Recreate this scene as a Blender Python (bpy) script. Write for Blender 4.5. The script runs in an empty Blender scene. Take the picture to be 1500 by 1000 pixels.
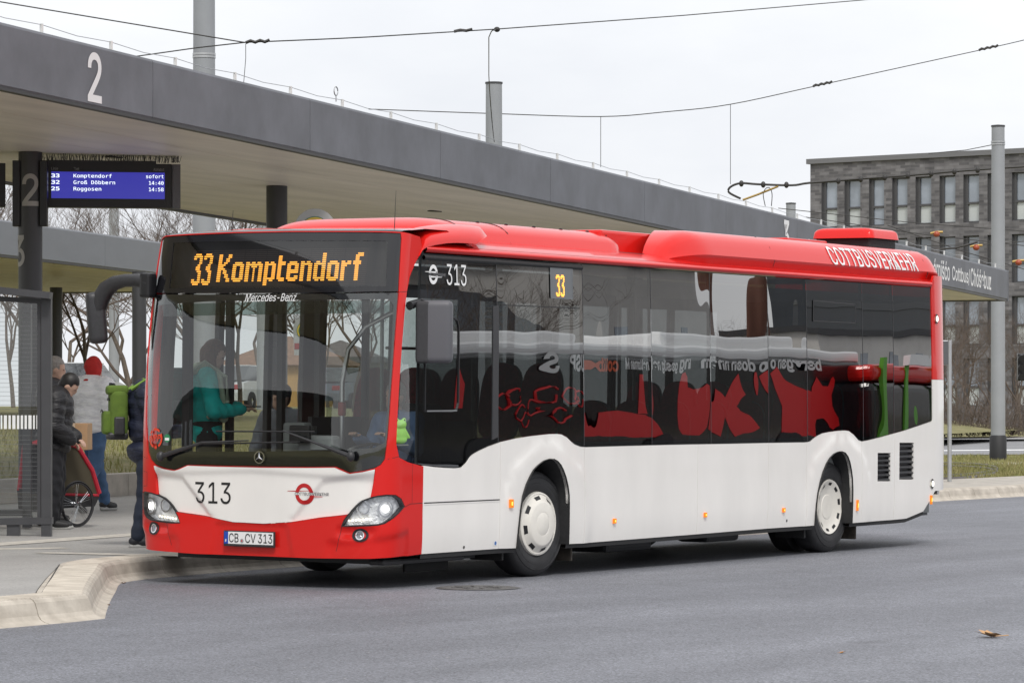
import bpy, bmesh, math, random
import numpy as np
from mathutils import Vector, Matrix
from mathutils.geometry import delaunay_2d_cdt
R = math.radians
random.seed(7)
scene = bpy.context.scene
COL = scene.collection

# ------------------------------------------------------------------ camera, sky, sun, exposure
CAM = np.array([-24.53, -16.20, 1.57]); YAW = R(31.19); FPX = 5127.0; HOR = 590.4
cd = bpy.data.cameras.new('camera'); cam = bpy.data.objects.new('camera', cd); COL.objects.link(cam)
cam.location = CAM
cam.rotation_euler = (R(90), 0, YAW - R(90))
cd.sensor_width = 36.0; cd.lens = 36.0 * FPX / 1500.0
cd.shift_y = (HOR - 500.0) / 1500.0
cd.clip_start = 0.5; cd.clip_end = 3000
scene.camera = cam

SDIR = Vector((-.47, -.42, .78)).normalized()   # towards the sun, veiled by cloud
SUN_EL = math.asin(SDIR.z)
world = bpy.data.worlds.new('World'); scene.world = world; world.use_nodes = True
wn = world.node_tree.nodes; wl = world.node_tree.links
for n in list(wn): wn.remove(n)
out = wn.new('ShaderNodeOutputWorld'); bg = wn.new('ShaderNodeBackground'); bg.inputs['Strength'].default_value = 0.10
sky = wn.new('ShaderNodeTexSky'); sky.sky_type = 'NISHITA'; sky.sun_disc = False
sky.sun_elevation = SUN_EL; sky.sun_rotation = math.atan2(SDIR.x, SDIR.y)
sky.air_density = 1.0; sky.dust_density = 3.0
tc = wn.new('ShaderNodeTexCoord'); mp = wn.new('ShaderNodeMapping'); mp.inputs['Scale'].default_value = (1.0, 1.0, 2.6)
wl.new(tc.outputs['Generated'], mp.inputs['Vector'])
nz = wn.new('ShaderNodeTexNoise'); nz.inputs['Scale'].default_value = 3.4; nz.inputs['Detail'].default_value = 7; nz.inputs['Roughness'].default_value = .55
wl.new(mp.outputs['Vector'], nz.inputs['Vector'])
rp = wn.new('ShaderNodeValToRGB')       # layered stratus: grey bellies to bright thin cloud
rp.color_ramp.elements[0].position = .30; rp.color_ramp.elements[0].color = (6.15, 6.3, 6.65, 1)
rp.color_ramp.elements[1].position = .62; rp.color_ramp.elements[1].color = (7.7, 7.75, 7.85, 1)
wl.new(nz.outputs['Fac'], rp.inputs['Fac'])
mx = wn.new('ShaderNodeMixRGB'); mx.inputs['Fac'].default_value = .93
wl.new(sky.outputs['Color'], mx.inputs['Color1']); wl.new(rp.outputs['Color'], mx.inputs['Color2'])
wl.new(mx.outputs['Color'], bg.inputs['Color']); wl.new(bg.outputs['Background'], out.inputs['Surface'])

sd = bpy.data.lights.new('sun', 'SUN'); sd.energy = 1.5; sd.angle = R(14); sd.color = (1.0, .965, .91)
sun = bpy.data.objects.new('sun', sd); COL.objects.link(sun)
sun.rotation_euler = SDIR.to_track_quat('Z', 'Y').to_euler()
sun.location = (0, 0, 40)
vs = scene.view_settings; vs.view_transform = 'Standard'; vs.look = 'None'; vs.exposure = 0.54; vs.gamma = 1.0
vs.use_curve_mapping = False
scene.cycles.max_bounces = 9; scene.cycles.transparent_max_bounces = 24
scene.cycles.use_denoising = True
scene.cycles.caustics_reflective = False; scene.cycles.caustics_refractive = False
scene.cycles.sample_clamp_indirect = 6.0

# ------------------------------------------------------------------ surveyed geometry: sight lines of the photograph
FW = np.array([math.cos(YAW), math.sin(YAW), 0.0]); RT = np.array([math.sin(YAW), -math.cos(YAW), 0.0]); UP = np.array([0, 0, 1.0])
def sight(u, v): return FW + RT * ((u - 750.0) / FPX) - UP * ((v - HOR) / FPX)
def at_depth(u, v, d): return Vector(CAM + sight(u, v) * d)
def at_height(u, v, z):
    d = sight(u, v); return Vector(CAM + d * ((z - CAM[2]) / d[2]))
def to_px(P):
    d = np.asarray(P, float) - CAM; w = d @ FW
    return np.array([750 + FPX * (d @ RT) / w, HOR - FPX * (d @ UP) / w])

# ------------------------------------------------------------------ materials
MATS = {}
def mat(name, col, rough=.5, metal=0.0, noise=None, bump=None, coat=0.0, spec=.5, emit=None, stretch=None, col2=None):
    if name in MATS: return MATS[name]
    m = bpy.data.materials.new(name); m.use_nodes = True; nt = m.node_tree; b = nt.nodes['Principled BSDF']
    b.inputs['Base Color'].default_value = (*col, 1); b.inputs['Roughness'].default_value = rough; b.inputs['Metallic'].default_value = metal
    b.inputs['Specular IOR Level'].default_value = spec
    if coat: b.inputs['Coat Weight'].default_value = coat; b.inputs['Coat Roughness'].default_value = .04
    if emit: b.inputs['Emission Color'].default_value = (*emit[:3], 1); b.inputs['Emission Strength'].default_value = emit[3]
    t = nt.nodes.new('ShaderNodeTexCoord'); mpn = nt.nodes.new('ShaderNodeMapping')
    nt.links.new(t.outputs['Object'], mpn.inputs['Vector'])
    if stretch: mpn.inputs['Scale'].default_value = stretch
    if noise or col2:
        sc, am = noise or (8, .1)
        n = nt.nodes.new('ShaderNodeTexNoise'); n.inputs['Scale'].default_value = sc; n.inputs['Detail'].default_value = 6; n.inputs['Roughness'].default_value = .6
        nt.links.new(mpn.outputs['Vector'], n.inputs['Vector'])
        r = nt.nodes.new('ShaderNodeValToRGB'); r.color_ramp.elements[0].position = .32; r.color_ramp.elements[1].position = .68
        c2 = col2 or tuple(min(1, c * (1 + am)) for c in col); c1 = col if col2 else tuple(c * (1 - am) for c in col)
        r.color_ramp.elements[0].color = (*c1, 1); r.color_ramp.elements[1].color = (*c2, 1)
        nt.links.new(n.outputs['Fac'], r.inputs['Fac']); nt.links.new(r.outputs['Color'], b.inputs['Base Color'])
        rr = nt.nodes.new('ShaderNodeMapRange'); rr.inputs['To Min'].default_value = max(.02, rough * .85); rr.inputs['To Max'].default_value = min(1, rough * 1.2)
        nt.links.new(n.outputs['Fac'], rr.inputs['Value']); nt.links.new(rr.outputs['Result'], b.inputs['Roughness'])
    if bump:
        n2 = nt.nodes.new('ShaderNodeTexNoise'); n2.inputs['Scale'].default_value = bump[0]; n2.inputs['Detail'].default_value = 3
        nt.links.new(mpn.outputs['Vector'], n2.inputs['Vector'])
        bp = nt.nodes.new('ShaderNodeBump'); bp.inputs['Strength'].default_value = bump[1]; bp.inputs['Distance'].default_value = bump[2] if len(bump) > 2 else .01
        nt.links.new(n2.outputs['Fac'], bp.inputs['Height']); nt.links.new(bp.outputs['Normal'], b.inputs['Normal'])
        if coat: nt.links.new(bp.outputs['Normal'], b.inputs['Coat Normal'])
    MATS[name] = m; return m

def glass(name, tint, ior=1.5, wave=None, film=None, refl=1.75):
    """thin pane: tinted see-through plus mirror reflection by angle; wave = (scale, tilt) of float-glass ripple"""
    if name in MATS: return MATS[name]
    m = bpy.data.materials.new(name); m.use_nodes = True; nt = m.node_tree; nd = nt.nodes; lk = nt.links
    for n in list(nd): nd.remove(n)
    o = nd.new('ShaderNodeOutputMaterial'); mxs = nd.new('ShaderNodeMixShader')
    tr = nd.new('ShaderNodeBsdfTransparent'); tr.inputs['Color'].default_value = (*tint, 1)
    gl = nd.new('ShaderNodeBsdfGlossy'); gl.inputs['Roughness'].default_value = .0; gl.inputs['Color'].default_value = (1, 1, 1, 1)
    fr = nd.new('ShaderNodeFresnel'); ge = nd.new('ShaderNodeNewGeometry'); mr = nd.new('ShaderNodeMapRange')   # same reflection from either face of a thin pane
    mr.inputs['To Min'].default_value = ior; mr.inputs['To Max'].default_value = 1 / ior; lk.new(ge.outputs['Backfacing'], mr.inputs['Value']); lk.new(mr.outputs['Result'], fr.inputs['IOR'])
    mul = nd.new('ShaderNodeMath'); mul.operation = 'MULTIPLY'; mul.inputs[1].default_value = refl; mul.use_clamp = True
    lk.new(fr.outputs[0], mul.inputs[0])
    if wave:
        t = nd.new('ShaderNodeTexCoord'); mpn = nd.new('ShaderNodeMapping'); mpn.inputs['Scale'].default_value = wave[2] if len(wave) > 2 else (1, 1, 1)
        n2 = nd.new('ShaderNodeTexNoise'); n2.noise_dimensions = '4D'; n2.inputs['Scale'].default_value = wave[0]; n2.inputs['Detail'].default_value = 0.6; oi = nd.new('ShaderNodeObjectInfo'); ml = nd.new('ShaderNodeMath'); ml.operation = 'MULTIPLY'; ml.inputs[1].default_value = 37.0; lk.new(oi.outputs['Random'], ml.inputs[0]); lk.new(ml.outputs[0], n2.inputs['W'])
        bp = nd.new('ShaderNodeBump'); bp.inputs['Strength'].default_value = 1.0; bp.inputs['Distance'].default_value = wave[1]
        lk.new(t.outputs['Object'], mpn.inputs['Vector']); lk.new(mpn.outputs['Vector'], n2.inputs['Vector'])
        lk.new(n2.outputs['Fac'], bp.inputs['Height']); lk.new(bp.outputs['Normal'], gl.inputs['Normal'])
    last = tr
    if film:   # dark ceramic print / bodycolour behind the glass
        df = nd.new('ShaderNodeBsdfDiffuse'); df.inputs['Color'].default_value = (*film[:3], 1)
        mf = nd.new('ShaderNodeMixShader'); mf.inputs[0].default_value = film[3]
        lk.new(tr.outputs[0], mf.inputs[1]); lk.new(df.outputs[0], mf.inputs[2]); last = mf
    lk.new(mul.outputs[0], mxs.inputs[0]); lk.new(last.outputs[0], mxs.inputs[1]); lk.new(gl.outputs[0], mxs.inputs[2]); lk.new(mxs.outputs[0], o.inputs['Surface'])
    MATS[name] = m; return m

def brick_mat(name, c1, c2, mortar, scale=1.0):
    m = bpy.data.materials.new(name); m.use_nodes = True; nt = m.node_tree; b = nt.nodes['Principled BSDF']; b.inputs['Roughness'].default_value = .85
    t = nt.nodes.new('ShaderNodeTexCoord'); mpn = nt.nodes.new('ShaderNodeMapping')
    nt.links.new(t.outputs['UV'], mpn.inputs['Vector'])
    br = nt.nodes.new('ShaderNodeTexBrick'); br.inputs['Color1'].default_value = (*c1, 1); br.inputs['Color2'].default_value = (*c2, 1); br.inputs['Mortar'].default_value = (*mortar, 1)
    br.inputs['Scale'].default_value = scale; br.inputs['Brick Width'].default_value = .62; br.inputs['Row Height'].default_value = .16; br.inputs['Mortar Size'].default_value = .012; br.inputs['Bias'].default_value = -.2
    nt.links.new(mpn.outputs['Vector'], br.inputs['Vector'])
    n = nt.nodes.new('ShaderNodeTexNoise'); n.inputs['Scale'].default_value = 1.6; n.inputs['Detail'].default_value = 8; nt.links.new(mpn.outputs['Vector'], n.inputs['Vector'])
    mxr = nt.nodes.new('ShaderNodeMixRGB'); mxr.blend_type = 'MULTIPLY'; mxr.inputs['Fac'].default_value = .7
    rr = nt.nodes.new('ShaderNodeValToRGB'); rr.color_ramp.elements[0].position = .3; rr.color_ramp.elements[0].color = (.55, .52, .52, 1); rr.color_ramp.elements[1].position = .7; rr.color_ramp.elements[1].color = (1.25, 1.2, 1.18, 1)
    nt.links.new(n.outputs['Fac'], rr.inputs['Fac']); nt.links.new(br.outputs['Color'], mxr.inputs['Color1']); nt.links.new(rr.outputs['Color'], mxr.inputs['Color2'])
    nt.links.new(mxr.outputs['Color'], b.inputs['Base Color'])
    MATS[name] = m; return m

# ------------------------------------------------------------------ mesh helpers
def tag(o, label=None, cat=None, group=None, kind=None):
    if label: o['label'] = label
    if cat: o['category'] = cat
    if group: o['group'] = group
    if kind: o['kind'] = kind
    return o
def empty(name, loc=(0, 0, 0), rz=0.0):
    o = bpy.data.objects.new(name, None); COL.objects.link(o); o.location = loc; o.rotation_euler = (0, 0, rz); o.empty_display_size = .2; return o
def link(name, me, m=None, parent=None):
    o = bpy.data.objects.new(name, me); COL.objects.link(o)
    if m is not None and not me.materials: me.materials.append(m)
    if parent is not None: o.parent = parent
    return o
class MB:
    """collects shapes into one mesh; S marks faces to shade smooth"""
    def __init__(s): s.v = []; s.f = []; s.s = []
    def add(s, vs, fs, smooth=False):
        k = len(s.v); s.v += [tuple(map(float, v)) for v in vs]; s.f += [tuple(i + k for i in f) for f in fs]; s.s += [smooth] * len(fs); return s
    def box(s, c, d, rz=0.0, M=None):
        hx, hy, hz = d[0] / 2, d[1] / 2, d[2] / 2
        vs = [Vector((x, y, z)) for x in (-hx, hx) for y in (-hy, hy) for z in (-hz, hz)]
        T = Matrix.Translation(c) @ Matrix.Rotation(rz, 4, 'Z') if M is None else M
        return s.add([T @ v for v in vs], [(0, 1, 3, 2), (4, 6, 7, 5), (0, 4, 5, 1), (2, 3, 7, 6), (0, 2, 6, 4), (1, 5, 7, 3)])
    def box2(s, a, b): return s.box([(a[i] + b[i]) / 2 for i in range(3)], [abs(b[i] - a[i]) for i in range(3)])
    def bbox(s, c, d, r=.02, rz=0.0, seg=2, M=None):
        bm = bmesh.new(); bmesh.ops.create_cube(bm, size=1)
        for v in bm.verts: v.co = Vector((v.co.x * d[0], v.co.y * d[1], v.co.z * d[2]))
        r = min(r, min(d) * .49)
        bmesh.ops.bevel(bm, geom=bm.edges[:], offset=r, segments=seg, affect='EDGES', profile=.6)
        T = Matrix.Translation(c) @ Matrix.Rotation(rz, 4, 'Z') if M is None else M
        bm.verts.ensure_lookup_table(); bm.faces.ensure_lookup_table()
        s.add([T @ v.co for v in bm.verts], [[v.index for v in f.verts] for f in bm.faces], False); bm.free(); return s
    def tube(s, pts, r, n=8, cap=True, smooth=True):
        pts = [Vector(p) for p in pts]; rs = r if isinstance(r, (list, tuple)) else [r] * len(pts); rings = []; ref = None
        for i, p in enumerate(pts):
            t = (pts[min(i + 1, len(pts) - 1)] - pts[max(i - 1, 0)])
            if t.length < 1e-9: t = Vector((0, 0, 1))
            t.normalize()
            if ref is None: ref = Vector((0, 0, 1)) if abs(t.z) < .9 else Vector((1, 0, 0))
            a = t.cross(ref).normalized(); b = t.cross(a).normalized(); ref = -b if False else ref
            rings.append([p + (a * math.cos(2 * math.pi * k / n) + b * math.sin(2 * math.pi * k / n)) * rs[i] for k in range(n)])
        vs = [v for rg in rings for v in rg]; fs = []
        for i in range(len(rings) - 1):
            for k in range(n):
                fs.append((i * n + k, i * n + (k + 1) % n, (i + 1) * n + (k + 1) % n, (i + 1) * n + k))
        s.add(vs, fs, smooth)
        if cap: s.add(rings[0], [tuple(range(n))]); s.add(rings[-1], [tuple(reversed(range(n)))])
        return s
    def lathe(s, prof, n=32, M=None, smooth=True, closed=False):
        T = M or Matrix.Identity(4); vs = []; fs = []
        for (r, z) in prof:
            for k in range(n):
                a = 2 * math.pi * k / n; vs.append(T @ Vector((r * math.cos(a), r * math.sin(a), z)))
        m = len(prof)
        for i in range(m - (0 if closed else 1)):
            j = (i + 1) % m
            for k in range(n): fs.append((i * n + k, i * n + (k + 1) % n, j * n + (k + 1) % n, j * n + k))
        return s.add(vs, fs, smooth)
    def loft(s, secs, smooth=True, cap=True, closed=True):
        n = len(secs[0]); vs = [v for q in secs for v in q]; fs = []
        for i in range(len(secs) - 1):
            for k in range(n if closed else n - 1):
                fs.append((i * n + k, i * n + (k + 1) % n, (i + 1) * n + (k + 1) % n, (i + 1) * n + k))
        s.add(vs, fs, smooth)
        if cap: s.add(secs[0], [tuple(reversed(range(n)))]); s.add(secs[-1], [tuple(range(n))])
        return s
    def ell(s, c, r, n=12, m=8, M=None):
        T = M or Matrix.Identity(4); vs = []; fs = []
        for i in range(m + 1):
            th = math.pi * i / m
            for k in range(n):
                a = 2 * math.pi * k / n
                vs.append(T @ Vector((c[0] + r[0] * math.sin(th) * math.cos(a), c[1] + r[1] * math.sin(th) * math.sin(a), c[2] + r[2] * math.cos(th))))
        for i in range(m):
            for k in range(n): fs.append((i * n + k, (i + 1) * n + k, (i + 1) * n + (k + 1) % n, i * n + (k + 1) % n))
        return s.add(vs, fs, True)
    def prism(s, poly, e0, ex, ey, ez, h):
        """extrude a 2-D polygon (in ex, ey from e0) by h along ez"""
        e0, ex, ey, ez = Vector(e0), Vector(ex), Vector(ey), Vector(ez)
        a = [e0 + ex * x + ey * y for x, y in poly]; b = [p + ez * h for p in a]; n = len(poly)
        s.add(a + b, [tuple(reversed(range(n))), tuple(range(n, 2 * n))] + [(i, (i + 1) % n, n + (i + 1) % n, n + i) for i in range(n)]); return s
    def mesh(s, name):
        me = bpy.data.meshes.new(name); me.from_pydata(s.v, [], s.f); me.polygons.foreach_set('use_smooth', s.s); me.update()
        return me
    def fixed(s, name):
        me = s.mesh(name); bm = bmesh.new(); bm.from_mesh(me); bmesh.ops.remove_doubles(bm, verts=bm.verts, dist=1e-5); bmesh.ops.recalc_face_normals(bm, faces=bm.faces[:]); bm.to_mesh(me); bm.free()
        if any(s.s): me.set_sharp_from_angle(angle=R(38))
        return me
    def build(s, name, m, parent=None, fix=True):
        me = s.fixed(name) if fix else s.mesh(name); return link(name, me, m, parent)
def box(name, a, b, m, parent=None): return MB().box2(a, b).build(name, m, parent)

SCRATCH = bpy.data.scenes.new('scratch')               # a bare side scene so that shaping a mesh does not re-evaluate everything
def evaluated(o):
    SCRATCH.collection.objects.link(o)
    with bpy.context.temp_override(scene=SCRATCH, view_layer=SCRATCH.view_layers[0]):
        dg = bpy.context.evaluated_depsgraph_get(); dg.update(); return bpy.data.meshes.new_from_object(o.evaluated_get(dg))
import os
FONTS = {}
for _k, _f in (('sans', 'Inter.woff2'), ('mono', 'DejaVuSansMono.woff2')):     # typefaces that ship with Blender itself
    try: FONTS[_k] = bpy.data.fonts.load(os.path.join(bpy.utils.system_resource('DATAFILES'), 'fonts', _f))
    except Exception: FONTS[_k] = None
def text_tris(txt, bold=0.0, shear=0.0, space=1.0, res=4, font='sans', cuts=0, cap=False):
    cu = bpy.data.curves.new('lettering', 'FONT'); cu.body = txt; cu.offset = bold; cu.shear = shear; cu.space_character = space; cu.resolution_u = res
    if FONTS.get(font): cu.font = FONTS[font]
    o = bpy.data.objects.new('lettering', cu); me = evaluated(o)
    if cuts:
        bm = bmesh.new(); bm.from_mesh(me); xs = [v.co.x for v in bm.verts]; ys = [v.co.y for v in bm.verts]
        for k in range(1, cuts):
            for ax, lo, hi in ((0, min(xs), max(xs)), (1, min(ys), max(ys))):
                if ax == 0 and cuts < 9: continue
                n = Vector((1, 0, 0)) if ax == 0 else Vector((0, 1, 0)); bmesh.ops.bisect_plane(bm, geom=bm.verts[:] + bm.edges[:] + bm.faces[:], plane_co=n * (lo + (hi - lo) * k / cuts), plane_no=n)
        bm.to_mesh(me); bm.free()
    vs = [tuple(v.co[:2]) for v in me.vertices]; fs = [tuple(p.vertices) for p in me.polygons]
    bpy.data.objects.remove(o); bpy.data.curves.remove(cu); bpy.data.meshes.remove(me)
    xs = [v[0] for v in vs]; ys = [v[1] for v in vs]; x0, x1 = min(xs), max(xs); y0, y1 = min(ys), max(ys)
    if cap: y0, y1 = 0.0, .73                          # measure from the baseline to the capitals
    return [((x - x0) / (x1 - x0), (y - y0) / (y1 - y0)) for x, y in vs], fs
def text_on(name, txt, m, parent, P, rect, d=.004, **k):
    """lettering laid on the surface P(s, t, d): rect = (s0, t0, s1, t1)"""
    vs, fs = text_tris(txt, **k); s0, t0, s1, t1 = rect
    b = MB(); b.add([P(s0 + (s1 - s0) * x, t0 + (t1 - t0) * y, d) for x, y in vs], fs)
    return b.build(name, m, parent, fix=False)
def inside(pt, poly):
    x, y = pt; c = False; n = len(poly)
    for i in range(n):
        x1, y1 = poly[i]; x2, y2 = poly[i - 1]
        if (y1 > y) != (y2 > y) and x < (x2 - x1) * (y - y1) / (y2 - y1) + x1: c = not c
    return c
def dense(poly, g):
    o = []
    for i, a in enumerate(poly):
        b = poly[(i + 1) % len(poly)]; k = max(1, int(math.hypot(b[0] - a[0], b[1] - a[1]) / g))
        o += [(a[0] + (b[0] - a[0]) * j / k, a[1] + (b[1] - a[1]) * j / k) for j in range(k)]
    return o
def smooth_poly(pts, it=2, closed=True):
    for _ in range(it):
        q = []
        n = len(pts)
        for i in range(n if closed else n - 1):
            a, b = pts[i], pts[(i + 1) % n]
            q += [(a[0] * .75 + b[0] * .25, a[1] * .75 + b[1] * .25), (a[0] * .25 + b[0] * .75, a[1] * .25 + b[1] * .75)]
        pts = ([pts[0]] if not closed else []) + q + ([pts[-1]] if not closed else [])
    return pts
def clip(poly, ax, val, keep):   # half plane, keep = +1 (>=) or -1 (<=)
    o = []
    for i, a in enumerate(poly):
        b = poly[(i + 1) % len(poly)]; da, db = (a[ax] - val) * keep, (b[ax] - val) * keep
        if da >= 0: o.append(a)
        if (da > 0 > db) or (da < 0 < db):
            t = da / (da - db); o.append((a[0] + (b[0] - a[0]) * t, a[1] + (b[1] - a[1]) * t))
    return o
def inside_np(Q, poly):
    P_ = np.asarray(poly, float); x, y = Q[:, 0], Q[:, 1]; c = np.zeros(len(Q), bool)
    for i in range(len(P_)):
        x1, y1 = P_[i]; x2, y2 = P_[i - 1]
        if y1 == y2: continue
        c ^= ((y1 > y) != (y2 > y)) & (x < (x2 - x1) * (y - y1) / (y2 - y1) + x1)
    return c
def sheet(poly, holes, g):
    """triangulate a 2-D outline with holes over a grid of inner points"""
    rings = [dense(poly, g)] + [dense(h, g) for h in holes]; vs = []; es = []
    for rg in rings:
        k = len(vs); vs += rg; es += [(k + i, k + (i + 1) % len(rg)) for i in range(len(rg))]
    xs = [p[0] for p in poly]; ys = [p[1] for p in poly]
    Q = np.array([(min(xs) + i * g, min(ys) + j * g + (g * .5 if i % 2 else 0)) for i in range(1, int((max(xs) - min(xs)) / g) + 1) for j in range(1, int((max(ys) - min(ys)) / g) + 1)])
    if len(Q):
        ok = inside_np(Q, poly)
        for h in holes: ok &= ~inside_np(Q, h)
        Q = Q[ok]; RV = np.array([v for rg in rings for v in rg])
        if len(Q):
            keep = np.ones(len(Q), bool)
            for i in range(0, len(Q), 400): keep[i:i + 400] = (((Q[i:i + 400, None, :] - RV[None]) ** 2).sum(2).min(1) > (g * .45) ** 2)
            vs += [tuple(q) for q in Q[keep]]
    V, E, F, *_ = delaunay_2d_cdt([Vector(v) for v in vs], es, [], 0, 1e-5)
    VA = np.array([tuple(v) for v in V]); FA = np.array([tuple(f) for f in F]); C = VA[FA].mean(1); ok = inside_np(C, rings[0])
    for h in rings[1:]: ok &= ~inside_np(C, h)
    return [tuple(v) for v in VA], [tuple(int(i) for i in f) for f in FA[ok]]
def skin_sheet(name, poly, m, parent, P, d=0.0, thick=.025, holes=(), g=.12):
    """a pressed panel: outline in surface coordinates, laid on P and folded inwards at its edges"""
    V, F = sheet(poly, list(holes), g); b = MB(); e = .006
    b.add([P(x, y, d) for x, y in V], F, True)
    nv = [(P(x + e, y, d) - P(x - e, y, d)).cross(P(x, y + e, d) - P(x, y - e, d)).normalized() for x, y in V]
    if thick:
        cnt = {}
        for f in F:
            for i in range(3):
                q = (f[i], f[(i + 1) % 3]); cnt[tuple(sorted(q))] = cnt.get(tuple(sorted(q)), []) + [q]
        for q in [v[0] for v in cnt.values() if len(v) == 1]:
            (x0, y0), (x1, y1) = V[q[0]], V[q[1]]
            b.add([P(x0, y0, d), P(x1, y1, d), P(x1, y1, d - thick), P(x0, y0, d - thick)], [(1, 0, 3, 2)])
    me = b.mesh(name); n0 = len(V); pf = [p.normal.copy() for p in me.polygons]
    me.normals_split_custom_set([tuple(nv[l.vertex_index]) if l.vertex_index < n0 else tuple(pf[k]) for k, p in enumerate(me.polygons) for l in (me.loops[i] for i in p.loop_indices)])
    return link(name, me, m, parent)
# ------------------------------------------------------------------ the bus
BT = .0086                                            # the bus leans a little away from the kerb
bus = empty('city_bus', (0, 0, -BT * 1.275)); bus.rotation_euler = (BT, 0, 0)
tag(bus, 'red and white low-floor city bus with amber destination display standing at the kerb', 'bus')
HW = 1.335; CY = 1.275
def plan(n=160):
    pts = []
    for i in range(n + 1):
        t = HW * math.sin(math.pi / 2 * i / n); x = .34 * (1 - max(0, 1 - (t / HW) ** 6) ** (1 / 2.4)); pts.append((x, t))
    for i in range(1, 60): pts.append((.34 + (11.2 - .34) * i / 60, HW))
    for i in range(n + 1):
        a = math.pi / 2 * i / n; x = 11.2 + .92 * math.sin(a); t = HW * max(0, 1 - math.sin(a) ** 2.2) ** (1 / 3.0); pts.append((x, t))
    return pts
_pl = np.array(plan()); _al = np.concatenate([[0], np.cumsum(np.hypot(*np.diff(_pl, axis=0).T))])
S_END = _al[-1]
def lean(z): return 0.0 if z < 1.05 else .046 * (z - 1.05) ** 2 + .05 * max(0, z - 2.45) ** 1.3
def inset(z): return .035 * max(0, (z - 1.2) / 1.65) ** 1.6 if z > 1.2 else .02 * max(0, (.55 - z) / .3) ** 2
def surf0(s, z):
    x = float(np.interp(abs(s), _al, _pl[:, 0])); t = float(np.interp(abs(s), _al, _pl[:, 1]))
    t *= 1 - inset(z) / HW
    w = 1 - min(1, max(0, (x - .1) / 1.0)); w = w * w * (3 - 2 * w)
    return Vector((x + lean(z) * w, CY - math.copysign(t, s), z))
def surf(s, z, d=0.0):
    p = surf0(s, z)
    if d == 0: return p
    e = .012; n = (surf0(s + e, z) - surf0(s - e, z)).cross(surf0(s, z + e) - surf0(s, z - e)).normalized()
    return p + n * d
def bus_world(p): return (p[0], p[1], p[2] + BT * (p[1] - 1.275))
_ss = np.concatenate([np.linspace(-1.7, 1.9, 181), np.linspace(1.92, S_END - .02, 330)]); _zz = np.linspace(.15, 3.1, 120)
_tab = np.zeros((len(_ss), len(_zz), 2))
for _i, _s in enumerate(_ss):
    for _j, _z in enumerate(_zz): _tab[_i, _j] = to_px(bus_world(surf0(_s, _z)))
_du = np.gradient(_tab[:, :, 0], axis=0); _ok = _du > 0
def sz(u, v, dep=0.0):
    """panel coordinates (s, z) on the bus skin of a point seen at pixel u, v"""
    dd = (_tab[:, :, 0] - u) ** 2 + (_tab[:, :, 1] - v) ** 2; dd = np.where(_ok, dd, 1e12); i, j = np.unravel_index(np.argmin(dd), dd.shape); s, z = float(_ss[i]), float(_zz[j])
    for _ in range(8):
        f = to_px(bus_world(surf(s, z, dep))); e = 1e-3
        a = (to_px(bus_world(surf(s + e, z, dep))) - f) / e; b = (to_px(bus_world(surf(s, z + e, dep))) - f) / e
        J = np.array([a, b]).T; r = np.array([u, v]) - f
        if abs(np.linalg.det(J)) < 50: break
        st = np.linalg.solve(J, r); st = np.clip(st, -.08, .08); s += st[0]; z += st[1]
    return (s, z)
def tr(*uv): return [sz(u, v) for u, v in uv]
def xz(u, v, Y=0.0):
    """bus coordinates of a sight line on the lengthwise plane Y"""
    d = sight(u, v); C = np.array([CAM[0], CAM[1], CAM[2] - BT * (CAM[1] - 1.275)]); d = np.array([d[0], d[1], d[2] - BT * d[1]])
    return Vector(C + d * ((Y - C[1]) / d[1]))

M_RED = mat('bus_red_paint', (.66, .014, .011), .3, coat=.55, spec=.15, bump=(2.2, .03, .01))
M_WHITE = mat('bus_white_paint', (.86, .835, .80), .30, coat=.5, noise=(2.2, .035), bump=(1.6, .05, .01), stretch=(1, 1, .35))
M_BLK = mat('black_trim', (.012, .012, .014), .35)
M_GLOSSBLK = mat('gloss_black_panel', (.008, .008, .010), .08, coat=.5)
M_RUB = mat('black_rubber', (.018, .018, .019), .7, noise=(30, .3))
M_TYRE = mat('tyre_rubber', (.022, .022, .024), .62, noise=(9, .35), bump=(60, .2, .004))
M_DKPL = mat('dark_plastic', (.03, .03, .033), .45, noise=(40, .15), bump=(180, .15, .002))
M_MIRR = mat('mirror_housing_grey', (.10, .10, .112), .5, bump=(300, .15, .001))
M_STICK_W = mat('white_foil', (.82, .82, .82), .4)
M_STICK_K = mat('black_foil', (.01, .01, .01), .4)
M_LOGO = mat('logo_red_foil', (.50, .012, .014), .4)
M_CHROME = mat('chrome', (.75, .76, .78), .12, metal=1)
M_INT = mat('interior_grey', (.20, .21, .21), .6)
M_INTD = mat('interior_dark', (.022, .024, .027), .55)
G_SIDE = glass('tinted_side_glass', (.11, .12, .12), 1.52, wave=(1.0, .0055, (1.0, 1.0, .6)), refl=3.4)
G_WIND = glass('windscreen_glass', (.86, .89, .87), 1.50, wave=(.8, .004))
G_CLEAR = glass('clear_bus_glass', (.80, .82, .81), 1.45)
G_HEAD = glass('display_glass', (.55, .55, .55), 1.5, wave=(.8, .003))

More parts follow.
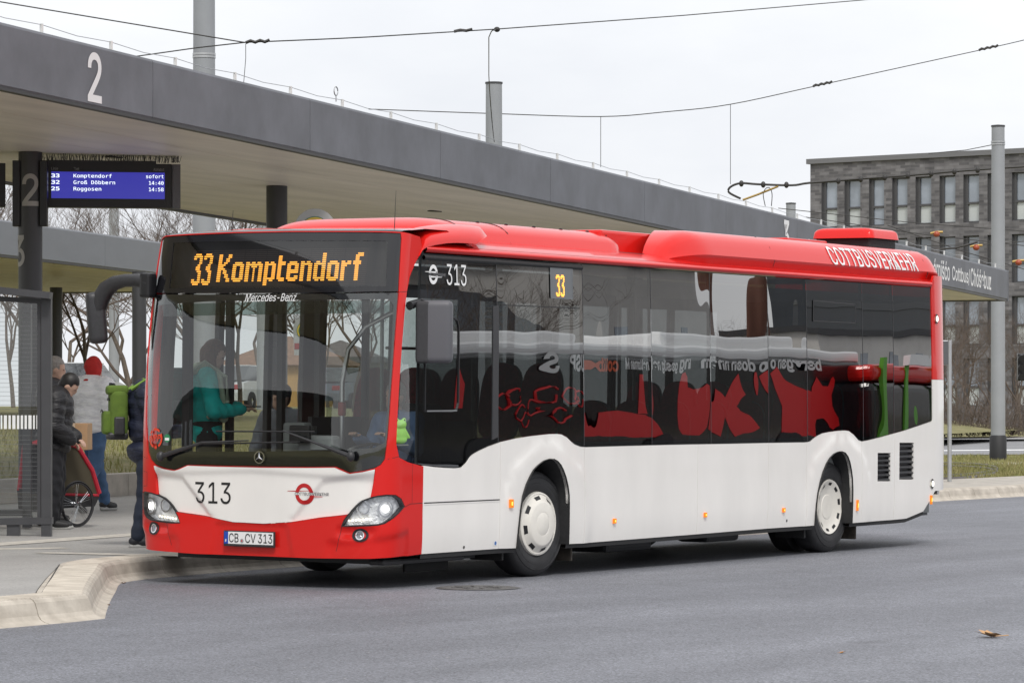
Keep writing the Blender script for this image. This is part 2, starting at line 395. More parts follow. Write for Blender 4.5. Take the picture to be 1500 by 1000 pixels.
# --- traced outlines (photograph pixels -> panel coordinates)
WS_BOT = [(215.5, 662), (219, 672), (226, 680), (240, 685), (254.5, 687.5), (262, 685), (274, 679.8), (310, 681), (382, 682.6), (450, 683), (490, 682.6), (500, 687), (511, 691.6), (530, 689), (547, 685), (556, 680), (562, 672), (566, 640)]
ws = tr((218.8, 431), (300, 431.2), (400, 430.6), (500, 429.8), (581, 428.6), (577, 480), (573, 540), (569, 600), *reversed(WS_BOT), (213, 620), (213, 580), (215, 500))
hd = tr((232, 352), (238, 347.5), (270, 345), (340, 342), (420, 340.5), (500, 340.5), (560, 341), (583, 342), (584, 350), (582, 390), (580.6, 426.6), (500, 427.8), (400, 428.6), (300, 429.2), (219.4, 429), (224, 395))
mask_top = [(226, 681.8), (240, 687), (254.5, 689.4), (263, 687), (275, 681.6), (310, 683), (382, 684.6), (450, 685), (489, 684.6), (499, 689), (511, 693.8), (530, 691.2), (548, 687)]
MASK_R = [(545, 708), (541, 728.5), (524, 736.5), (514, 746), (507, 753)]
MASK_B = [(464.5, 757.5), (424, 764), (385, 766.4), (340, 764), (296, 754.5), (257.5, 749)]
mask = tr(*mask_top, *MASK_R, *MASK_B, (246, 734), (229, 723), (227, 700))
hl_r = tr((499, 770.4), (503, 762), (508, 755), (514, 747), (521, 739.6), (530, 733), (541, 729), (552, 726.4), (565, 724.9), (578.4, 725.3), (587, 730.8), (592.3, 741.8), (584, 751), (576, 758), (563, 766), (553, 768.4), (541, 769.3), (520, 770))
hl_l = tr((206, 722), (210.8, 720), (220, 721.5), (230, 724.8), (239, 729), (246, 735), (251, 741), (255.6, 748), (259.5, 756), (262.8, 765.6), (250, 765.4), (238, 764), (228, 762.8), (218.8, 760.8), (213, 757), (210, 752), (207, 742), (205.6, 730))
bump_line_l = None
# red front skin with openings for screen, display, white mask and lamps
s_rw0 = sz(618, 745)[0]
glass_l = [(616, 366), (606, 385), (598, 405), (594, 427), (590.5, 460), (587, 510), (584, 560), (581.5, 610), (580, 650), (584.5, 670), (597, 676.5), (619, 681)]
FLOW = [(-1.56, .30), (-1.2, .275), (-.6, .262), (0, .262), (.6, .262), (1.2, .27)]
edge = tr((617, 811), (618, 760), (619, 683)) + tr(*[(u - 1.0, v) for u, v in reversed(glass_l)][1:])
edge_top = tr((606, 352), (594, 342), (584.5, 341))
hdtop = [p for p in hd[:8]]
outer = FLOW + edge + [(edge[-1][0] - .06, 3.0), (hd[7][0] + .02, hd[7][1] + .012)] + [(s, z + .012) for s, z in reversed(hd[:8])] + [(-1.4, 2.9), (-1.5, 2.87), (-1.56, 2.86)]
def grow(poly, e):
    cx = sum(p[0] for p in poly) / len(poly); cz = sum(p[1] for p in poly) / len(poly); o = []; n = len(poly)
    A = sum(poly[i][0] * poly[(i + 1) % n][1] - poly[(i + 1) % n][0] * poly[i][1] for i in range(n)); sg = 1 if A > 0 else -1
    for i in range(n):
        a, b, c = poly[i - 1], poly[i], poly[(i + 1) % n]
        n1 = Vector((b[1] - a[1], -(b[0] - a[0]))); n2 = Vector((c[1] - b[1], -(c[0] - b[0])))
        nn = (n1.normalized() if n1.length else n1) + (n2.normalized() if n2.length else n2)
        nn = nn.normalized() if nn.length else nn
        o.append((b[0] + nn.x * e * sg, b[1] + nn.y * e * sg))
    return o
screen_hole = [hd[i] for i in range(0, 11)] + [(ws[4][0], (ws[4][1]))] + ws[5:] + [hd[14], hd[15]]
screen_hole = grow(screen_hole, .004)
def front_skin(s, z, d=0.0):
    """front skin with its pressed fog-lamp scoops and number-plate recess"""
    if z < .62 and abs(s) < 1.6:
        a = abs(s); sg = lambda t: 1 / (1 + math.exp(max(-40, min(40, t))))
        d -= .030 * sg((a - 1.22) / .02) * sg((.90 - a) / .02) * sg((z - .53) / .014) * sg((.435 - z) / .02)     # fog-lamp scoop
        d -= .014 * sg((a - .37 - .25 * (.53 - z)) / .012) * sg((z - .535) / .010)                                # number-plate recess
        c_ = .405 + .16 * max(0, a - 1.0) ** 1.3; d -= .020 * sg((z - c_) / .014) * sg((.80 - a) / .02)           # lower lip
    return surf(s, z, d)
seam_zs = (.42,)
# bumper: three pieces below the mask line, upper fenders above
front_holes = [screen_hole, grow(mask, .004), grow(hl_r, .006), grow(hl_l, .006)]
def cut(poly_list_fn): pass
skin_sheet('front_skin', outer, M_RED, bus, front_skin, holes=front_holes, g=.03, thick=.03)
# panel joints of the bumper: dark rubber lips set in the skin
def joint(name, pts, w=.004, d=.0015, m=None, parent=None, P=surf):
    b = MB()
    for i in range(len(pts) - 1):
        (a0, a1), (b0, b1) = pts[i], pts[i + 1]; t = Vector((b0 - a0, b1 - a1)); n = Vector((-t.y, t.x)).normalized() * w / 2
        k = max(1, int(t.length / .05))
        for j in range(k):
            q0 = (a0 + t.x * j / k, a1 + t.y * j / k); q1 = (a0 + t.x * (j + 1) / k, a1 + t.y * (j + 1) / k)
            b.add([P(q0[0] - n.x, q0[1] - n.y, d), P(q1[0] - n.x, q1[1] - n.y, d), P(q1[0] + n.x, q1[1] + n.y, d), P(q0[0] + n.x, q0[1] + n.y, d)], [(0, 1, 2, 3)])
    return b.build(name, m or M_RUB, parent or bus, fix=False)
jr = tr((499, 771.5), (490.4, 807)); joint('panel_joint', jr, P=front_skin); joint('panel_joint', [(-s, z) for s, z in jr], P=front_skin)
jt = tr((592.5, 741.8), (600, 737.5), (618, 736.4)); joint('panel_joint', jt); joint('panel_joint', [(-s, z) for s, z in jt])
joint('panel_joint', tr((566.5, 672), (584, 668))); joint('panel_joint', tr((204.5, 667), (215, 671)))
joint('panel_joint', tr((203.6, 689), (214.6, 691), (214.6, 711), (203.6, 712)))
joint('panel_joint', tr((581, 427.6), (593.6, 427))); joint('panel_joint', tr((217, 429.6), (210.5, 429.6)))
joint('panel_joint', tr((603, 671), (602.6, 737)), w=.003)
# white front mask with its pressed swage
def mask_skin(s, z, d=0.0):
    a = abs(s); sg = lambda t: 1 / (1 + math.exp(max(-40, min(40, t))))
    c = .60 + 1.05 * max(0, a - .44) if a < .74 else .915 + .16 * (a - .74) - .25 * max(0, a - .98) ** 2
    return surf(s, z, d + .014 - .024 * sg((z - c) / .012) * sg((.42 - a) / .02) - .016 * sg((z - .985 + .04 * a) / .012))
skin_sheet('front_mask', mask, M_WHITE, bus, mask_skin, g=.022, thick=.03)
# windscreen and its black frit border, wiper shelf
wso = skin_sheet('windscreen', ws, G_WIND, bus, surf, d=-.004, thick=0, g=.14)
frit_in = tr((229, 462), (300, 462), (400, 460), (500, 460), (560, 462), (572, 470), (569, 540), (565, 600), (561, 650), (540, 659), (480, 660), (380, 661), (300, 661), (250, 660), (223, 655), (219.5, 640), (220, 580), (222.5, 500))
frit_in = tr((228.5, 447), (300, 441), (400, 439), (500, 438.5), (566, 438), (574.5, 446), (571.5, 510), (567.5, 580), (562.5, 648), (545, 656), (480, 659), (380, 661), (300, 661), (250, 661), (224, 658), (219, 645), (218.6, 600), (220.8, 520))
skin_sheet('screen_border', ws, M_GLOSSBLK, wso, surf, d=-.012, thick=0, holes=[frit_in], g=.10)
skin_sheet('sun_band', tr((232, 446), (390, 441), (573, 440), (572.5, 458), (390, 460), (234, 463)), glass('green_sun_band', (.34, .42, .40), 1.3), wso, surf, d=-.02, thick=0, g=.12)
# destination display behind its glass
hdo = skin_sheet('display_window', hd, M_GLOSSBLK, bus, surf, d=-.006, thick=.03, holes=[tr((250, 355.5), (400, 352), (564, 353), (563, 419), (400, 421), (244.5, 422))], g=.10)
skin_sheet('display_glass', tr((248, 354), (400, 350.5), (566, 351.5), (565, 420.5), (400, 422.5), (242, 423.5)), G_HEAD, hdo, surf, d=-.010, thick=0, g=.12)
back = skin_sheet('display_board', tr((244, 350), (400, 346), (570, 347), (569, 424), (400, 426), (239, 426)), mat('display_board_black', (.014, .013, .013), .6), hdo, surf, d=-.075, thick=0, g=.14)
GL = {  # dot-matrix glyphs, rows top to bottom
 '3': ['.####.', '######', '##..##', '....##', '....##', '...##.', '..###.', '..###.', '...###', '....##', '....##', '....##', '##..##', '######', '.####.'],
 'K': ['##...##', '##...##', '##..##.', '##..##.', '##.##..', '####...', '###....', '####...', '##.##..', '##.##..', '##..##.', '##..##.', '##...##', '##...##'],
 'o': ['.####.', '######', '##..##', '##..##', '##..##', '##..##', '##..##', '##..##', '######', '.####.'],
 'm': ['##.##.##.', '#########', '##.###.##', '##..#..##', '##..#..##', '##..#..##', '##..#..##', '##..#..##', '##..#..##', '##..#..##'],
 'p': ['##.##.', '######', '##..##', '##..##', '##..##', '##..##', '##..##', '##..##', '######', '##.##.', '##....', '##....'],
 't': ['##..', '##..', '##..', '####', '####', '##..', '##..', '##..', '##..', '##..', '##..', '####', '.###'],
 'e': ['.####.', '######', '##..##', '##..##', '######', '######', '##....', '##..##', '######', '.####.'],
 'n': ['##.##.', '######', '##..##', '##..##', '##..##', '##..##', '##..##', '##..##', '##..##', '##..##'],
 'd': ['....##', '....##', '....##', '....##', '.##.##', '######', '##..##', '##..##', '##..##', '##..##', '##..##', '##..##', '######', '.##.##'],
 'r': ['##.##', '#####', '###..', '##...', '##...', '##...', '##...', '##...', '##...', '##...'],
 'f': ['..###', '.####', '.##..', '.##..', '####.', '####.', '.##..', '.##..', '.##..', '.##..', '.##..', '.##..', '.##..', '.##..']}
M_LED = mat('amber_led', (.3, .12, .0), .5, emit=(1.0, .42, .055, 2.1))
def led(name, txt, rect, tall=1.0, parent=None):
    (s0, zt), (s1, zb) = rect; cols = sum(len(GL[c][0]) + 1 for c in txt) - 1; rows = 14.0 if tall == 1 else 15.0
    cw = (s1 - s0) / cols; rh = (zt - zb) / rows; b = MB(); x = 0
    for c in txt:
        g = GL[c]; base = 14 if tall == 1 else 15
        top = base - len(g) + (2 if c == 'p' else 0)
        for j, row in enumerate(g):
            i = 0
            while i < len(row):
                if row[i] == '#':
                    k = i
                    while k < len(row) and row[k] == '#': k += 1
                    a0 = s0 + (x + i) * cw + cw * .06; a1 = s0 + (x + k) * cw - cw * .06; z1 = zt - (top + j) * rh - rh * .18; z0 = z1 - rh * .62
                    b.add([surf(a0, z0, -.072), surf(a1, z0, -.072), surf(a1, z1, -.072), surf(a0, z1, -.072)], [(0, 1, 2, 3)]); i = k
                else: i += 1
        x += len(g[0]) + 1
    return b.build(name, M_LED, parent, fix=False)
led('route_number_leds', '33', ((sz(279, 395, -.072)[0], sz(293, 371.5, -.072)[1]), (sz(306.6, 395, -.072)[0], sz(293, 417.8, -.072)[1])), 2, back)
led('destination_leds', 'Komptendorf', ((sz(315.5, 395, -.072)[0], sz(420, 371, -.072)[1]), (sz(527.5, 395, -.072)[0], sz(420, 412, -.072)[1])), 1, back)
b = MB()                                              # unlit dots of the matrix, as fine rows
z_a, z_b = sz(400, 366, -.0735)[1], sz(400, 417, -.0735)[1]; sa, sb = sz(276, 395, -.0735)[0], sz(534, 395, -.0735)[0]
for i in range(19):
    z = z_a + (z_b - z_a) * i / 18
    for j in range(16):
        q0 = sa + (sb - sa) * j / 16; q1 = sa + (sb - sa) * (j + .96) / 16
        b.add([surf(q0, z - .004, -.0735), surf(q1, z - .004, -.0735), surf(q1, z + .004, -.0735), surf(q0, z + .004, -.0735)], [(0, 1, 2, 3)])
tag(b.build('led_rows', mat('unlit_led', (.075, .055, .05), .5), back, fix=False), kind='stuff')
# lettering and emblems on the front
def rect_of(u0, v0, u1, v1):
    a = sz(u0, v1); c = sz(u1, v0); return (a[0], a[1], c[0], c[1])
text_on('fleet_number', '313', M_STICK_K, bus, mask_skin, rect_of(284, 706.5, 337, 736.5), d=.003)
text_on('maker_lettering', 'Mercedes-Benz', M_STICK_W, wso, surf, rect_of(355.5, 429.5, 431.5, 441.5), d=-.002, shear=.25)
def ring_on(name, c, ro, ri, m, parent, P, d, a0=0, a1=360, n=40, asp=1.0):
    b = MB()
    for i in range(n):
        q = [R(a0 + (a1 - a0) * k / n) for k in (i, i + 1)]
        b.add([P(c[0] + ro * math.cos(q[0]) * asp, c[1] + ro * math.sin(q[0]), d), P(c[0] + ro * math.cos(q[1]) * asp, c[1] + ro * math.sin(q[1]), d), P(c[0] + ri * math.cos(q[1]) * asp, c[1] + ri * math.sin(q[1]), d), P(c[0] + ri * math.cos(q[0]) * asp, c[1] + ri * math.sin(q[0]), d)], [(0, 1, 2, 3)])
    return b.build(name, m, parent, fix=False)
def operator_logo(c, r, m, mtext, P, d, parent):
    o = ring_on('operator_logo', c, r, r * .62, m, parent, P, d, 8, 172, n=24)
    ring_on('logo_ring', c, r, r * .62, m, o, P, d, 188, 352, n=24)
    b = MB(); s, z = c
    for x0, z0, x1, z1 in ((-1.9, .34, .92, .16), (-.92, -.16, 1.9, -.34)):
        if x0 < -1: b.add([P(s + x0 * r, z + .26 * r, d), P(s + x0 * r, z + .22 * r, d), P(s + x1 * r, z + .14 * r, d), P(s + x1 * r, z + .34 * r, d)], [(0, 1, 2, 3)])
        else: b.add([P(s + x0 * r, z - .34 * r, d), P(s + x0 * r, z - .14 * r, d), P(s + x1 * r, z - .22 * r, d), P(s + x1 * r, z - .26 * r, d)], [(3, 2, 1, 0)])
    b.build('logo_bar', m, o, fix=False)
    text_on('logo_lettering', 'COTTBUSVERKEHR', mtext, o, P, (s - r * 1.05, z - .14 * r, s + r * 2.6, z + .16 * r), d=d + .001, shear=.12, bold=.01)
operator_logo(sz(444.5, 723), .090, M_LOGO, mat('grey_foil', (.18, .18, .19), .5), mask_skin, .003, bus)
# star badge
c = sz(379.5, 669.5); o = ring_on('star_badge', c, .054, .046, M_CHROME, bus, surf, .012)
b = MB()
for k in range(3):
    a = R(90 + 120 * k); pa = [surf(c[0] + .047 * math.cos(a), c[1] + .047 * math.sin(a), .014)] + [surf(c[0] + .009 * math.cos(a + q), c[1] + .009 * math.sin(a + q), .014) for q in (-1.05, 1.05)] + [surf(c[0], c[1], .02)]
    b.add(pa, [(0, 1, 3), (0, 3, 2)])
b.build('star', M_CHROME, o, fix=False)
# round stickers on the windscreen
c = sz(226.5, 641.5)
o = None
for a0, a1 in ((-60, 30), (50, 110), (125, 150), (165, 250), (262, 285)):
    q = ring_on('round_sticker' if o is None else 'sticker_arc', c, .088, .068, mat('sticker_red', (.75, .05, .01), .5), wso if o is None else o, surf, .002, a0, a1, n=12); o = o or q
text_on('sticker_lettering', 'VBB', mat('sticker_red', (.75, .05, .01), .5), o, surf, (c[0] - .066, c[1] - .034, c[0] + .066, c[1] + .034), d=.002, bold=.02, shear=.15)
c = sz(243.5, 641.5); o = ring_on('emission_sticker', c, .036, .0, mat('sticker_green', (.02, .22, .09), .5), wso, surf, .002)
o2 = MB(); o2.add([surf(c[0] + x, c[1] + z, .003) for x, z in ((-.024, -.02), (.024, -.02), (.024, .004), (-.024, .004))], [(0, 1, 2, 3)]); o2.build('sticker_field', M_STICK_W, o, fix=False)
# number plate
pc = sz(376, 789); plate = MB(); n_ = (surf(pc[0], pc[1], .1) - surf(pc[0], pc[1], 0)).normalized()
PX = Vector((0, -1, 0)); PZ = Vector((0, 0, 1)); pcen = surf(0.0, pc[1], .006)
def plate_at(x, z, d=0.0): return pcen + PX * x + PZ * z + Vector((-1, 0, 0)) * (d + .02)
plo = MB().bbox(plate_at(0, 0, -.008), (.02, .535, .135), .006).build('number_plate', M_DKPL, bus)
b = MB(); b.add([plate_at(x, z, .0045) for x, z in ((-.257, -.046), (.257, -.046), (.257, .058), (-.257, .058))], [(0, 1, 2, 3)]); b.build('plate_field', M_STICK_W, plo, fix=False)
b = MB(); b.add([plate_at(x, z, .006) for x, z in ((-.257, -.046), (-.215, -.046), (-.215, .058), (-.257, .058))], [(0, 1, 2, 3)]); eu = b.build('euro_band', mat('euro_blue', (.01, .06, .42), .4), plo, fix=False)
text_on('country_letter', 'D', M_STICK_W, eu, lambda x, z, d: plate_at(x, z, .007 + d), (-.246, -.033, -.227, -.006), d=.001, bold=.02)
for (x0, x1, t) in ((-.205, -.105, 'CB'), (-.035, .075, 'CV'), (.100, .248, '313')): text_on('plate_lettering', t, M_STICK_K, plo, lambda x, z, d: plate_at(x, z, .006 + d), (x0, -.033, x1, .045), d=.001, bold=.002)
b = MB(); b.add([plate_at(-.07 + .019 * math.cos(k * .5236), -.018 + .019 * math.sin(k * .5236), .0065) for k in range(12)], [tuple(range(12))]); sl = b.build('registration_seal', mat('seal_grey', (.35, .35, .37), .5), plo, fix=False)
b = MB(); b.add([plate_at(-.07 + .008 * math.cos(k * 1.0472), -.018 + .008 * math.sin(k * 1.0472), .0075) for k in range(6)], [tuple(range(6))]); b.build('seal_crest', M_LOGO, sl, fix=False)
# headlamps
M_REFL = mat('lamp_reflector', (.86, .87, .88), .25, metal=.15, bump=(26, .9, .03))
M_LENSG = glass('lamp_lens', (.93, .94, .95), 1.33)
def headlamp(poly, sgn):
    o = skin_sheet('headlight', poly, M_LENSG, bus, surf, d=.004, thick=0, g=.06)
    skin_sheet('lamp_gasket', grow(poly, .005), M_BLK, o, surf, d=-.006, thick=.05, holes=[grow(poly, -.008)], g=.1)
    skin_sheet('reflector', grow(poly, -.004), M_REFL, o, surf, d=-.05, thick=0, g=.05)
    cx = sum(p[0] for p in poly) / len(poly); cz = sum(p[1] for p in poly) / len(poly)
    for i, (ds, dz, r, lit) in enumerate(((.11 * sgn, .02, .078, True), (-.10 * sgn, .03, .062, False))):
        c0 = (cx + ds, cz + dz)
        ring_on('lamp_ring', c0, r, r * .80, M_CHROME, o, surf, -.022, n=28)
        ring_on('lamp_bowl', c0, r * .80, r * .0, mat('bowl_chrome', (.75, .76, .78), .15, metal=.35, bump=(40, .5, .02)), o, surf, -.04, n=24)
        if lit: ring_on('bulb', c0, r * .40, 0, mat('lit_bulb', (1, 1, 1), .4, emit=(1, .97, .9, 2.6)), o, surf, -.018, n=16)
    b = MB()
    for k in range(7):
        s0 = cx - sgn * (.225 - k * .032); z0 = cz - .083 + .003 * k
        b.add([surf(s0 + x, z0 + z, -.018) for x, z in ((-.010, -.008), (.010, -.008), (.010, .008), (-.010, .008))], [(0, 1, 2, 3)])
    b.build('daylight_leds', mat('drl_led', (1, .95, .8), .4, emit=(1, .9, .68, 1.5)), o, fix=False)
headlamp(hl_r, 1); headlamp(hl_l, -1)
fr_ = sz(525.6, 783.6)
for sgn in (1, -1):
    cc = (abs(fr_[0]) * sgn, fr_[1]); o = ring_on('fog_light', cc, .040, .030, M_CHROME, bus, front_skin, .010)
    ring_on('fog_housing', (cc[0] + .004 * sgn, cc[1]), .056, .038, M_BLK, o, front_skin, .006, asp=1.35); ring_on('fog_bowl', cc, .031, 0, mat('fog_bowl', (.35, .36, .38), .12, metal=1, bump=(40, .6, .02)), o, front_skin, .007)
# wipers
def wiper(pivot, elbow, tip, blade_a, blade_b):
    p = [surf(*sz(*q), .055) for q in (pivot, elbow, tip)]
    o = MB().tube([p[0], p[0].lerp(p[1], .5), p[1]], [.022, .017, .012], 8).tube([p[1], p[2]], [.012, .006], 6).build('wiper', M_DKPL, bus)
    MB().ell(p[0], (.035, .035, .045)).build('wiper_cap', M_DKPL, o)
    a, c_ = surf(*sz(*blade_a), .028), surf(*sz(*blade_b), .028); m_ = [surf(*sz(blade_a[0] + (blade_b[0] - blade_a[0]) * t, blade_a[1] + (blade_b[1] - blade_a[1]) * t), .028) for t in (0, .2, .4, .6, .8, 1)]
    MB().tube(m_, .008, 6).build('wiper_blade', M_RUB, o)
wiper((516, 668), (470, 650), (418, 630.5), (318, 631.5), (462, 632))
wiper((240, 668), (300, 648), (368, 645), (300, 650), (440, 647))
# ------------------------------------------------------------------ side
BELT = [(619, 681), (635, 683.2), (650, 684.3), (665, 685), (675, 684), (682, 677), (688, 668), (693, 664), (700, 660), (715, 653), (732.6, 646.6), (754, 641.6), (776, 638), (804, 635), (815, 634.8), (821, 635.6), (829, 640), (835, 646), (840.5, 650.4), (849, 653.6), (856, 654.2), (920, 652.4), (980, 650.8), (1060, 649.4), (1125.6, 648), (1180, 647.2), (1186, 646), (1193, 640), (1198, 637), (1204, 634), (1214, 632), (1226, 630.4), (1236, 629.8), (1242, 630.6), (1249, 636), (1256, 644), (1261, 646), (1270, 644.4), (1288, 640), (1306, 635), (1324, 630), (1345, 623), (1364, 616.4)]
ARCH_F = [(753.6, 802), (754.8, 790), (756.4, 773), (759, 747), (762, 726), (767, 709), (773, 696), (778, 687), (785, 680), (793, 674), (801, 671.4), (807, 671.6), (812, 674.4), (817, 680), (821, 688), (825, 699), (828, 712), (829.6, 724), (830, 737), (830, 770), (829.4, 796)]
ARCH_R = [(1190.6, 769), (1191.6, 755), (1193, 737), (1195, 721), (1198, 706), (1202, 691), (1207, 678.5), (1212, 670), (1218, 664), (1224, 661), (1229, 660.4), (1234, 662.4), (1238, 668), (1241, 676), (1243.4, 688), (1245, 700), (1245.8, 716), (1245.8, 735), (1245, 765.5)]
SKIRT_A = [(616.4, 811), (731, 803), (753.6, 802)]
SKIRT_B = [(829.4, 796), (853, 795), (1000, 783.6), (1124, 773.6), (1179, 770), (1190.6, 769)]
SKIRT_C = [(1245, 765.5), (1260, 764.4), (1309, 760.8), (1327, 759), (1352, 748.5)]
zbelt0 = None
belt = tr(*BELT); af = tr(*ARCH_F); ar = tr(*ARCH_R); ska, skb, skc = tr(*SKIRT_A), tr(*SKIRT_B), tr(*SKIRT_C)
s_end = S_END - HW + .03                              # tail corner
s_tail = sz(1368.5, 700)[0]
tail_top = sz(1366, 556)[1]
side_poly = ska + af[1:-1] + skb + ar[1:-1] + skc + [(skc[-1][0] + .30, skc[-1][1] + .22), (s_tail + .7, .62), (s_tail + .7, tail_top)] + [(belt[-1][0] + .015, tail_top), (belt[-1][0] + .015, belt[-1][1] + .004)] + [(s, z - .003) for s, z in reversed(belt)]
def sideX(u, v=720): return sz(u, v)[0]
wx_f = xz(787, 768, .04).x; wx_r = xz(1213.5, 742, .06).x
def side_skin(s, z, d=0.0):
    p = surf(s, z, 0)
    for wx in (wx_f, wx_r):                           # pressed wheel-arch flare
        r = math.hypot((p.x - wx) / 1.0, (z - .50) / .92)
        if z > .2: d += .012 * (1 / (1 + math.exp((r - .79) / .02))) * (1 if s > 0 else 0)
    return surf(s, z, d)
SEAMS = [sideX(618, 745) + .002] + [sideX(u, v) for u, v in ((731.5, 720), (854.5, 740), (1021, 720), (1124.5, 720), (1180.5, 720), (1260.5, 720), (1309.5, 700))] + [s_tail + .7]
for i in range(len(SEAMS) - 1):
    q = clip(clip(side_poly, 0, SEAMS[i] + (.003 if i else 0), 1), 0, SEAMS[i + 1] - .003, -1)
    hol = []
    if i in (6, 7):
        LV = [(1284.6, 663), (1303.6, 663), (1303.6, 704.5), (1284.6, 704.5)] if i == 6 else [(1316.5, 648), (1337.5, 648), (1337.5, 702), (1316.5, 702)]
        lv = tr(*LV); hol = [lv]
    po = skin_sheet('side_panel', q, M_WHITE, bus, side_skin, holes=hol, g=.10 if i != 7 else .07)
    if hol:
        gr = skin_sheet('louvre_grille', grow(lv, .0), M_BLK, po, side_skin, d=-.05, thick=0, g=.2)
        z0, z1 = min(p[1] for p in lv), max(p[1] for p in lv); a0, a1 = min(p[0] for p in lv), max(p[0] for p in lv); nl = 6 if i == 6 else 7
        for k in range(nl):
            zc = z0 + (z1 - z0) * (k + .5) / nl; b = MB(); h = (z1 - z0) / nl
            b.add([side_skin(s, z, d) for s, z, d in ((a0, zc + h * .3, -.035), (a1, zc + h * .3, -.035), (a1, zc - h * .2, -.002), (a0, zc - h * .2, -.002), (a0, zc - h * .42, -.012), (a1, zc - h * .42, -.012))], [(0, 3, 2, 1), (3, 4, 5, 2)]); b.build('louvre_slat', M_DKPL, po, fix=False)
hx0, hx1 = sideX(620, 735), sideX(731, 731); zh0, zh1 = sz(620, 736.4)[1], sz(731, 731.4)[1]
joint('panel_joint', [(hx0, zh0), (hx1, zh1)], w=.010, d=.0015, P=side_skin)
joint('panel_joint', [(hx0, zh0 - .012), (hx1, zh1 - .012)], w=.008, d=.003, m=M_WHITE, P=side_skin)
# black sill strip under the skirt
def strip(name, line, h, m, d0=-.006, parent=None, drop=True):
    b = MB()
    for i in range(len(line) - 1):
        (a0, a1), (b0, b1) = line[i], line[i + 1]
        b.add([surf(a0, a1 - h, d0), surf(b0, b1 - h, d0), surf(b0, b1 + .01, d0), surf(a0, a1 + .01, d0), surf(a0, a1 - h, d0 - .12), surf(b0, b1 - h, d0 - .12)], [(0, 1, 2, 3), (4, 5, 1, 0)])
    return b.build(name, m, parent or bus, fix=False)
for ln in (ska, skb, skc): strip('sill_strip', [(ln[0][0] + (ln[-1][0] - ln[0][0]) * t, float(np.interp(ln[0][0] + (ln[-1][0] - ln[0][0]) * t, [q[0] for q in ln], [q[1] for q in ln]))) for t in np.linspace(0, 1, 13)], .042, M_RUB)
# side glazing
TOPL = [(616, 366.5), (640, 368.6), (852, 386.8), (1000, 398.6), (1180, 411.6), (1363.5, 425)]
topl = tr(*TOPL); tl_s = [p[0] for p in topl]; tl_z = [p[1] for p in topl]
z_top = float(np.mean(tl_z[1:5]))
glass_edge = tr(*glass_l)
gp = [(p[0] + .006, p[1]) for p in glass_edge] + [(s, z + .004) for s, z in belt[1:-1]] + [(belt[-1][0], belt[-1][1] + .004), (belt[-1][0], z_top)] + [(s, z_top) for s in (8.0, 5.0, glass_edge[0][0] + .03)]
PSEAM = [glass_edge[7][0] - .3] + [sideX(u, 520) for u in (611.5, 727, 853, 952.5, 1039, 1123.5, 1180.3, 1262, 1307)] + [belt[-1][0] + .05]
panes = []
for i in range(len(PSEAM) - 1):
    q = clip(clip(gp, 0, PSEAM[i] + .004, 1), 0, PSEAM[i + 1] - .004, -1)
    panes.append(skin_sheet('side_window', q, G_SIDE if i else G_WIND, bus, surf, d=-.004, thick=0, g=.22))
# black ceramic borders behind the panes
def border(poly, inner, parent, m=M_GLOSSBLK): return skin_sheet('window_border', poly, m, parent, surf, d=-.014, thick=0, holes=[inner], g=.2)
zb_ = z_top - .10
for i in range(1, len(PSEAM) - 1):
    q = clip(clip(gp, 0, PSEAM[i] + .004, 1), 0, PSEAM[i + 1] - .004, -1)
    for sx in (PSEAM[i], PSEAM[i + 1]):
        b = MB()
        zlo = float(np.interp(sx, [p[0] for p in belt], [p[1] for p in belt]))
        w = .032 if i not in (1,) or sx > PSEAM[i] else .03
        pts = [(sx - w, zlo), (sx + w, zlo), (sx + w, z_top), (sx - w, z_top)]
        b.add([surf(s, z, -.016 - .001 * i) for s, z in pts], [(0, 1, 2, 3)]); b.build('window_pillar', M_INTD, panes[i], fix=False)
# joint lips between panes: thin bright rubber edges
for sx in PSEAM[2:-1]:
    zlo = float(np.interp(sx, [p[0] for p in belt], [p[1] for p in belt])) + .005
    joint('pane_joint', [(sx, zlo), (sx, z_top)], w=.007, d=-.002, m=mat('pane_joint_grey', (.06, .06, .065), .4))
# sliding driver window frame, ventilator flap, grille strip beside the cab
dw = tr((621, 465), (660, 465), (667, 470), (669, 480), (669, 590), (667, 599), (660, 601.5), (621, 601.5))
skin_sheet('sliding_window_frame', grow(dw, .012), M_BLK, panes[1], surf, d=.006, thick=.02, holes=[dw], g=.1)
joint('window_runner', tr((622, 601.8), (666, 601.2)), w=.012, d=.012, m=mat('alloy_grey', (.3, .31, .32), .35, metal=.6), parent=panes[1])
gs = tr((719, 448), (727.4, 448), (727.4, 640), (719, 644)); skin_sheet('grille_strip', gs, M_DKPL, panes[1], surf, d=.004, thick=.01, g=.1)
for k in range(40):
    pass
fl = tr((1188, 440), (1250, 446), (1250, 473), (1188, 470)); joint('flap_frame', fl + [fl[0]], w=.010, d=.004, m=M_BLK, parent=panes[7])
skin_sheet('flap_pane', fl, G_SIDE, panes[7], surf, d=.002, thick=0, g=.2)
fl = tr((731, 446.5), (846, 451.5), (846, 520), (731, 520)); joint('flap_frame', [fl[0], fl[1]], w=.008, d=.003, m=M_BLK, parent=panes[2])
text_on('fleet_number', '313', M_STICK_W, bus, surf, rect_of(651, 388.5, 679, 417.5), d=.003)
operator_logo(sz(631, 402), .085, M_STICK_W, mat('grey_foil', (.18, .18, .19), .5), surf, .003, bus)
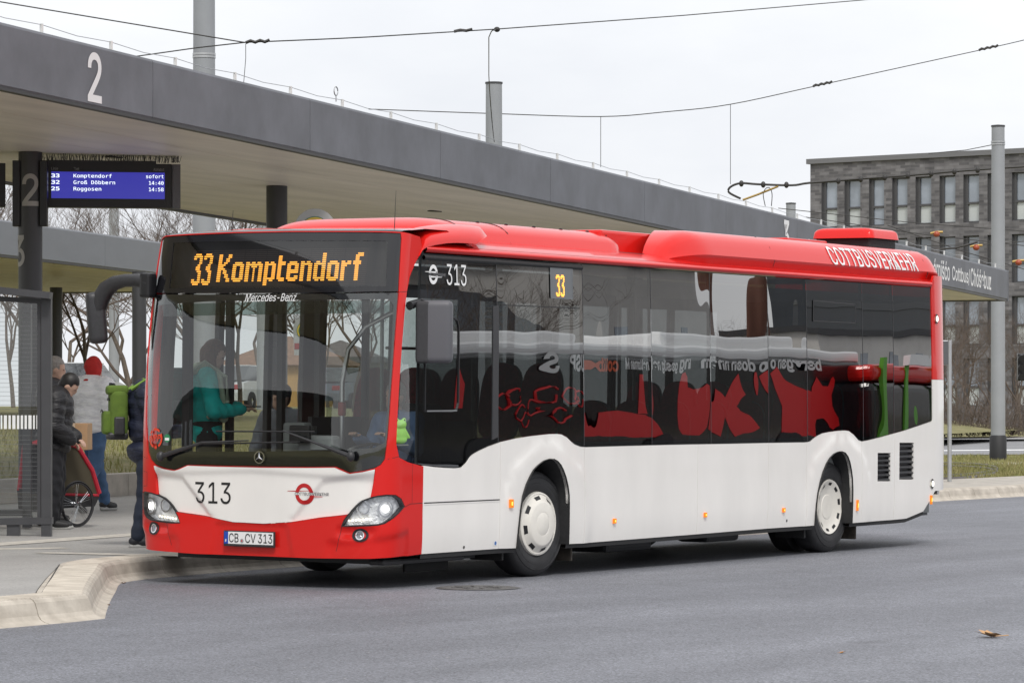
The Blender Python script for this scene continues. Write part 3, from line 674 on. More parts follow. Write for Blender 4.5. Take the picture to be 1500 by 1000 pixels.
# side route box
rb = rect_of(803.5, 394, 834.5, 436); q = [(rb[0], rb[1]), (rb[2], rb[1]), (rb[2], rb[3]), (rb[0], rb[3])]
o = skin_sheet('side_route_display', q, mat('route_box_grey', (.14, .15, .16), .4), bus, surf, d=.002, thick=0, g=.2)
joint('display_frame', q + [q[0]], w=.012, d=.004, m=mat('route_frame_grey', (.16, .17, .18), .5), parent=o)
(r0, r1, r2, r3) = rect_of(811, 402.5, 822.5, 434)
led('route_number_leds', '33', ((r0, r3), (r2, r1)), 2, o).data.transform(Matrix.Translation((0, -.078, 0)))
# cant rail above the windows and its rubber
def rail(s0, s1, z0, z1, m, name, bul=.03, d0=.0):
    b = MB(); secs = []
    n = 60
    for i in range(n + 1):
        s = s0 + (s1 - s0) * i / n; sec = []
        for k in range(9):
            t = k / 8; sec.append(surf(s, z0 + (z1 - z0) * t, d0 + bul * math.sin(math.pi * t) - .05 * t * t))
        secs.append(sec)
    b.loft(secs, smooth=True, cap=False, closed=False); return b.build(name, m, bus)
rail(topl[0][0] + .05, belt[-1][0] + .02, z_top + .012, z_top + .085, M_RED, 'cant_rail')
rail(topl[0][0] + .03, sideX(852, 500), z_top - .055, z_top + .010, M_RUB, 'rain_gutter', bul=.022)
rail(sideX(852, 500), belt[-1][0] + .02, z_top - .002, z_top + .010, M_RUB, 'rain_gutter', bul=.006)
# tail corner post: red above, white below, with lamps
tp = [(belt[-1][0] + .018, tail_top + .004), (s_tail + .7, tail_top + .004), (s_tail + .7, 3.0), (belt[-1][0] + .10, 3.0), (belt[-1][0] + .018, z_top + .02)]
skin_sheet('tail_corner', tp, M_RED, bus, surf, g=.08)
for (u, v, w, h) in ((1368.5, 467, .035, .055), (1364, 708, .03, .06)):
    c = sz(u, v); o = ring_on('marker_lamp', c, .055, .03, M_BLK, bus, surf, .010, n=20, asp=.8); ring_on('lamp_lens', c, .034, 0, mat('lit_white_lens', (.9, .9, .85), .3, emit=(1, .95, .8, .8)), o, surf, .016, n=16)
M_AMB = mat('amber_lens', (.75, .20, .01), .25, emit=(1, .30, .01, .25)); M_AMBL = mat('lit_amber', (1, .6, .1), .3, emit=(1, .55, .06, 1.4))
for (u, v, w, h) in ((745.3, 737, .055, .075), (898.5, 762.5, .045, .045), (1031.5, 753.6, .045, .045), (1146.5, 746.6, .045, .045), (1253, 739.5, .03, .115), (1362.5, 731.5, .035, .10)):
    c = sz(u, v); b = MB(); b.add([side_skin(c[0] + x * w, c[1] + z * h, d) for d in (.002, .018) for x, z in ((-.5, -.5), (.5, -.5), (.5, .5), (-.5, .5))], [(4, 5, 6, 7), (0, 1, 5, 4), (1, 2, 6, 5), (2, 3, 7, 6), (3, 0, 4, 7)])
    o = b.build('side_marker', M_AMB, bus); b = MB(); b.add([side_skin(c[0] + x * w * .35, c[1] + z * h * .4, .0195) for x, z in ((-.5, -.5), (.5, -.5), (.5, .5), (-.5, .5))], [(0, 1, 2, 3)]); b.build('marker_bulb', M_AMBL, o, fix=False)
for (u, v) in ((679, 801), (1152, 762)):
    ring_on('jacking_hole', sz(u, v), .014, 0, M_BLK, bus, side_skin, .002, n=12)
c = sz(725, 795); b = MB(); b.add([side_skin(c[0] + x, c[1] + z, .002) for x, z in ((-.035, -.022), (.03, -.022), (.03, .022), (-.035, .022))], [(0, 1, 2, 3)]); o = b.build('side_sticker', M_STICK_W, bus, fix=False)
b = MB(); b.add([side_skin(c[0] + .018 * math.cos(k), c[1] + .018 * math.sin(k), .003) for k in np.linspace(0, 6, 10)], [tuple(range(10))]); b.build('sticker_dot', mat('sticker_blue', (.05, .16, .45), .5), o, fix=False)
# ------------------------------------------------------------------ wheels
def wheel(x, y, steer=0.0, rear=False, near=True):
    T = Matrix.Translation((x, y, .478 + (.012 if near else -.012))) @ Matrix.Rotation(steer, 4, 'Z') @ Matrix.Rotation(R(90) if near else R(-90), 4, 'X')
    w = .275
    tyre = [(.30, -w), (.40, -w), (.455, -w + .015), (.474, -w + .05), (.478, -w + .10), (.478, -.07), (.474, -.04), (.455, -.012), (.42, .004), (.36, .010), (.31, .004), (.292, -.01), (.288, -.06)]
    o = MB().lathe(tyre, 64, T).build('wheel', M_TYRE, bus)
    b = MB()
    for k in range(2): b.lathe([(.415 - k * .05, .0052 + .002 * k), (.418 - k * .05, .009 + .002 * k), (.422 - k * .05, .0045 + .001 * k)], 64, T)
    b.build('tyre_rib', M_TYRE, o)
    if rear: prof = [(.292, -.015), (.285, .004), (.262, -.002), (.245, -.012), (.18, -.03), (.13, -.035), (.125, -.03), (.06, -.03), (.001, -.03)]
    else: prof = [(.292, -.01), (.286, .014), (.272, .020), (.264, .015), (.256, .019), (.212, .052), (.200, .060), (.188, .064), (.108, .066), (.106, .064), (.102, .066), (.001, .066)]
    MB().lathe(prof, 64, T).build('hub_cap', mat('hub_cap_cream', (.78, .75, .69), .35, noise=(7, .05)), o)
    n = 8 if not rear else 10
    for k in range(n):
        a = 2 * math.pi * k / n + .2; b = MB(); vs = []
        for rr, ww in ((.222, .036), (.252, .042)) if not rear else ((.228, .030), (.256, .034)):
            for sg in (-1, 1): vs.append(T @ Vector((rr * math.cos(a) - sg * ww * math.sin(a), rr * math.sin(a) + sg * ww * math.cos(a), (.0455 if rr < .24 else .0235) if not rear else (-.016 if rr < .24 else -.002))))
        b.add(vs, [(0, 1, 3, 2)]); b.build('vent_slot', M_BLK, o, fix=False)
    return o
wheel(wx_f, .045, steer=R(-3.5)); wheel(wx_r, .05, rear=True); wheel(wx_f, 2.505, near=False); wheel(wx_r, 2.50, rear=True, near=False)
T_ = Matrix.Translation((wx_r, .36, .49)) @ Matrix.Rotation(R(90), 4, 'X'); MB().lathe([(.30, -.27), (.478, -.22), (.478, -.03), (.30, 0)], 40, T_).build('inner_wheel', M_TYRE, bus)
# wheel housings: liner with a fringe lip inside each arch
for wx, arc in ((wx_f, af), (wx_r, ar)):
    b = MB(); secs = []
    for (s, z) in arc:
        p = side_skin(s, z, .018); secs.append([p, p + Vector((0, .05, 0)), Vector((p.x + (wx - p.x) * .05, .08, p.z - (.03 if p.z > .6 else 0))), Vector((p.x + (wx - p.x) * .05, .62, p.z - .02))])
    b.loft(secs, cap=False, closed=False); b.build('wheel_housing', M_RUB, bus)
    b = MB(); b.box2((wx - .75, .62, .3), (wx + .75, .66, 1.25)); b.build('housing_wall', M_INTD, bus)
    MB().bbox((wx + .60, .20, .30), (.03, .34, .34), .008).build('mud_flap', mat('muddy_rubber', (.05, .042, .034), .9, noise=(14, .5)), bus)
    MB().bbox((wx - .62, .20, .30), (.03, .34, .24), .008).build('mud_flap', M_RUB, bus)
# underbody
for a_, b_ in (((.42, .22, .205), (1.95, 2.36, .36)), ((3.7, .25, .27), (7.9, 2.3, .40)), ((9.6, .35, .33), (11.3, 2.2, .5))): MB().box2(a_, b_).build('underbody', M_INTD, bus)
MB().bbox((1.0, .22, .225), (1.3, .16, .05), .02).build('side_step_guard', M_DKPL, bus); MB().bbox((1.5, .45, .20), (.7, .03, .20), .008).build('front_mud_flap', M_RUB, bus)
MB().bbox((5.0, .6, .22), (.9, .5, .14), .04).build('air_tank', M_INTD, bus); MB().bbox((6.9, .5, .24), (.7, .35, .12), .04).build('air_tank', M_INTD, bus)
# ------------------------------------------------------------------ far side, tail, roof
def far(x): return float(np.interp(x, _pl[130:220, 0], _al[130:220]))
FARW = [(.62, 1.05, 2.75), (1.30, .34, 2.72), (1.98, .34, 2.72)]
farp = [(-1.57, .30), (-s_end - .2, .30), (-s_end - .2, 2.88), (-1.57, 2.86)]
fh = []
for (x0, x1, z0) in ((.58, 1.27, 1.0), (1.35, 2.05, .42), (2.12, 2.62, .42), (3.0, 4.15, 1.22), (4.25, 5.4, 1.22), (5.75, 6.38, .42), (6.45, 7.05, .42), (7.35, 8.5, 1.22), (8.6, 9.8, 1.22), (9.9, 11.0, 1.22)):
    fh.append([(-far(x1), z0), (-far(x0), z0), (-far(x0), 2.60), (-far(x1), 2.60)])
skin_sheet('kerb_side_skin', farp, mat('kerb_side_dark', (.045, .045, .048), .4), bus, surf, holes=fh, g=.5, thick=.05)
for q in fh: skin_sheet('kerb_side_window', q, G_CLEAR, bus, surf, d=-.03, thick=0, g=.8)
s_t0 = s_tail + .69
skin_sheet('tail_panel', [(s_t0, tail_top + .004), (S_END, tail_top + .004), (S_END, 3.0), (s_t0, 3.0)], M_RED, bus, surf, g=.2); skin_sheet('tail_panel', [(s_t0, .55), (S_END, .55), (S_END, tail_top), (s_t0, tail_top)], M_WHITE, bus, surf, g=.2)
skin_sheet('tail_panel', [(-S_END, .5), (-s_end - .21, .5), (-s_end - .21, 3.0), (-S_END, 3.0)], M_RED, bus, surf, g=.2)
zr = z_top + .075
secs = []
for i in range(41):
    x = .45 + (11.75 - .45) * i / 40; sec = []
    for k in range(25):
        t = -1 + 2 * k / 24; hw_ = float(np.interp(x, _pl[160:, 0], _pl[160:, 1])) - .06; y = CY + t * hw_; z = zr + .11 * (1 - abs(t) ** 5); sec.append((x, y, z))
    secs.append(sec)
MB().loft(secs, cap=False, closed=False).build('roof_skin', M_RED, bus)
# front roof edge: black shiny lip over the display and red cap behind it
lip = []
for i in range(33):
    s = hd[0][0] + (hd[7][0] - hd[0][0]) * i / 32; z0 = float(np.interp(s, [p[0] for p in hd[:8]], [p[1] for p in hd[:8]]))
    p = surf(s, z0, -.004); lip.append([p, p + Vector((.015, 0, .016)), p + Vector((.05, 0, .028)), p + Vector((.14, 0, .036)), p + Vector((.30, 0, .034))])
MB().loft(lip, cap=False, closed=False).build('display_hood', M_GLOSSBLK, bus)
cap_ = []
for i in range(33):
    p = Vector(lip[i][3]); k = abs(i / 16 - 1)
    cap_.append([p + Vector((0, 0, -.003)), p + Vector((.25, 0, .02)), p + Vector((.6, 0, .02)), Vector((1.6, p.y, zr + .10 * (1 - k ** 6)))])
MB().loft(cap_, cap=False, closed=False).build('roof_cap', M_RED, bus)
# near shoulder fairing sweeping back from the pillar (and its twin on the kerb side)
SH_T = [(596, 341), (602, 336), (612, 332), (632, 329.4), (650, 328.6), (662, 328.4), (680, 329.6), (693, 331.8), (700, 344)]
SH_B = [(611, 375), (615, 367), (621, 362.5), (634, 359), (650, 356.5), (664, 355.8), (680, 356.2), (694, 357.6), (701, 352)]
def shoulder(side):
    secs = []
    tx = [xz(u, v, .27) for u, v in SH_T]; bx_ = [xz(u, v, -.035) for u, v in SH_B]
    N = 30
    for i in range(N + 1):
        q = i / N * 8; a_, c_ = tx[min(7, int(q))].lerp(tx[min(7, int(q)) + 1], q - min(7, int(q))), bx_[min(7, int(q))].lerp(bx_[min(7, int(q)) + 1], q - min(7, int(q))); sec = []
        for k in range(11):
            ang = math.pi / 2 * k / 10; w1, w2 = 1 - math.cos(ang), math.sin(ang)
            sec.append(Vector((c_.x + (a_.x - c_.x) * (w1 + w2) / 2, c_.y + (a_.y - c_.y) * w1, c_.z + (a_.z - c_.z) * w2)))
        sec += [Vector((a_.x, a_.y + .12, a_.z - .02)), Vector((a_.x, a_.y + .14, c_.z)), Vector((c_.x, c_.y + .10, c_.z + .002))]
        if side < 0: sec = [Vector((p.x, 2.55 - p.y, p.z)) for p in sec]
        secs.append(sec)
    o = MB().loft(secs).build('roof_shoulder', M_RED, bus); return o
shoulder(1); shoulder(-1)
def superdome(name, x0, x1, y0, y1, z0, z1, m, ex=5.0, ez=.30, tx=(.25, .35), parent=None, nose=.0):
    """low rounded roof housing: plan rounded rectangle, domed top"""
    secs = []
    N, K = 44, 32
    for i in range(N + 1):
        t = i / N; x = x0 + (x1 - x0) * t; e0 = min(1, (x - x0) / tx[0]) if tx[0] else 1; e1 = min(1, (x1 - x) / tx[1]) if tx[1] else 1
        h = (1 - (1 - e0) ** 2.4) ** .5 * (1 - (1 - e1) ** 2.4) ** .5; w = .80 + .20 * (1 - (1 - e0) ** 2.5) ** .5 * (1 - (1 - e1) ** 2.5) ** .5
        sec = []
        for k in range(K + 1):
            q = -1 + 2 * k / K; q = math.copysign(abs(q) ** .75, q); y = (y0 + y1) / 2 + q * (y1 - y0) / 2 * w
            sec.append((x, y, z0 + (z1 - z0) * h * (1 - abs(q) ** ex) ** ez))
        secs.append(sec)
    return MB().loft(secs, cap=False, closed=False).build(name, m, parent or bus)
AC = superdome('air_conditioning_unit', 1.25, 4.95, .33, 2.22, zr + .02, 3.235, M_RED, ex=6, ez=.45, tx=(.55, .28))
for xj in (1.95, 2.75): 
    b = MB(); pts = []
    for k in range(25):
        q = -1 + 2 * k / 24; q = math.copysign(abs(q) ** .75, q); pts.append((xj, 1.275 + q * .945, zr + .02 + (3.235 - zr - .02) * (1 - abs(q) ** 6) ** .45 + .001))
    b.tube(pts, .005, 4); b.build('housing_joint', M_RUB, AC)
for k in range(5): MB().ell((2.6 + .5 * k, .62, 3.222), (.02, .02, .012), 8, 4).build('bolt_cap', M_RUB, AC)
def fairing(x0, x1, side=1):
    """long side fairing carrying the operator name"""
    secs = []; N = 60
    for i in range(N + 1):
        t = i / N; x = x0 + (x1 - x0) * t; e = min(1, (x - x0) / .75); e2 = min(1, (x1 - x) / .5)
        zt = 2.98 + .305 * (e * (2 - e)) ** .7 if e < 1 else 3.285
        zt = zr + (zt - zr) * (1 - (1 - e2) ** 3.0) if e2 < 1 else zt
        zb = z_top + .095 - .02 * max(0, 1 - e); yo = .035 + .16 * (1 - e) ** 1.5 + .16 * (1 - e2) ** 2.2; hgt = zt - zb; sec = []
        prof = [(.030, 0), (-.012, .22), (-.020, .26), (-.010, .32), (.015, .50), (.055, .70), (.10, .84), (.17, .95), (.27, 1.0), (.60, 1.02)]
        for (py, pz) in prof: sec.append((x, yo + py * (.30 + .70 * e if py > 0 else 1), zb + hgt * pz))
        if side < 0: sec = [(p[0], 2.55 - p[1], p[2]) for p in sec]
        secs.append(sec)
    me = MB().loft(secs, cap=False, closed=False).fixed('roof_fairing')
    bm = bmesh.new(); bm.from_mesh(me)
    for e in bm.edges:
        if len(e.link_faces) == 2 and e.link_faces[0].normal.angle(e.link_faces[1].normal, 0) > R(32): e.smooth = False
    bm.to_mesh(me); bm.free()
    return link('roof_fairing', me, M_RED, bus), (zb, zt)
FX0 = xz(972, 378, .10).x; FX1 = 11.72
fa, _ = fairing(FX0, FX1); fairing(FX0, FX1, -1)
def fair_pt(s, z, d):   # on the fairing face: y from the pressed profile
    zb = z_top + .095; hg = 3.285 - zb; k = (z - zb) / hg; y = .035 + float(np.interp(k, [0, .22, .26, .32, .5, .7, .84, .95, 1], [.03, -.012, -.02, -.010, .015, .055, .10, .17, .27])); return Vector((s, y - d, z + d * .3))
a_ = xz(1212, 390, .05); b_ = xz(1338, 397, .05)
text_on('operator_lettering', 'COTTBUSVERKEHR', M_STICK_W, fa, fair_pt, (a_.x, z_top + .095 + .075, b_.x, z_top + .095 + .275), d=.008, bold=.004, space=1.03, cuts=8)
for xj in (xz(1121, 370, .1).x, xz(1346, 390, .1).x):
    MB().tube([(xj, .05 + y, z) for y, z in [(-.012, z_top + .11), (-.034, z_top + .17), (-.022, z_top + .20), (.03, 3.17), (.09, 3.23), (.2, 3.28)]], .003, 4).build('fairing_joint', M_RUB, fa)
cx0, cx1 = xz(877, 360, .50).x, xz(1050, 360, .50).x; cz1 = xz(930, 343.5, .50).z
MB().bbox(((cx0 + cx1) / 2, 1.275, (cz1 + zr) / 2 + .02), (cx1 - cx0, 1.55, cz1 - zr), .03).build('roof_cabinet', M_RED, bus)
MB().box2((xz(884, 360, .495).x, .494, zr), (xz(884, 360, .495).x + .012, .5, cz1 - .03)).build('cabinet_joint', M_RUB, bus)
MB().bbox((8.9, 1.275, 3.10), (4.6, 1.5, .26), .05).build('roof_deck', M_RED, bus)
MB().bbox(((cx0 + cx1) / 2 - .2, .40, zr + .075), (cx1 - cx0 - .3, .08, .04), .01).build('roof_rail', M_BLK, bus)
ec = xz(1272, 350, .70); ez1, ez0 = xz(1272, 333, .70).z, xz(1272, 347, .70).z; eL = xz(1313, 350, .70).x - ec.x; eW = .72
fb = MB().bbox((ec.x + eL / 2, .70 + eW / 2, (ez0 + 3.15) / 2), (eL - .05, eW - .05, ez0 - 3.15), .02).build('exhaust_box', mat('mesh_black', (.015, .015, .016), .6, bump=(120, .8, .01)), bus)
superdome('exhaust_lid', ec.x - .02, ec.x + eL + .02, .68, .72 + eW, ez0 - .01, ez1, M_RED, ex=8, ez=.35, tx=(.10, .10), parent=fb)
q_ = xz(1152, 348, .9); MB().bbox((q_.x + .45, 1.25, q_.z - .10), (1.0, .7, .2), .02).build('roof_cover', M_RED, bus)
pa = surf(*sz(311, 343), 0) + Vector((.25, 0, .02)); MB().tube([pa, pa + Vector((.02, 0, .20))], [.006, .002], 5).build('aerial', M_BLK, bus)
pb = xz(574, 335, .35); MB().tube([pb, pb + Vector((.02, 0, .33))], [.004, .0015], 5).build('whip_aerial', M_BLK, bus)
# ------------------------------------------------------------------ mirrors
def mirror_near():
    c = at_depth(636, 485, 0); 
    a = xz(617, 445, -.16); b_ = xz(658, 527, -.16)
    xc, zc = (a.x + b_.x) / 2, (a.z + b_.z) / 2
    p = xz(637, 486, -.20)
    T = Matrix.Translation(p) @ Matrix.Rotation(R(-64), 4, 'Z')
    o = MB().bbox((0, 0, 0), (.275, .15, .535), .055, seg=4, M=T).build('wing_mirror', M_MIRR, bus)
    for q in o.data.polygons: q.use_smooth = True
    MB().bbox((0, 0, 0), (.12, .165, .53), .03, seg=3, M=T @ Matrix.Translation((-.115, .004, -.004))).build('mirror_shell', M_DKPL, o)
    MB().tube([p + Vector((0, .05, .22)), p + Vector((.02, .18, .26)), surf(sz(600, 440)[0], p.z + .22, -.02)], [.035, .03, .04], 8).build('mirror_arm', M_DKPL, o)
mirror_near()
def mirror_far():
    base = surf(*sz(214, 415), 0)
    def q(u, v, dx=0): 
        # plane across the bus just ahead of the front corner
        d = sight(u, v); t = (base.x - .10 - CAM[0]) / d[0]; return Vector(CAM + d * t)
    arm = [q(217, 417), q(200, 412.5), q(180, 413), q(165, 417), q(153, 426), q(145, 440), q(140, 458)]
    o = MB().tube(arm, [.062, .058, .058, .066, .078, .080, .075], 12).build('wing_mirror', M_DKPL, bus)
    T = Matrix.Translation(q(139, 468)) @ Matrix.Rotation(R(-50), 4, 'Z') @ Matrix.Rotation(R(-5), 4, 'Y')
    m2 = MB().bbox((0, 0, 0), (.17, .16, .46), .06, seg=4, M=T).build('mirror_head', M_DKPL, o)
    for f in m2.data.polygons: f.use_smooth = True
    MB().bbox(q(214, 420), (.12, .12, .22), .03, seg=2).build('mirror_bracket', M_BLK, o)
mirror_far()
p = surf(*sz(595, 651), -.06)
MB().bbox(p + Vector((0, .02, -.004)), (.14, .10, .014), .003).build('cab_ledge', M_INT, bus)
# ------------------------------------------------------------------ bus interior
M_SEAT = mat('dark_red_seat_fabric', (.42, .018, .045), .8, noise=(40, .35))
M_SHELL = mat('seat_shell_grey', (.24, .25, .26), .5)
M_POLE = mat('steel_grab_pole', (.42, .43, .43), .3, metal=.9)
MB().box2((.35, .12, .33), (11.4, 2.45, .37)).build('cabin_floor', mat('cabin_floor_grey', (.07, .072, .078), .6, noise=(60, .2)), bus)
MB().box2((.75, .12, 2.72), (11.4, 2.45, 2.76)).build('cabin_ceiling', mat('ceiling_pale', (.55, .55, .53), .6), bus)
MB().box2((3.0, .10, .36), (11.4, .14, 1.22)).build('inner_lining', M_INT, bus)
MB().box2((8.1, .14, .37), (11.4, 2.42, .62)).build('rear_podium', M_INTD, bus)
MB().box2((11.35, .12, .4), (11.4, 2.45, 2.75)).build('rear_bulkhead', M_INTD, bus)
def seat(x, y, z0=.37, back=1):
    o = MB().bbox((x, y, z0 + .43), (.42, .42, .10), .035, seg=2).build('passenger_seat', M_SEAT, bus)
    T = Matrix.Translation((x + .22 * back, y, z0 + .80)) @ Matrix.Rotation(R(10) * back, 4, 'Y')
    prof = smooth_poly([(-.20, -.36), (.20, -.36), (.21, .10), (.17, .34), (0, .40), (-.17, .34), (-.21, .10)], 2)
    MB().prism(prof, T @ Vector((-.03, 0, 0)), T.to_3x3() @ Vector((0, 1, 0)), T.to_3x3() @ Vector((0, 0, 1)), T.to_3x3() @ Vector((1, 0, 0)), .055).build('backrest', M_SEAT, o)
    MB().prism([(a * 1.03, b_ * 1.02) for a, b_ in prof], T @ Vector((.027, 0, 0)), T.to_3x3() @ Vector((0, 1, 0)), T.to_3x3() @ Vector((0, 0, 1)), T.to_3x3() @ Vector((1, 0, 0)), .03).build('seat_shell', M_SHELL, o)
    MB().box2((x - .05, y - .15, z0), (x + .12, y + .15, z0 + .39)).build('seat_base', M_INTD, o)
for x in (3.15, 4.05, 4.85, 5.65, 6.45, 7.25): 
    for y in (.40, .84): seat(x, y, .37 + (.40 if x < 3.4 else 0.05))
for x in (3.05, 3.85): seat(x, 1.75, .72); seat(x, 2.18, .72)
for x in (8.3, 9.1, 9.9, 10.7):
    for y in (.40, .84, 1.75, 2.18): seat(x, y, .62)
for (x, y) in ((2.75, .75), (2.75, 1.75), (4.5, 1.1), (5.6, 1.6), (6.1, 1.1), (7.3, 1.6), (8.0, 1.1), (9.4, 1.1), (5.3, 2.3), (7.2, 2.3)):
    MB().tube([(x, y, .37), (x, y, 2.72)], .018, 8).build('grab_pole', M_POLE, bus)
for y in (.95, 1.6): MB().tube([(2.6, y, 2.08), (7.9, y, 2.08)], .016, 6).build('ceiling_rail', M_POLE, bus)
# curved yellow-grey hand rail by the door
q = [(1.35, 1.25, 1.15), (1.35, 1.25, 1.75), (1.37, 1.20, 2.05), (1.42, 1.05, 2.25), (1.48, .85, 2.36), (1.5, .75, 2.4)]
MB().tube(q, .022, 8).build('curved_grab_rail', M_POLE, bus)
MB().bbox((1.35, 1.25, 1.52), (.06, .06, .13), .02).build('stop_button', mat('button_red', (.3, .02, .02), .4), bus)
# cab: dashboard, binnacle, steering wheel, cab door, ticket machine, driver's seat
dash = MB(); secs = []
for i in range(21):
    s = -1.15 + 2.35 * i / 20; p = surf(s, 1.06, -.04); k = 1
    secs.append([surf(s, .95, -.05), p, p + Vector((.12, 0, .03)), p + Vector((.42, 0, -.02)), p + Vector((.46, 0, -.45))])
dash.loft(secs, cap=False, closed=False); dash.build('dashboard', mat('dashboard_grey', (.055, .060, .062), .6, noise=(30, .2)), bus)
for (a, b_) in (((.62, .95), (.30, .24)), ):
    MB().bbox((.62, .75, 1.10), (.30, .62, .14), .05, seg=2).build('instrument_binnacle', M_INTD, bus)
T = Matrix.Translation((.86, .72, 1.10)) @ Matrix.Rotation(R(-32), 4, 'Y')
b = MB(); ring = [T @ Vector((.225 * math.cos(k * math.pi / 14), .225 * math.sin(k * math.pi / 14), 0)) for k in range(29)]; b.tube(ring, .016, 6, cap=False)
for k in (0, 2.2, -2.2): b.tube([T @ Vector((0, 0, -.04)), T @ Vector((.22 * math.cos(k), .22 * math.sin(k), 0))], .014, 5)
b.build('steering_wheel', M_BLK, bus)
MB().box2((.95, 1.30, .37), (1.75, 1.34, 1.45)).build('cab_door', M_INTD, bus)
MB().box2((1.80, .14, .37), (1.84, 1.34, 1.42)).build('cab_partition', M_INTD, bus); MB().box2((1.81, .14, 1.42), (1.825, 1.34, 2.45)).build('partition_glass', glass('screen_glass', (.72, .76, .75), 1.4), bus); MB().box2((1.79, 1.29, 1.42), (1.85, 1.34, 2.72)).build('partition_post', M_INTD, bus)
MB().bbox((.95, 1.42, 1.25), (.22, .24, .30), .03).build('ticket_machine', M_INT, bus)
MB().bbox((.85, 1.15, 1.18), (.16, .36, .22), .03).build('cash_tray', mat('tray_grey', (.30, .31, .32), .5), bus)
o = MB().bbox((1.48, .70, .78), (.48, .50, .12), .04).build('driver_seat', M_INTD, bus); MB().bbox((1.73, .70, 1.20), (.12, .48, .75), .05).build('driver_backrest', M_INTD, o)
MB().bbox((.70, 1.25, 1.30), (.04, .22, .16), .02).build('cab_screen', M_BLK, bus)
# door posts, glass screens and wheel boxes inside
for x in (1.28, 2.09, 2.70): MB().box2((x - .03, 2.40, .37), (x + .03, 2.46, 2.70)).build('door_post', M_INTD, bus)
for x in (.60,): MB().box2((x - .03, 2.36, 1.0), (x + .03, 2.44, 2.70)).build('door_post', M_INTD, bus)
MB().box2((2.72, 1.55, .9), (2.735, 2.35, 2.0)).build('draught_screen', glass('screen_glass', (.72, .76, .75), 1.4), bus)
MB().bbox((2.85, 2.1, .62), (1.0, .7, .5), .08).build('wheel_box', M_INT, bus)
MB().bbox((2.85, .45, .62), (1.0, .65, .5), .08).build('wheel_box', M_INT, bus)
MB().bbox(surf(*sz(393, 450), -.05), (.05, .07, .075), .01).build('rain_sensor', M_BLK, bus)
# ------------------------------------------------------------------ ground, road, platform, kerb
def road_mat(name, base, speck, patch=.18, rough=.75, tint=(1, 1, 1.03), bumpy=.5):
    m = bpy.data.materials.new(name); m.use_nodes = True; nt = m.node_tree; nd, lk = nt.nodes, nt.links; b = nd['Principled BSDF']
    t = nd.new('ShaderNodeTexCoord')
    def noise(sc, det, rg=.6, st=None):
        n = nd.new('ShaderNodeTexNoise'); n.inputs['Scale'].default_value = sc; n.inputs['Detail'].default_value = det; n.inputs['Roughness'].default_value = rg
        if st:
            mp_ = nd.new('ShaderNodeMapping'); mp_.inputs['Scale'].default_value = st; mp_.inputs['Rotation'].default_value = (0, 0, R(12)); lk.new(t.outputs['Object'], mp_.inputs['Vector']); lk.new(mp_.outputs['Vector'], n.inputs['Vector'])
        else: lk.new(t.outputs['Object'], n.inputs['Vector'])
        return n
    big = noise(.35, 5, .6, (.5, 1.6, 1)); mid = noise(2.2, 6); fine = noise(60, 4, .7); vo = nd.new('ShaderNodeTexVoronoi'); vo.inputs['Scale'].default_value = 75; lk.new(t.outputs['Object'], vo.inputs['Vector'])
    def rng(src, a, c):
        r = nd.new('ShaderNodeMapRange'); r.inputs['From Min'].default_value = .3; r.inputs['From Max'].default_value = .7; r.inputs['To Min'].default_value = a; r.inputs['To Max'].default_value = c; lk.new(src, r.inputs['Value']); return r.outputs[0]
    def mul(a, c):
        k = nd.new('ShaderNodeMath'); k.operation = 'MULTIPLY'; lk.new(a, k.inputs[0]); lk.new(c, k.inputs[1]); return k.outputs[0]
    v = mul(mul(rng(big.outputs['Fac'], 1 - patch, 1 + patch), rng(mid.outputs['Fac'], 1 - patch * .5, 1 + patch * .5)), mul(rng(fine.outputs['Fac'], 1 - speck, 1 + speck), rng(vo.outputs['Color'], 1 - speck * .8, 1 + speck * .8)))
    if patch > .15:                                   # wheel tracks along the bay, dark drips
        trk = noise(1.0, 3, .5, (.07, 1.25, 1)); v = mul(v, rng(trk.outputs['Fac'], .90, 1.08)); st = noise(.9, 4, .55); r_ = nd.new('ShaderNodeValToRGB'); r_.color_ramp.elements[0].position = .66; r_.color_ramp.elements[0].color = (1, 1, 1, 1); r_.color_ramp.elements[1].position = .76; r_.color_ramp.elements[1].color = (.72, .72, .73, 1); lk.new(st.outputs['Fac'], r_.inputs['Fac']); v = mul(v, r_.outputs['Color'])
    mx_ = nd.new('ShaderNodeMixRGB'); mx_.blend_type = 'MULTIPLY'; mx_.inputs['Fac'].default_value = 1; mx_.inputs['Color1'].default_value = (base * tint[0], base * tint[1], base * tint[2], 1); lk.new(v, mx_.inputs['Color2']); lk.new(mx_.outputs[0], b.inputs['Base Color'])
    b.inputs['Roughness'].default_value = rough
    bp = nd.new('ShaderNodeBump'); bp.inputs['Strength'].default_value = bumpy; bp.inputs['Distance'].default_value = .006; lk.new(fine.outputs['Fac'], bp.inputs['Height']); lk.new(bp.outputs['Normal'], b.inputs['Normal'])
    MATS[name] = m; return m
M_ROAD = road_mat('worn_asphalt', .165, .42, patch=.17, rough=.62, tint=(.98, 1.01, 1.14))
M_PLAT = road_mat('platform_paving', .32, .12, patch=.12, rough=.75, tint=(1.03, 1, .96), bumpy=.2)
M_KERB = mat('kerb_concrete', (.36, .32, .27), .8, noise=(4.5, .2), col2=(.56, .51, .44), bump=(60, .35, .004))
M_TACT = mat('tactile_strip_pale', (.50, .47, .42), .8, noise=(9, .2), bump=(45, .6, .01))
M_CONC = mat('pale_concrete', (.42, .39, .35), .85, noise=(4, .18), bump=(40, .3, .01))
M_GRASS = mat('winter_grass_soil', (.16, .16, .055), .95, noise=(2.5, .4), col2=(.27, .235, .12), bump=(25, 1.0, .05))
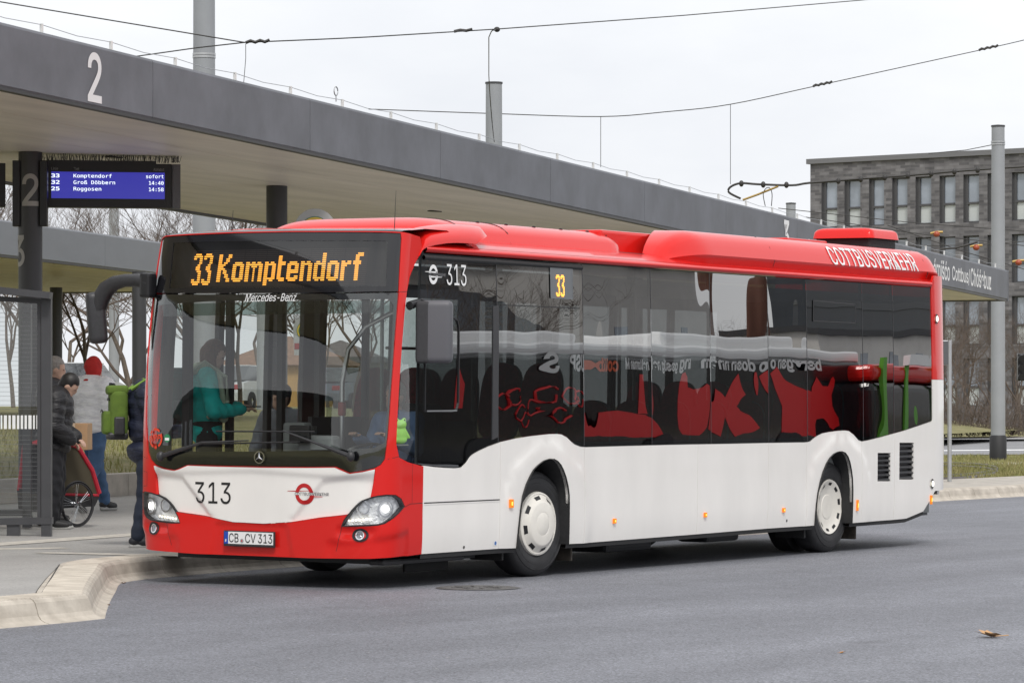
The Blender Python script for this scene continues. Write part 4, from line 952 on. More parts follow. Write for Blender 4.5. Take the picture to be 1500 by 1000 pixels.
def flat(name, poly, z, m, kind='structure'):
    b = MB(); b.add([(x, y, z) for x, y in poly], [tuple(range(len(poly)))]); o = b.build(name, m, fix=False)
    if o.data.polygons[0].normal.z < 0: o.data.flip_normals()
    return tag(o, kind=kind) if kind else o
flat('ground', [(-1500, -1500), (1500, -1500), (1500, 1500), (-1500, 1500)], -.06, M_GRASS)
flat('road', [(-160, -70), (260, -70), (260, 7.6), (-160, 7.6)], 0.0, M_ROAD)
KP = [(-60, -.62), (-12, -.55), (-5.49, -.50), (-4.6, -.46), (-4.28, -.44), (-4.10, -.36), (-3.92, -.20), (-2.4, .93), (-1.2, 1.80), (-.55, 2.28), (-.15, 2.55), (.25, 2.72), (.8, 2.83), (1.6, 2.92), (3, 2.98), (6, 3.0), (12, 3.02), (13.6, 3.04), (14.3, 3.3), (18.5, 6.55), (19.3, 6.95), (21, 7.03), (30, 7.0), (60, 6.9), (120, 6.7)]
def cr(pts, n=6):
    o = []
    for i in range(len(pts) - 1):
        p = [Vector(pts[max(0, min(len(pts) - 1, i + k))]) for k in (-1, 0, 1, 2)]
        if (p[2] - p[1]).length > 4: o += [p[1].lerp(p[2], t / n) for t in range(n)]; continue
        for t in range(n):
            t /= n; o.append(.5 * (2 * p[1] + (p[2] - p[0]) * t + (2 * p[0] - 5 * p[1] + 4 * p[2] - p[3]) * t * t + (3 * p[1] - p[0] - 3 * p[2] + p[3]) * t ** 3))
    return o + [Vector(pts[-1])]
KC = cr([Vector((x, y, 0)) for x, y in KP])
def resample(pts, st):
    L = [0]
    for a, c in zip(pts, pts[1:]): L.append(L[-1] + (c - a).length)
    n = int(L[-1] / st); out_ = []
    for i in range(n + 1):
        d = L[-1] * i / n; j = min(len(L) - 2, max(0, int(np.searchsorted(L, d)) - 1)); out_.append(pts[j].lerp(pts[j + 1], (d - L[j]) / max(1e-9, L[j + 1] - L[j])))
    return out_
KR = resample(KC, .25)
def nrm(P, i):
    t = (P[min(i + 1, len(P) - 1)] - P[max(i - 1, 0)]).normalized(); return Vector((-t.y, t.x, 0))
KN = [nrm(KR, i) for i in range(len(KR))]
PROF = [(-.02, -.02), (0, .004), (.035, .012), (.07, .03), (.092, .06), (.104, .10), (.122, .148), (.14, .168), (.165, .178), (.19, .180), (.50, .181), (.50, .02)]
kerb = empty('kerb', KR[0]); tag(kerb, kind='structure')
KM = {}
for i0 in range(0, len(KR) - 4, 4):
    p = KR[i0]
    if not (-9 < p.x < 46): continue
    b = MB(); secs = []
    for i, e in ((i0, .006), (i0 + 1, 0), (i0 + 2, 0), (i0 + 3, 0), (i0 + 4, -.006)):
        t = (KR[min(i + 1, len(KR) - 1)] - KR[max(i - 1, 0)]).normalized() * e
        secs.append([KR[i] + t + KN[i] * o_ + Vector((0, 0, z)) - KR[0] for o_, z in PROF])
    b.loft(secs, smooth=False); o = b.build('kerb_stone', M_KERB, kerb)
# stretches of kerb beyond the picture
for lo, hi in ((-70, -9), (46, 130)):
    ix = [i for i in range(len(KR)) if lo < KR[i].x < hi][::4]
    MB().loft([[KR[i] + KN[i] * o_ + Vector((0, 0, z)) - KR[0] for o_, z in PROF] for i in ix], smooth=False).build('kerb_run', M_KERB, kerb)
# ridged studs along the kerb's walking surface
b = MB()
for i in range(len(KR) - 1):
    if -6.2 < KR[i].x < 3.5:
        for k in range(5):
            c = KR[i].lerp(KR[i + 1], k / 5); n = KN[i]; t = Vector((n.y, -n.x, 0)) * .014
            b.add([c + n * .175 - t, c + n * .47 - t, c + n * .47 + t, c + n * .175 + t] if False else [Vector(q) + Vector((0, 0, z)) - KR[0] for q, z in ((c + n * .165 - t, .1785), (c + n * .46 - t, .1815), (c + n * .46 + t, .1815), (c + n * .165 + t, .1785), (c + n * .17, .187), (c + n * .455, .189))], [(0, 1, 5, 4), (4, 5, 2, 3), (0, 4, 3), (1, 2, 5)])
tag(b.build('kerb_ridges', M_KERB, kerb, fix=False), kind='stuff')
inner = [KR[i] + KN[i] * .508 for i in range(0, len(KR), 2)]
plat = [(p.x, p.y) for p in inner if p.x < 14] + [(15.5, 5.2), (19.6, 7.5), (26, 7.55), (26, 13.6), (14, 13.6), (8, 12.4), (-60, -5 + 10)]
def plat_z(x, y): return .178 + .02 * max(0.0, -.228 * (x + 12) + .973 * (y + .5) - 2.2)
def at_plat(u, v):
    z = .2
    for _ in range(12):
        p = at_height(u, v, z); z = plat_z(p.x, p.y)
    return Vector((p.x, p.y, z))
V, F = sheet(plat, [], 1.3); b = MB(); b.add([(x, y, plat_z(x, y)) for x, y in V], F, True); tag(b.build('platform', M_PLAT, fix=True), kind='structure')
# paving joints of the platform: recessed slabs as thin dark seams
mj = mat('joint_dark', (.05, .048, .045), .9)
jn = empty('platform_joint', (0, 0, .178)); tag(jn, kind='structure')
def ribbon(name, a, c, w, z, m, parent=None, kind=None):
    a, c = Vector((a[0], a[1], 0)), Vector((c[0], c[1], 0)); n = (c - a).normalized(); n = Vector((-n.y, n.x, 0)) * w / 2
    b_ = MB(); b_.add([v + Vector((0, 0, z)) for v in (a - n, c - n, c + n, a + n)], [(0, 1, 2, 3)]); o_ = b_.build(name, m, parent, fix=False)
    if kind: tag(o_, kind=kind)
    return o_
p0, p1 = at_height(61.5, 868, .18), at_height(88, 825, .18)
for k in range(6):
    a = p0 + (p0 - p1) * .05 + Vector((-2.1 * k, .0, 0)); ribbon('slab_joint', a[:2], (a + (p1 - p0) * 1.02)[:2] if k == 0 else (a + Vector((1.2, 3, 0)))[:2], .012, .003, mj, jn)
# pale tactile guide strips
def strip_px(a, c, w, ext=(.0, .0)):
    a, c = at_plat(*a), at_plat(*c); d = c - a; a, c = a - d * ext[0], c + d * ext[1]; n = Vector((-d.y, d.x, 0)).normalized() * w / 2; b_ = MB(); N = 24
    for k in range(N):
        q = [a.lerp(c, k / N) - n, a.lerp(c, (k + 1) / N) - n, a.lerp(c, (k + 1) / N) + n, a.lerp(c, k / N) + n]; b_.add([(p.x, p.y, plat_z(p.x, p.y) + .005) for p in q], [(0, 1, 2, 3)])
    return tag(b_.build('guide_strip', M_TACT), kind='structure')
strip_px((0, 797), (200, 782.5), .32, (1, 3)); strip_px((60, 809.5), (203, 812.5), .30, (0, .6)); strip_px((0, 804), (95, 802.5), .26, (1, 0))
# bank with low wall behind the platform
wl_a, wl_b = at_height(60, 745, .18), at_height(215, 734, .18)
wd = (wl_b - wl_a).normalized(); wnn = Vector((-wd.y, wd.x, 0)); wnn = wnn if wnn.y > 0 else -wnn
rw = empty('retaining_wall', wl_a); tag(rw, 'low pale concrete retaining wall at the foot of the grass bank', 'wall')
for k in range(-14, 22):
    c = wd * (k * 1.5 + .75) + wnn * .15; MB().bbox((c.x, c.y, .20), (1.49, .30, .42), .015, rz=math.atan2(wd.y, wd.x)).build('wall_block', M_CONC, rw)
bank = MB(); secs = []
random.seed(3)
for k in range(-20, 50):
    c = wl_a + wd * k * 2.0; sec = []
    for (off, z) in ((.28, .52), (2, .74), (5, 1.0), (9, 1.22), (14, 1.36), (22, 1.40), (45, 1.4), (120, 1.4)): sec.append(c + wnn * off + Vector((0, 0, z - .18 + (random.uniform(-.05, .05) if .5 < off < 30 else 0))))
    secs.append(sec)
bank.loft(secs, cap=False, closed=False); tag(bank.build('grass_bank', M_GRASS, fix=True), kind='structure')
# winter grass blades on the bank
M_BLADE = mat('grass_blade', (.17, .20, .045), .8, col2=(.33, .28, .14), noise=(1.5, .3))
b = MB()
for _ in range(9000):
    k = random.uniform(-4, 16); off = random.uniform(.3, 8) ; c = wl_a + wd * k + wnn * off; z = float(np.interp(off, [.28, 2, 5, 9], [.34, .56, .82, 1.04])); a = random.uniform(0, 6.28); h = random.uniform(.05, .16)
    d = Vector((math.cos(a), math.sin(a), 0)) * .012; l = Vector((random.uniform(-.06, .06), random.uniform(-.06, .06), h)); c = Vector((c.x, c.y, z + .17))
    b.add([c - d, c + d, c + l], [(0, 1, 2)])
tag(b.build('bank_grass', M_BLADE, fix=False), 'pale winter grass growing on the bank behind the platform', 'grass', kind='stuff')
# right-hand side beyond the yard: path, grass with tram track, street
flat('footpath', [(26, 7.52), (140, 7.2), (150, 10.2), (28, 10.2)], .178, M_CONC)
flat('verge', [(26, 10.2), (170, 10.2), (260, 60), (60, 60), (20, 13.6)], .10, M_GRASS)
b = MB()
for _ in range(9000):
    u = random.uniform(1360, 1510); v = random.uniform(668, 702); c = at_height(u, v, .10); a = random.uniform(0, 6.28); h = random.uniform(.03, .12); d = Vector((math.cos(a), math.sin(a), 0)) * .012
    b.add([c - d, c + d, c + Vector((random.uniform(-.05, .05), random.uniform(-.05, .05), h))], [(0, 1, 2)])
tag(b.build('verge_grass', M_BLADE, fix=False), 'thin yellowed grass around the tram track by the far street', 'grass', kind='stuff')
def px_band(name, y0, y1, z, m, u0=1180, u1=1640, kind='structure'):
    a, c = at_height(u0, y0, z), at_height(u1, y0 - 4, z); d, e = at_height(u1, y1 - 4, z), at_height(u0, y1, z)
    return flat(name, [(q.x, q.y) for q in (a, c, d, e)], z, m, kind)
px_band('tram_apron', 683, 679, .11, M_CONC); px_band('street', 668, 644, .12, road_mat('street_asphalt', .22, .15, rough=.7)); px_band('street_edge', 644, 641.5, .24, M_CONC)
px_band('lane_line', 662, 660.6, .126, M_STICK_W)
def rail_curve(off):
    pts = [at_height(u, v + off, .12) for u, v in ((1250, 699), (1330, 698), (1390, 697), (1430, 694), (1452, 690), (1460, 686), (1445, 682), (1420, 680), (1380, 678.5))]; return pts
for i, off in enumerate((0, 4.5)):
    o = MB().tube(cr(rail_curve(off), 5), .045, 5).build('tram_rail', mat('rail_steel', (.10, .085, .075), .5, metal=.5), None)
    tag(o, ('curved steel tram rail in the verge, nearer the street', 'curved steel tram rail in the verge, nearer the yard')[i], 'rail', 'tram rails in the verge')
# ------------------------------------------------------------------ canopies
M_FASC = mat('dark_grey_fascia', (.132, .138, .155), .55, noise=(1.7, .20), stretch=(1, 1, .8), bump=(3, .15, .02))
M_FASC2 = mat('grey_fascia_far', (.19, .20, .22), .55, noise=(1.0, .08), stretch=(1, 1, 3))
M_SOFF = mat('metal_soffit', (.90, .83, .755), .42, metal=0.0, noise=(1.2, .10), stretch=(.3, 2.0, 1), bump=(1.2, .25, .02))
M_COLM = mat('column_dark_grey', (.055, .056, .062), .45, noise=(2, .1))
M_NUM = mat('white_sign_numeral', (.78, .78, .78), .5)
M_STEEL = mat('galvanised_steel', (.48, .49, .50), .4, metal=.7, noise=(6, .1))
def canopy(name, A, B, H, width, label, msk, ext=(0, 0), seams=(), panel=4.2, posts=1.55):
    A, B = Vector(A), Vector(B); d = (B - A); L0 = d.length; d.normalize(); A = A - d * ext[0]; L = L0 + ext[0] + ext[1]
    n = Vector((-d.y, d.x, 0)).normalized(); n = n if n.dot(Vector((FW[0], FW[1], 0))) > 0 else -n
    root = empty(name, A); tag(root, label, 'canopy')
    def P(t, w, z): return d * t + n * w + Vector((0, 0, z))
    cuts = [0.0]
    while cuts[-1] < L - panel * 1.3: cuts.append(cuts[-1] + panel)
    cuts.append(L)
    for a, c in zip(cuts, cuts[1:]):
        a_, c_ = a + .006, c - .006; b_ = MB()
        prof = [(0.018, .03), (.0, .05), (0, H - .03), (.02, H), (.20, H), (.20, .03)]
        b_.loft([[P(a_, w, z) for w, z in prof], [P(c_, w, z) for w, z in prof]], smooth=False); b_.build('fascia_panel', msk, root)
    MB().loft([[P(t, w, z) for w, z in ((.015, 0), (.015, .045), (.10, .045), (.10, 0))] for t in (0, L)], smooth=False).build('drip_edge', mat('drip_edge_black', (.02, .018, .018), .4), root)
    MB().loft([[P(t, w, z) for w, z in ((.10, .08), (.10, H - .05), (width, H - .05), (width, .08))] for t in (0.02, L - .02)], smooth=False).build('roof_deck', M_INTD, root)
    ns = max(5, int(width / 1.05)); sw = (width - .12) / ns
    for k in range(ns):
        t = 0.0; j = 0
        while t < L - .1:
            t1 = min(L, t + 9.0); w0, w1 = .12 + k * sw + .006, .12 + (k + 1) * sw - .006; b_ = MB()
            b_.add([P(t + .006, w0, .03), P(t1 - .006, w0, .03), P(t1 - .006, w1, .03), P(t + .006, w1, .03), P(t + .006, w0, .06), P(t1 - .006, w0, .06), P(t1 - .006, w1, .06), P(t + .006, w1, .06)], [(0, 3, 2, 1), (0, 1, 5, 4), (1, 2, 6, 5), (2, 3, 7, 6), (3, 0, 4, 7)]); b_.build('soffit_panel', M_SOFF, root, fix=False); t = t1
    # end and back fascias
    for t in (0, L): MB().loft([[P(t + o_, w, z) for w, z in ((.0, 0), (.0, H), (width, H), (width, 0))] for o_ in (-.05, .05)], smooth=False).build('end_fascia', msk, root)
    MB().loft([[P(t, w, z) for w, z in ((width, 0), (width, H), (width + .1, H), (width + .1, 0))] for t in (0, L)], smooth=False).build('back_fascia', msk, root)
    if posts:
        t = .7; pts = []
        while t < L - .2:
            MB().box2((-.014, -.014, 0), (.014, .014, .11)).build('wire_post', mat('post_white', (.72, .72, .70), .5), root).location = P(t, .10, H)
            pts += [P(t, .10, H + .10), P(t + posts / 2, .10, H + .075)]; t += posts
        MB().tube(pts, .004, 4).build('safety_wire', M_STEEL, root)
    def face(s, z, dd): return A + P(s, -dd, z)
    def t_of(u):
        lo, hi = 0.0, L
        for _ in range(50):
            m_ = (lo + hi) / 2
            if to_px(A + d * m_)[0] < u: lo = m_
            else: hi = m_
        return lo
    return root, P, A, d, n, L, t_of
CA = at_depth(0, 131, 35.2); CB = at_depth(1477, 441, 77.5)
_d = (CB - CA).normalized(); _n = Vector((-_d.y, _d.x, 0)).normalized(); _n = _n if _n.y > 0 else -_n
bk = at_depth(210, 299, 54.0)
can1, P1, A1, d1, n1, L1, t1 = canopy('bus_station_canopy', CA, CB, .68, 5.75, 'long dark grey canopy over the stop, white 2 and 3 on its edge', M_FASC, ext=(26, 0))
def cface(s, z, dd): return P1(s, -dd, z)
def num_at(txt, u0, u1, z0, z1, **k): text_on('platform_numeral' if len(txt) == 1 else 'station_lettering', txt, M_NUM, can1, cface, (t1(u0), z0, t1(u1), z1), d=.005, **k)
num_at('2', 128, 148.5, .07, .60, bold=.012); num_at('3', 1147.5, 1156, .07, .60, bold=.012); num_at('H', 1184, 1192, .0, .36, bold=.02)
num_at('órnišćo', 1367, 1391, .155, .55, bold=.012); num_at('Cottbus/', 1394.5, 1420.5, .155, .50, bold=.012); num_at('Chóśebuz', 1421.5, 1451.5, .155, .55, bold=.012)
# soffit lights and ceiling fittings
for (u, v) in ((8, 172), (407, 249), (413, 264), (708, 309)):
    p = at_depth(u, v, 40); 
for t_, w_ in ((27, 2.4), (33.5, 2.6), (34.2, 4.2), (43, 2.2), (36, 4.9), (52, 2.2)):
    MB().box2((-.12, -.05, -.012), (.12, .05, .0)).build('soffit_spotlight', M_BLK, can1).location = P1(t_, w_, .028)
# eye bolt on the roof edge
p = P1(t1(503), .1, .74); MB().tube([p + Vector((.055 * math.cos(k) * _d.x, .055 * math.cos(k) * _d.y, .13 + .055 * math.sin(k))) for k in np.linspace(0, 6.1, 14)], .008, 5).tube([p, p + Vector((0, 0, .07))], .008, 5).build('eye_bolt', M_STEEL, can1)
# second canopy across the lane
C2A = at_depth(0, 376, 62.0); C2B = at_depth(230, 402.5, 69.5)
can2, P2, A2, d2, n2, L2, t2 = canopy('rear_canopy', C2A, C2B, .66, 9.0, 'grey canopy behind the stop, seen below the departure display', M_FASC2, ext=(16, 9), posts=0)
C3A = at_depth(0, 418, 80.0)
# columns
def column(u, w_px, depth, ztop, zbase, label, name='canopy_column', num=None, m=None):
    c = at_depth(u, HOR, depth); r = w_px * depth / FPX / 2
    o = MB().lathe([(r * 1.0, zbase), (r, ztop)], 32, Matrix.Translation((c.x, c.y, 0))).build(name, m or M_COLM); o.location.z = 0
    tag(o, label, 'column', 'canopy columns'); return o, c, r
def zt1(c):  # height of the first canopy's soffit over a point
    q = (Vector((c[0], c[1], 0)) - Vector((A1.x, A1.y, 0))); dxy = Vector((d1.x, d1.y, 0)); t = q.dot(dxy) / dxy.length_squared; return A1.z + d1.z * t + .035
DCOL = 42.6
c = at_depth(44.5, HOR, DCOL); colA, cA, rA = column(44.5, 35, DCOL, zt1(c), .18, 'dark round canopy column carrying the numeral 2 and the departure display')
c = at_depth(405, HOR, 47.5); column(405.5, 31, 47.5, zt1(c), .18, 'dark round canopy column rising behind the bus windscreen')
c = at_depth(930, HOR, 62); column(930, 23, 62, zt1(c), .18, 'dark round canopy column hidden behind the middle of the bus')
column(204, 21, 66, 4.05, .2, 'dark column of the rear canopy beside the far wing mirror'); column(82, 18.5, 72, 3.95, .2, 'dark column of the rear canopy above the waiting men')
# numeral on the column, wrapped round it
def on_col(s, z, dd):
    a = math.atan2(CAM[1] - cA.y, CAM[0] - cA.x) + s / rA; return Vector((cA.x + (rA + dd) * math.cos(a), cA.y + (rA + dd) * math.sin(a), z))
def zpx(v, depth): return 1.57 + (HOR - v) * depth / FPX
text_on('column_numeral', '2', mat('numeral_grey', (.40, .39, .38), .5), colA, lambda s, z, d: on_col(s, z, d), (-.105, zpx(302.5, DCOL), .105, zpx(255.5, DCOL)), d=.004, bold=.012, cuts=10)
text_on('column_numeral', '3', mat('numeral_grey', (.40, .39, .38), .5), colA, lambda s, z, d: on_col(s, z, d), (-.26, zpx(391, DCOL), -.07, zpx(345, DCOL)), d=.004, bold=.012, cuts=10)
# departure displays on either side of the column
def board(u0, u1, v0, v1, lines, name, label, dd=0.0):
    a, e = at_depth(u0, v1, DCOL + .1), at_depth(u1, v1 - 1.5, DCOL + .35); w = (Vector((e.x, e.y, 0)) - Vector((a.x, a.y, 0))); L_ = w.length; w.normalize(); n_ = Vector((w.y, -w.x, 0)); n_ = n_ if n_.dot(Vector((FW[0], FW[1], 0))) < 0 else -n_
    z0, z1 = zpx(v1, DCOL), zpx(v0, DCOL); H_ = z1 - z0; root = empty(name, (a.x, a.y, z0)); tag(root, label, 'display')
    def P(x, z, d_): return w * x + n_ * d_ + Vector((0, 0, z))
    MB().add([P(x, z, d_) for x in (0, L_) for z in (0, H_) for d_ in (-.22, 0)], [(0, 1, 3, 2), (4, 6, 7, 5), (0, 4, 5, 1), (2, 3, 7, 6), (0, 2, 6, 4), (1, 5, 7, 3)]).build('display_case', mat('display_case_black', (.012, .012, .013), .45), root)
    MB().add([P(x, z, d_) for x in (L_ + .01, L_ + .11) for z in (.0, H_) for d_ in (-.20, -.03)], [(0, 1, 3, 2), (4, 6, 7, 5), (0, 4, 5, 1), (2, 3, 7, 6), (0, 2, 6, 4), (1, 5, 7, 3)]).build('end_shroud', mat('shroud_grey', (.12, .12, .13), .5), root)
    MB().add([P(x, z, d_) for x in (.05, L_ * .88) for z in (H_, H_ + .035) for d_ in (-.2, -.02)], [(0, 1, 3, 2), (4, 6, 7, 5), (0, 4, 5, 1), (2, 3, 7, 6), (0, 2, 6, 4), (1, 5, 7, 3)]).build('top_cap', M_BLK, root)
    b_ = MB(); random.seed(5)
    for k in range(220):
        x = random.uniform(0, L_ + .1); p = P(x, H_ + .02, random.uniform(-.2, 0)); b_.tube([p, p + Vector((random.uniform(-.03, .03), random.uniform(-.03, .03), random.uniform(.06, .12)))], .0035, 3, cap=False)
    tag(b_.build('bird_spikes', M_COLM, root, fix=False), kind='stuff')
    sx0, sx1, sz0, sz1 = L_ * .06, L_ * .945, H_ * .20, H_ * .80
    b_ = MB(); b_.add([P(x, z, .004) for x, z in ((sx0, sz0), (sx1, sz0), (sx1, sz1), (sx0, sz1))], [(0, 1, 2, 3)]); sc = b_.build('screen', mat('lcd_blue', (.02, .02, .12), .25, emit=(.022, .022, .25, .9)), root, fix=False)
    mw = mat('lcd_white', (.8, .85, .9), .4, emit=(.85, .95, 1, .85)); mg = mat('print_grey', (.30, .30, .29), .5); W_ = sx1 - sx0; lh = (sz1 - sz0)
    f = lambda x, z, d_: P(x, z, .006 + d_)
    for i, (n0, n1_, n2_) in enumerate(lines):
        zb = sz1 - lh * (.215 + .245 * i); hh = lh * .185
        k = dict(d=.001, bold=.004, font='mono', cap=True)
        text_on('line_number', n0, mw, sc, f, (sx0 + .0, zb, sx0 + W_ * .072, zb + hh), **{**k, 'bold': .018})
        text_on('destination_name', n1_, mw, sc, f, (sx0 + W_ * .195, zb, sx0 + W_ * (.195 + .0305 * len(n1_)), zb + hh), **k)
        text_on('departure_time', n2_, mw, sc, f, (sx1 - W_ * (.165 if n2_ == 'sofort' else .14), zb, sx1 - W_ * .01, zb + hh), **k)
    for t_, x0, x1 in (('Linie', .0, .06), ('Ziel', .195, .245), ('Abfahrt', .90, .995)): text_on('heading', t_, mg, root, lambda x, z, d_: P(x, z, .004 + d_), (sx0 + W_ * x0, sz1 + .018, sx0 + W_ * x1, sz1 + .056), d=.001)
board(63.8, 251.5, 237.5, 302.5, [('33', 'Komptendorf', 'sofort'), ('32', 'Groß Döbbern', '14:40'), ('25', 'Roggosen', '14:58')], 'departure_display', 'black departure display with blue screen listing three departures')
a = at_depth(-160, 302, DCOL - .1); e_ = at_depth(8, 302, DCOL + .1)
bd = MB(); w = Vector((e_.x - a.x, e_.y - a.y, 0)); n_ = Vector((w.y, -w.x, 0)).normalized() * .1
bd.add([Vector((q.x, q.y, zpx(v, DCOL))) + s_ for q in (a, e_) for v in (303, 239) for s_ in (-n_, n_)], [(0, 1, 3, 2), (4, 6, 7, 5), (0, 4, 5, 1), (2, 3, 7, 6), (0, 2, 6, 4), (1, 5, 7, 3)])
tag(bd.build('departure_display', mat('display_case_black', (.012, .012, .013), .45)), 'black edge of a second display cut off by the picture edge', 'display')
for s_ in (-1, 1):   # clamp plates on the column
    c = at_depth(44.5 + s_ * 20, 290, DCOL - .05); MB().bbox((c.x, c.y, zpx(284, DCOL)), (.13, .09, .80), .01, rz=YAW).build('display_bracket', M_BLK, colA)
# ------------------------------------------------------------------ tram poles and wires
M_POLEG = mat('pole_grey_paint', (.30, .315, .335), .45, noise=(1.5, .06))
def pole(u, w_px, depth, vtop, zbase, label, dark=False):
    c = at_depth(u, HOR, depth); r = w_px * depth / FPX / 2; zt = zpx(vtop, depth)
    root = empty('tram_pole', (c.x, c.y, zbase)); tag(root, label, 'pole', 'steel tram wire poles')
    MB().lathe([(r * 1.12, 0), (r, zt - zbase)], 28).build('shaft', M_POLEG, root); MB().lathe([(r * 1.08, zt - zbase), (r * 1.08, zt - zbase + .04), (.001, zt - zbase + .06)], 28).build('pole_cap', M_COLM, root)
    if dark: MB().lathe([(r * 1.32, 0), (r * 1.32, .62), (r * 1.14, .66)], 28).build('base_sleeve', mat('sleeve_black', (.02, .02, .022), .6), root)
    return root, c, r
p1_, c1_, r1_ = pole(299, 31.5, 64, -60, .2, 'tall thick grey tram pole behind the canopy near the numeral 2')
for z in (zpx(80, 64), zpx(84, 64)): MB().lathe([(r1_ + .015, z - .2 - .02), (r1_ + .015, z - .2 + .02)], 24).build('wire_clamp', M_STEEL, p1_)
pole(723.5, 24, 84, 123, .2, 'grey tram pole ending above the middle of the canopy'); pole(1158.5, 14, 120, 299, .2, 'small distant tram pole left of the brick building')
p4, c4, r4 = pole(1462, 19, 89, 186, .1, 'tall grey tram pole with black foot before the brick building', True)
for z in (zpx(208, 89), zpx(211.5, 89)): MB().lathe([(r4 + .015, z - .1 - .02), (r4 + .015, z - .1 + .02)], 24).build('wire_clamp', M_STEEL, p4)
pole(167, 14, 118, 296, .3, 'distant grey tram pole seen below the departure display'); pole(383, 13, 105, 300, .3, 'distant grey tram pole seen through the bus windscreen')
M_WIRE = mat('wire_dark', (.03, .028, .027), .5)
def wire(name, label, pts, depth, r=.011, sag=0.0, extra=None):
    P_ = []
    dl = depth if isinstance(depth, (list, tuple)) else [depth] * len(pts)
    P_ = [at_depth(u, v, d_) for (u, v), d_ in zip(pts, dl)]
    if len(P_) > 4: P_ = cr(P_, 5)
    o = MB().tube(P_, r, 5).build(name, M_WIRE); tag(o, label, 'wire', 'overhead wires'); return o, P_
w1, q1 = wire('span_wire', 'overhead wire running from the upper left corner to its junction', [(-60, -7), (0, 3), (180, 33), (358, 62.5)], 58)
w2, q2 = wire('span_wire', 'overhead wire rising from junction to the top edge', [(358, 62.5), (540, 54.5), (727, 43), (1000, 23), (1280, -1), (1340, -6)], [58, 60, 64, 72, 82, 84])
MB().tube([at_depth(360 + k * 7, 63 - k * .3, 57.9) + Vector((0, 0, .03 * (k % 2))) for k in range(6)], .028, 5).build('turnbuckle', M_WIRE, w2); MB().tube([at_depth(665 + k * 9, 46.6 - k * .6, 63) + Vector((0, 0, .02 * (k % 2))) for k in range(4)], .028, 5).build('turnbuckle', M_WIRE, w2)
MB().ell((0, 0, 0), (.06, .06, .05), 8, 6, Matrix.Translation(at_depth(728, 43.5, 64))).build('insulator', M_WIRE, w2)
wire('span_wire', 'overhead wire from the junction down to the canopy edge', [(358, 62.5), (290, 70), (205, 82), (60, 100)], [58, 58.5, 60, 62])
wire('feed_cable', 'cable hanging from the span wire down behind the middle pole', [(727, 44), (720, 46), (716, 55), (716, 110), (720, 170), (724, 208)], [64, 64, 70, 80, 83, 83])
wire('contact_wire', 'thin contact wire sloping above the canopy to the upper right', [(540, 160), (720, 166.5), (880, 171), (975, 164), (1070, 153), (1205, 124), (1448, 71), (1520, 54)], [85, 86, 87, 88, 90, 92, 95, 96], .012)
for (u, v) in ((1205, 124), (1448, 71)): MB().tube([at_depth(u - 14 + 4 * k, v + 3 - k * .85, 92) + Vector((0, 0, .03 * (k % 2))) for k in range(8)], .035, 5).build('insulator', M_WIRE, bpy.data.objects['contact_wire'])
wire('dropper', 'thin dropper hanging from the contact wire above the bus roof', [(880, 171), (880, 245)], 87, .008); wire('dropper', 'long thin dropper hanging left of the brick building', [(1070, 153), (1070, 270)], 90, .008)
wire('dropper', 'pair of short droppers below the wire junction', [(360, 64), (360, 86), (357, 122)], 58, .006)
o, q = wire('feeder_cable', 'thick black feeder cable with insulators before the brick building', [(1085, 291), (1068, 282), (1070, 274), (1085, 268.5), (1110, 270), (1160, 271.5), (1186, 268), (1260, 262), (1330, 257), (1400, 251), (1470, 246), (1520, 243)], [96] * 12, .032)
for u, v in ((1086, 269), (1118, 270.5), (1152, 271), (1228, 265), (1261, 262.5), (1296, 260), (1330, 257.5), (1364, 254.5), (1398, 251.5), (1432, 249)): MB().ell((0, 0, 0), (.07, .07, .09), 8, 6, Matrix.Translation(at_depth(u, v, 95.9))).build('insulator', M_WIRE, o)
M_BRASS = mat('brass_fitting', (.42, .29, .10), .4, metal=.6)
wire('trolley_arm', 'slanting brass coloured arm of the overhead junction', [(1088, 293), (1110, 285), (1140, 273)], 96, .03).__getitem__(0).data.materials[0] = M_BRASS
wire('junction_loop', 'looped wire of the overhead junction above the canopy', [(1121, 302), (1118, 285), (1122, 276), (1128, 276), (1131, 285), (1130, 302)], 96, .012)
for i, (a, e_, lab) in enumerate((((1140, 305), (1520, 340), 'crossing wire before the upper windows of the brick building'), ((1180, 318), (1520, 362), 'crossing wire low before the brick building'), ((1330, 360), (1520, 352), 'short crossing wire near the tall right pole'), ((1300, 330), (1520, 400), 'descending wire before the lower windows of the brick building'), ((1360, 225), (1470, 209), 'stay wire tied to the top of the tall right pole'))):
    wire('crossing_wire', lab, [a, ((a[0] + e_[0]) / 2, (a[1] + e_[1]) / 2 + 3), e_], 100, .012)
for i, (u, v) in enumerate(((1372, 343), (1430, 362.5), (1492, 384.5))):
    o = MB().ell((0, 0, 0), (.10, .10, .09), 10, 6, Matrix.Translation(at_depth(u, v, 100))).build('wire_insulator', mat('insulator_red', (.35, .07, .03), .4))
    MB().tube([at_depth(u - 9, v - 1, 100), at_depth(u, v - 3, 100), at_depth(u + 9, v - 3, 100)], .035, 5).build('clamp_bar', M_BRASS, o); tag(o, ('red insulator on the crossing wires, leftmost of three', 'red insulator on the crossing wires, middle of three', 'red insulator on the crossing wires, rightmost of three')[i], 'insulator', 'wire insulators')
o, _ = wire('loop_cable', 'curved black cable before the brick building windows', [(1376, 365), (1400, 363), (1420, 358), (1432, 354.5)], 100, .03)
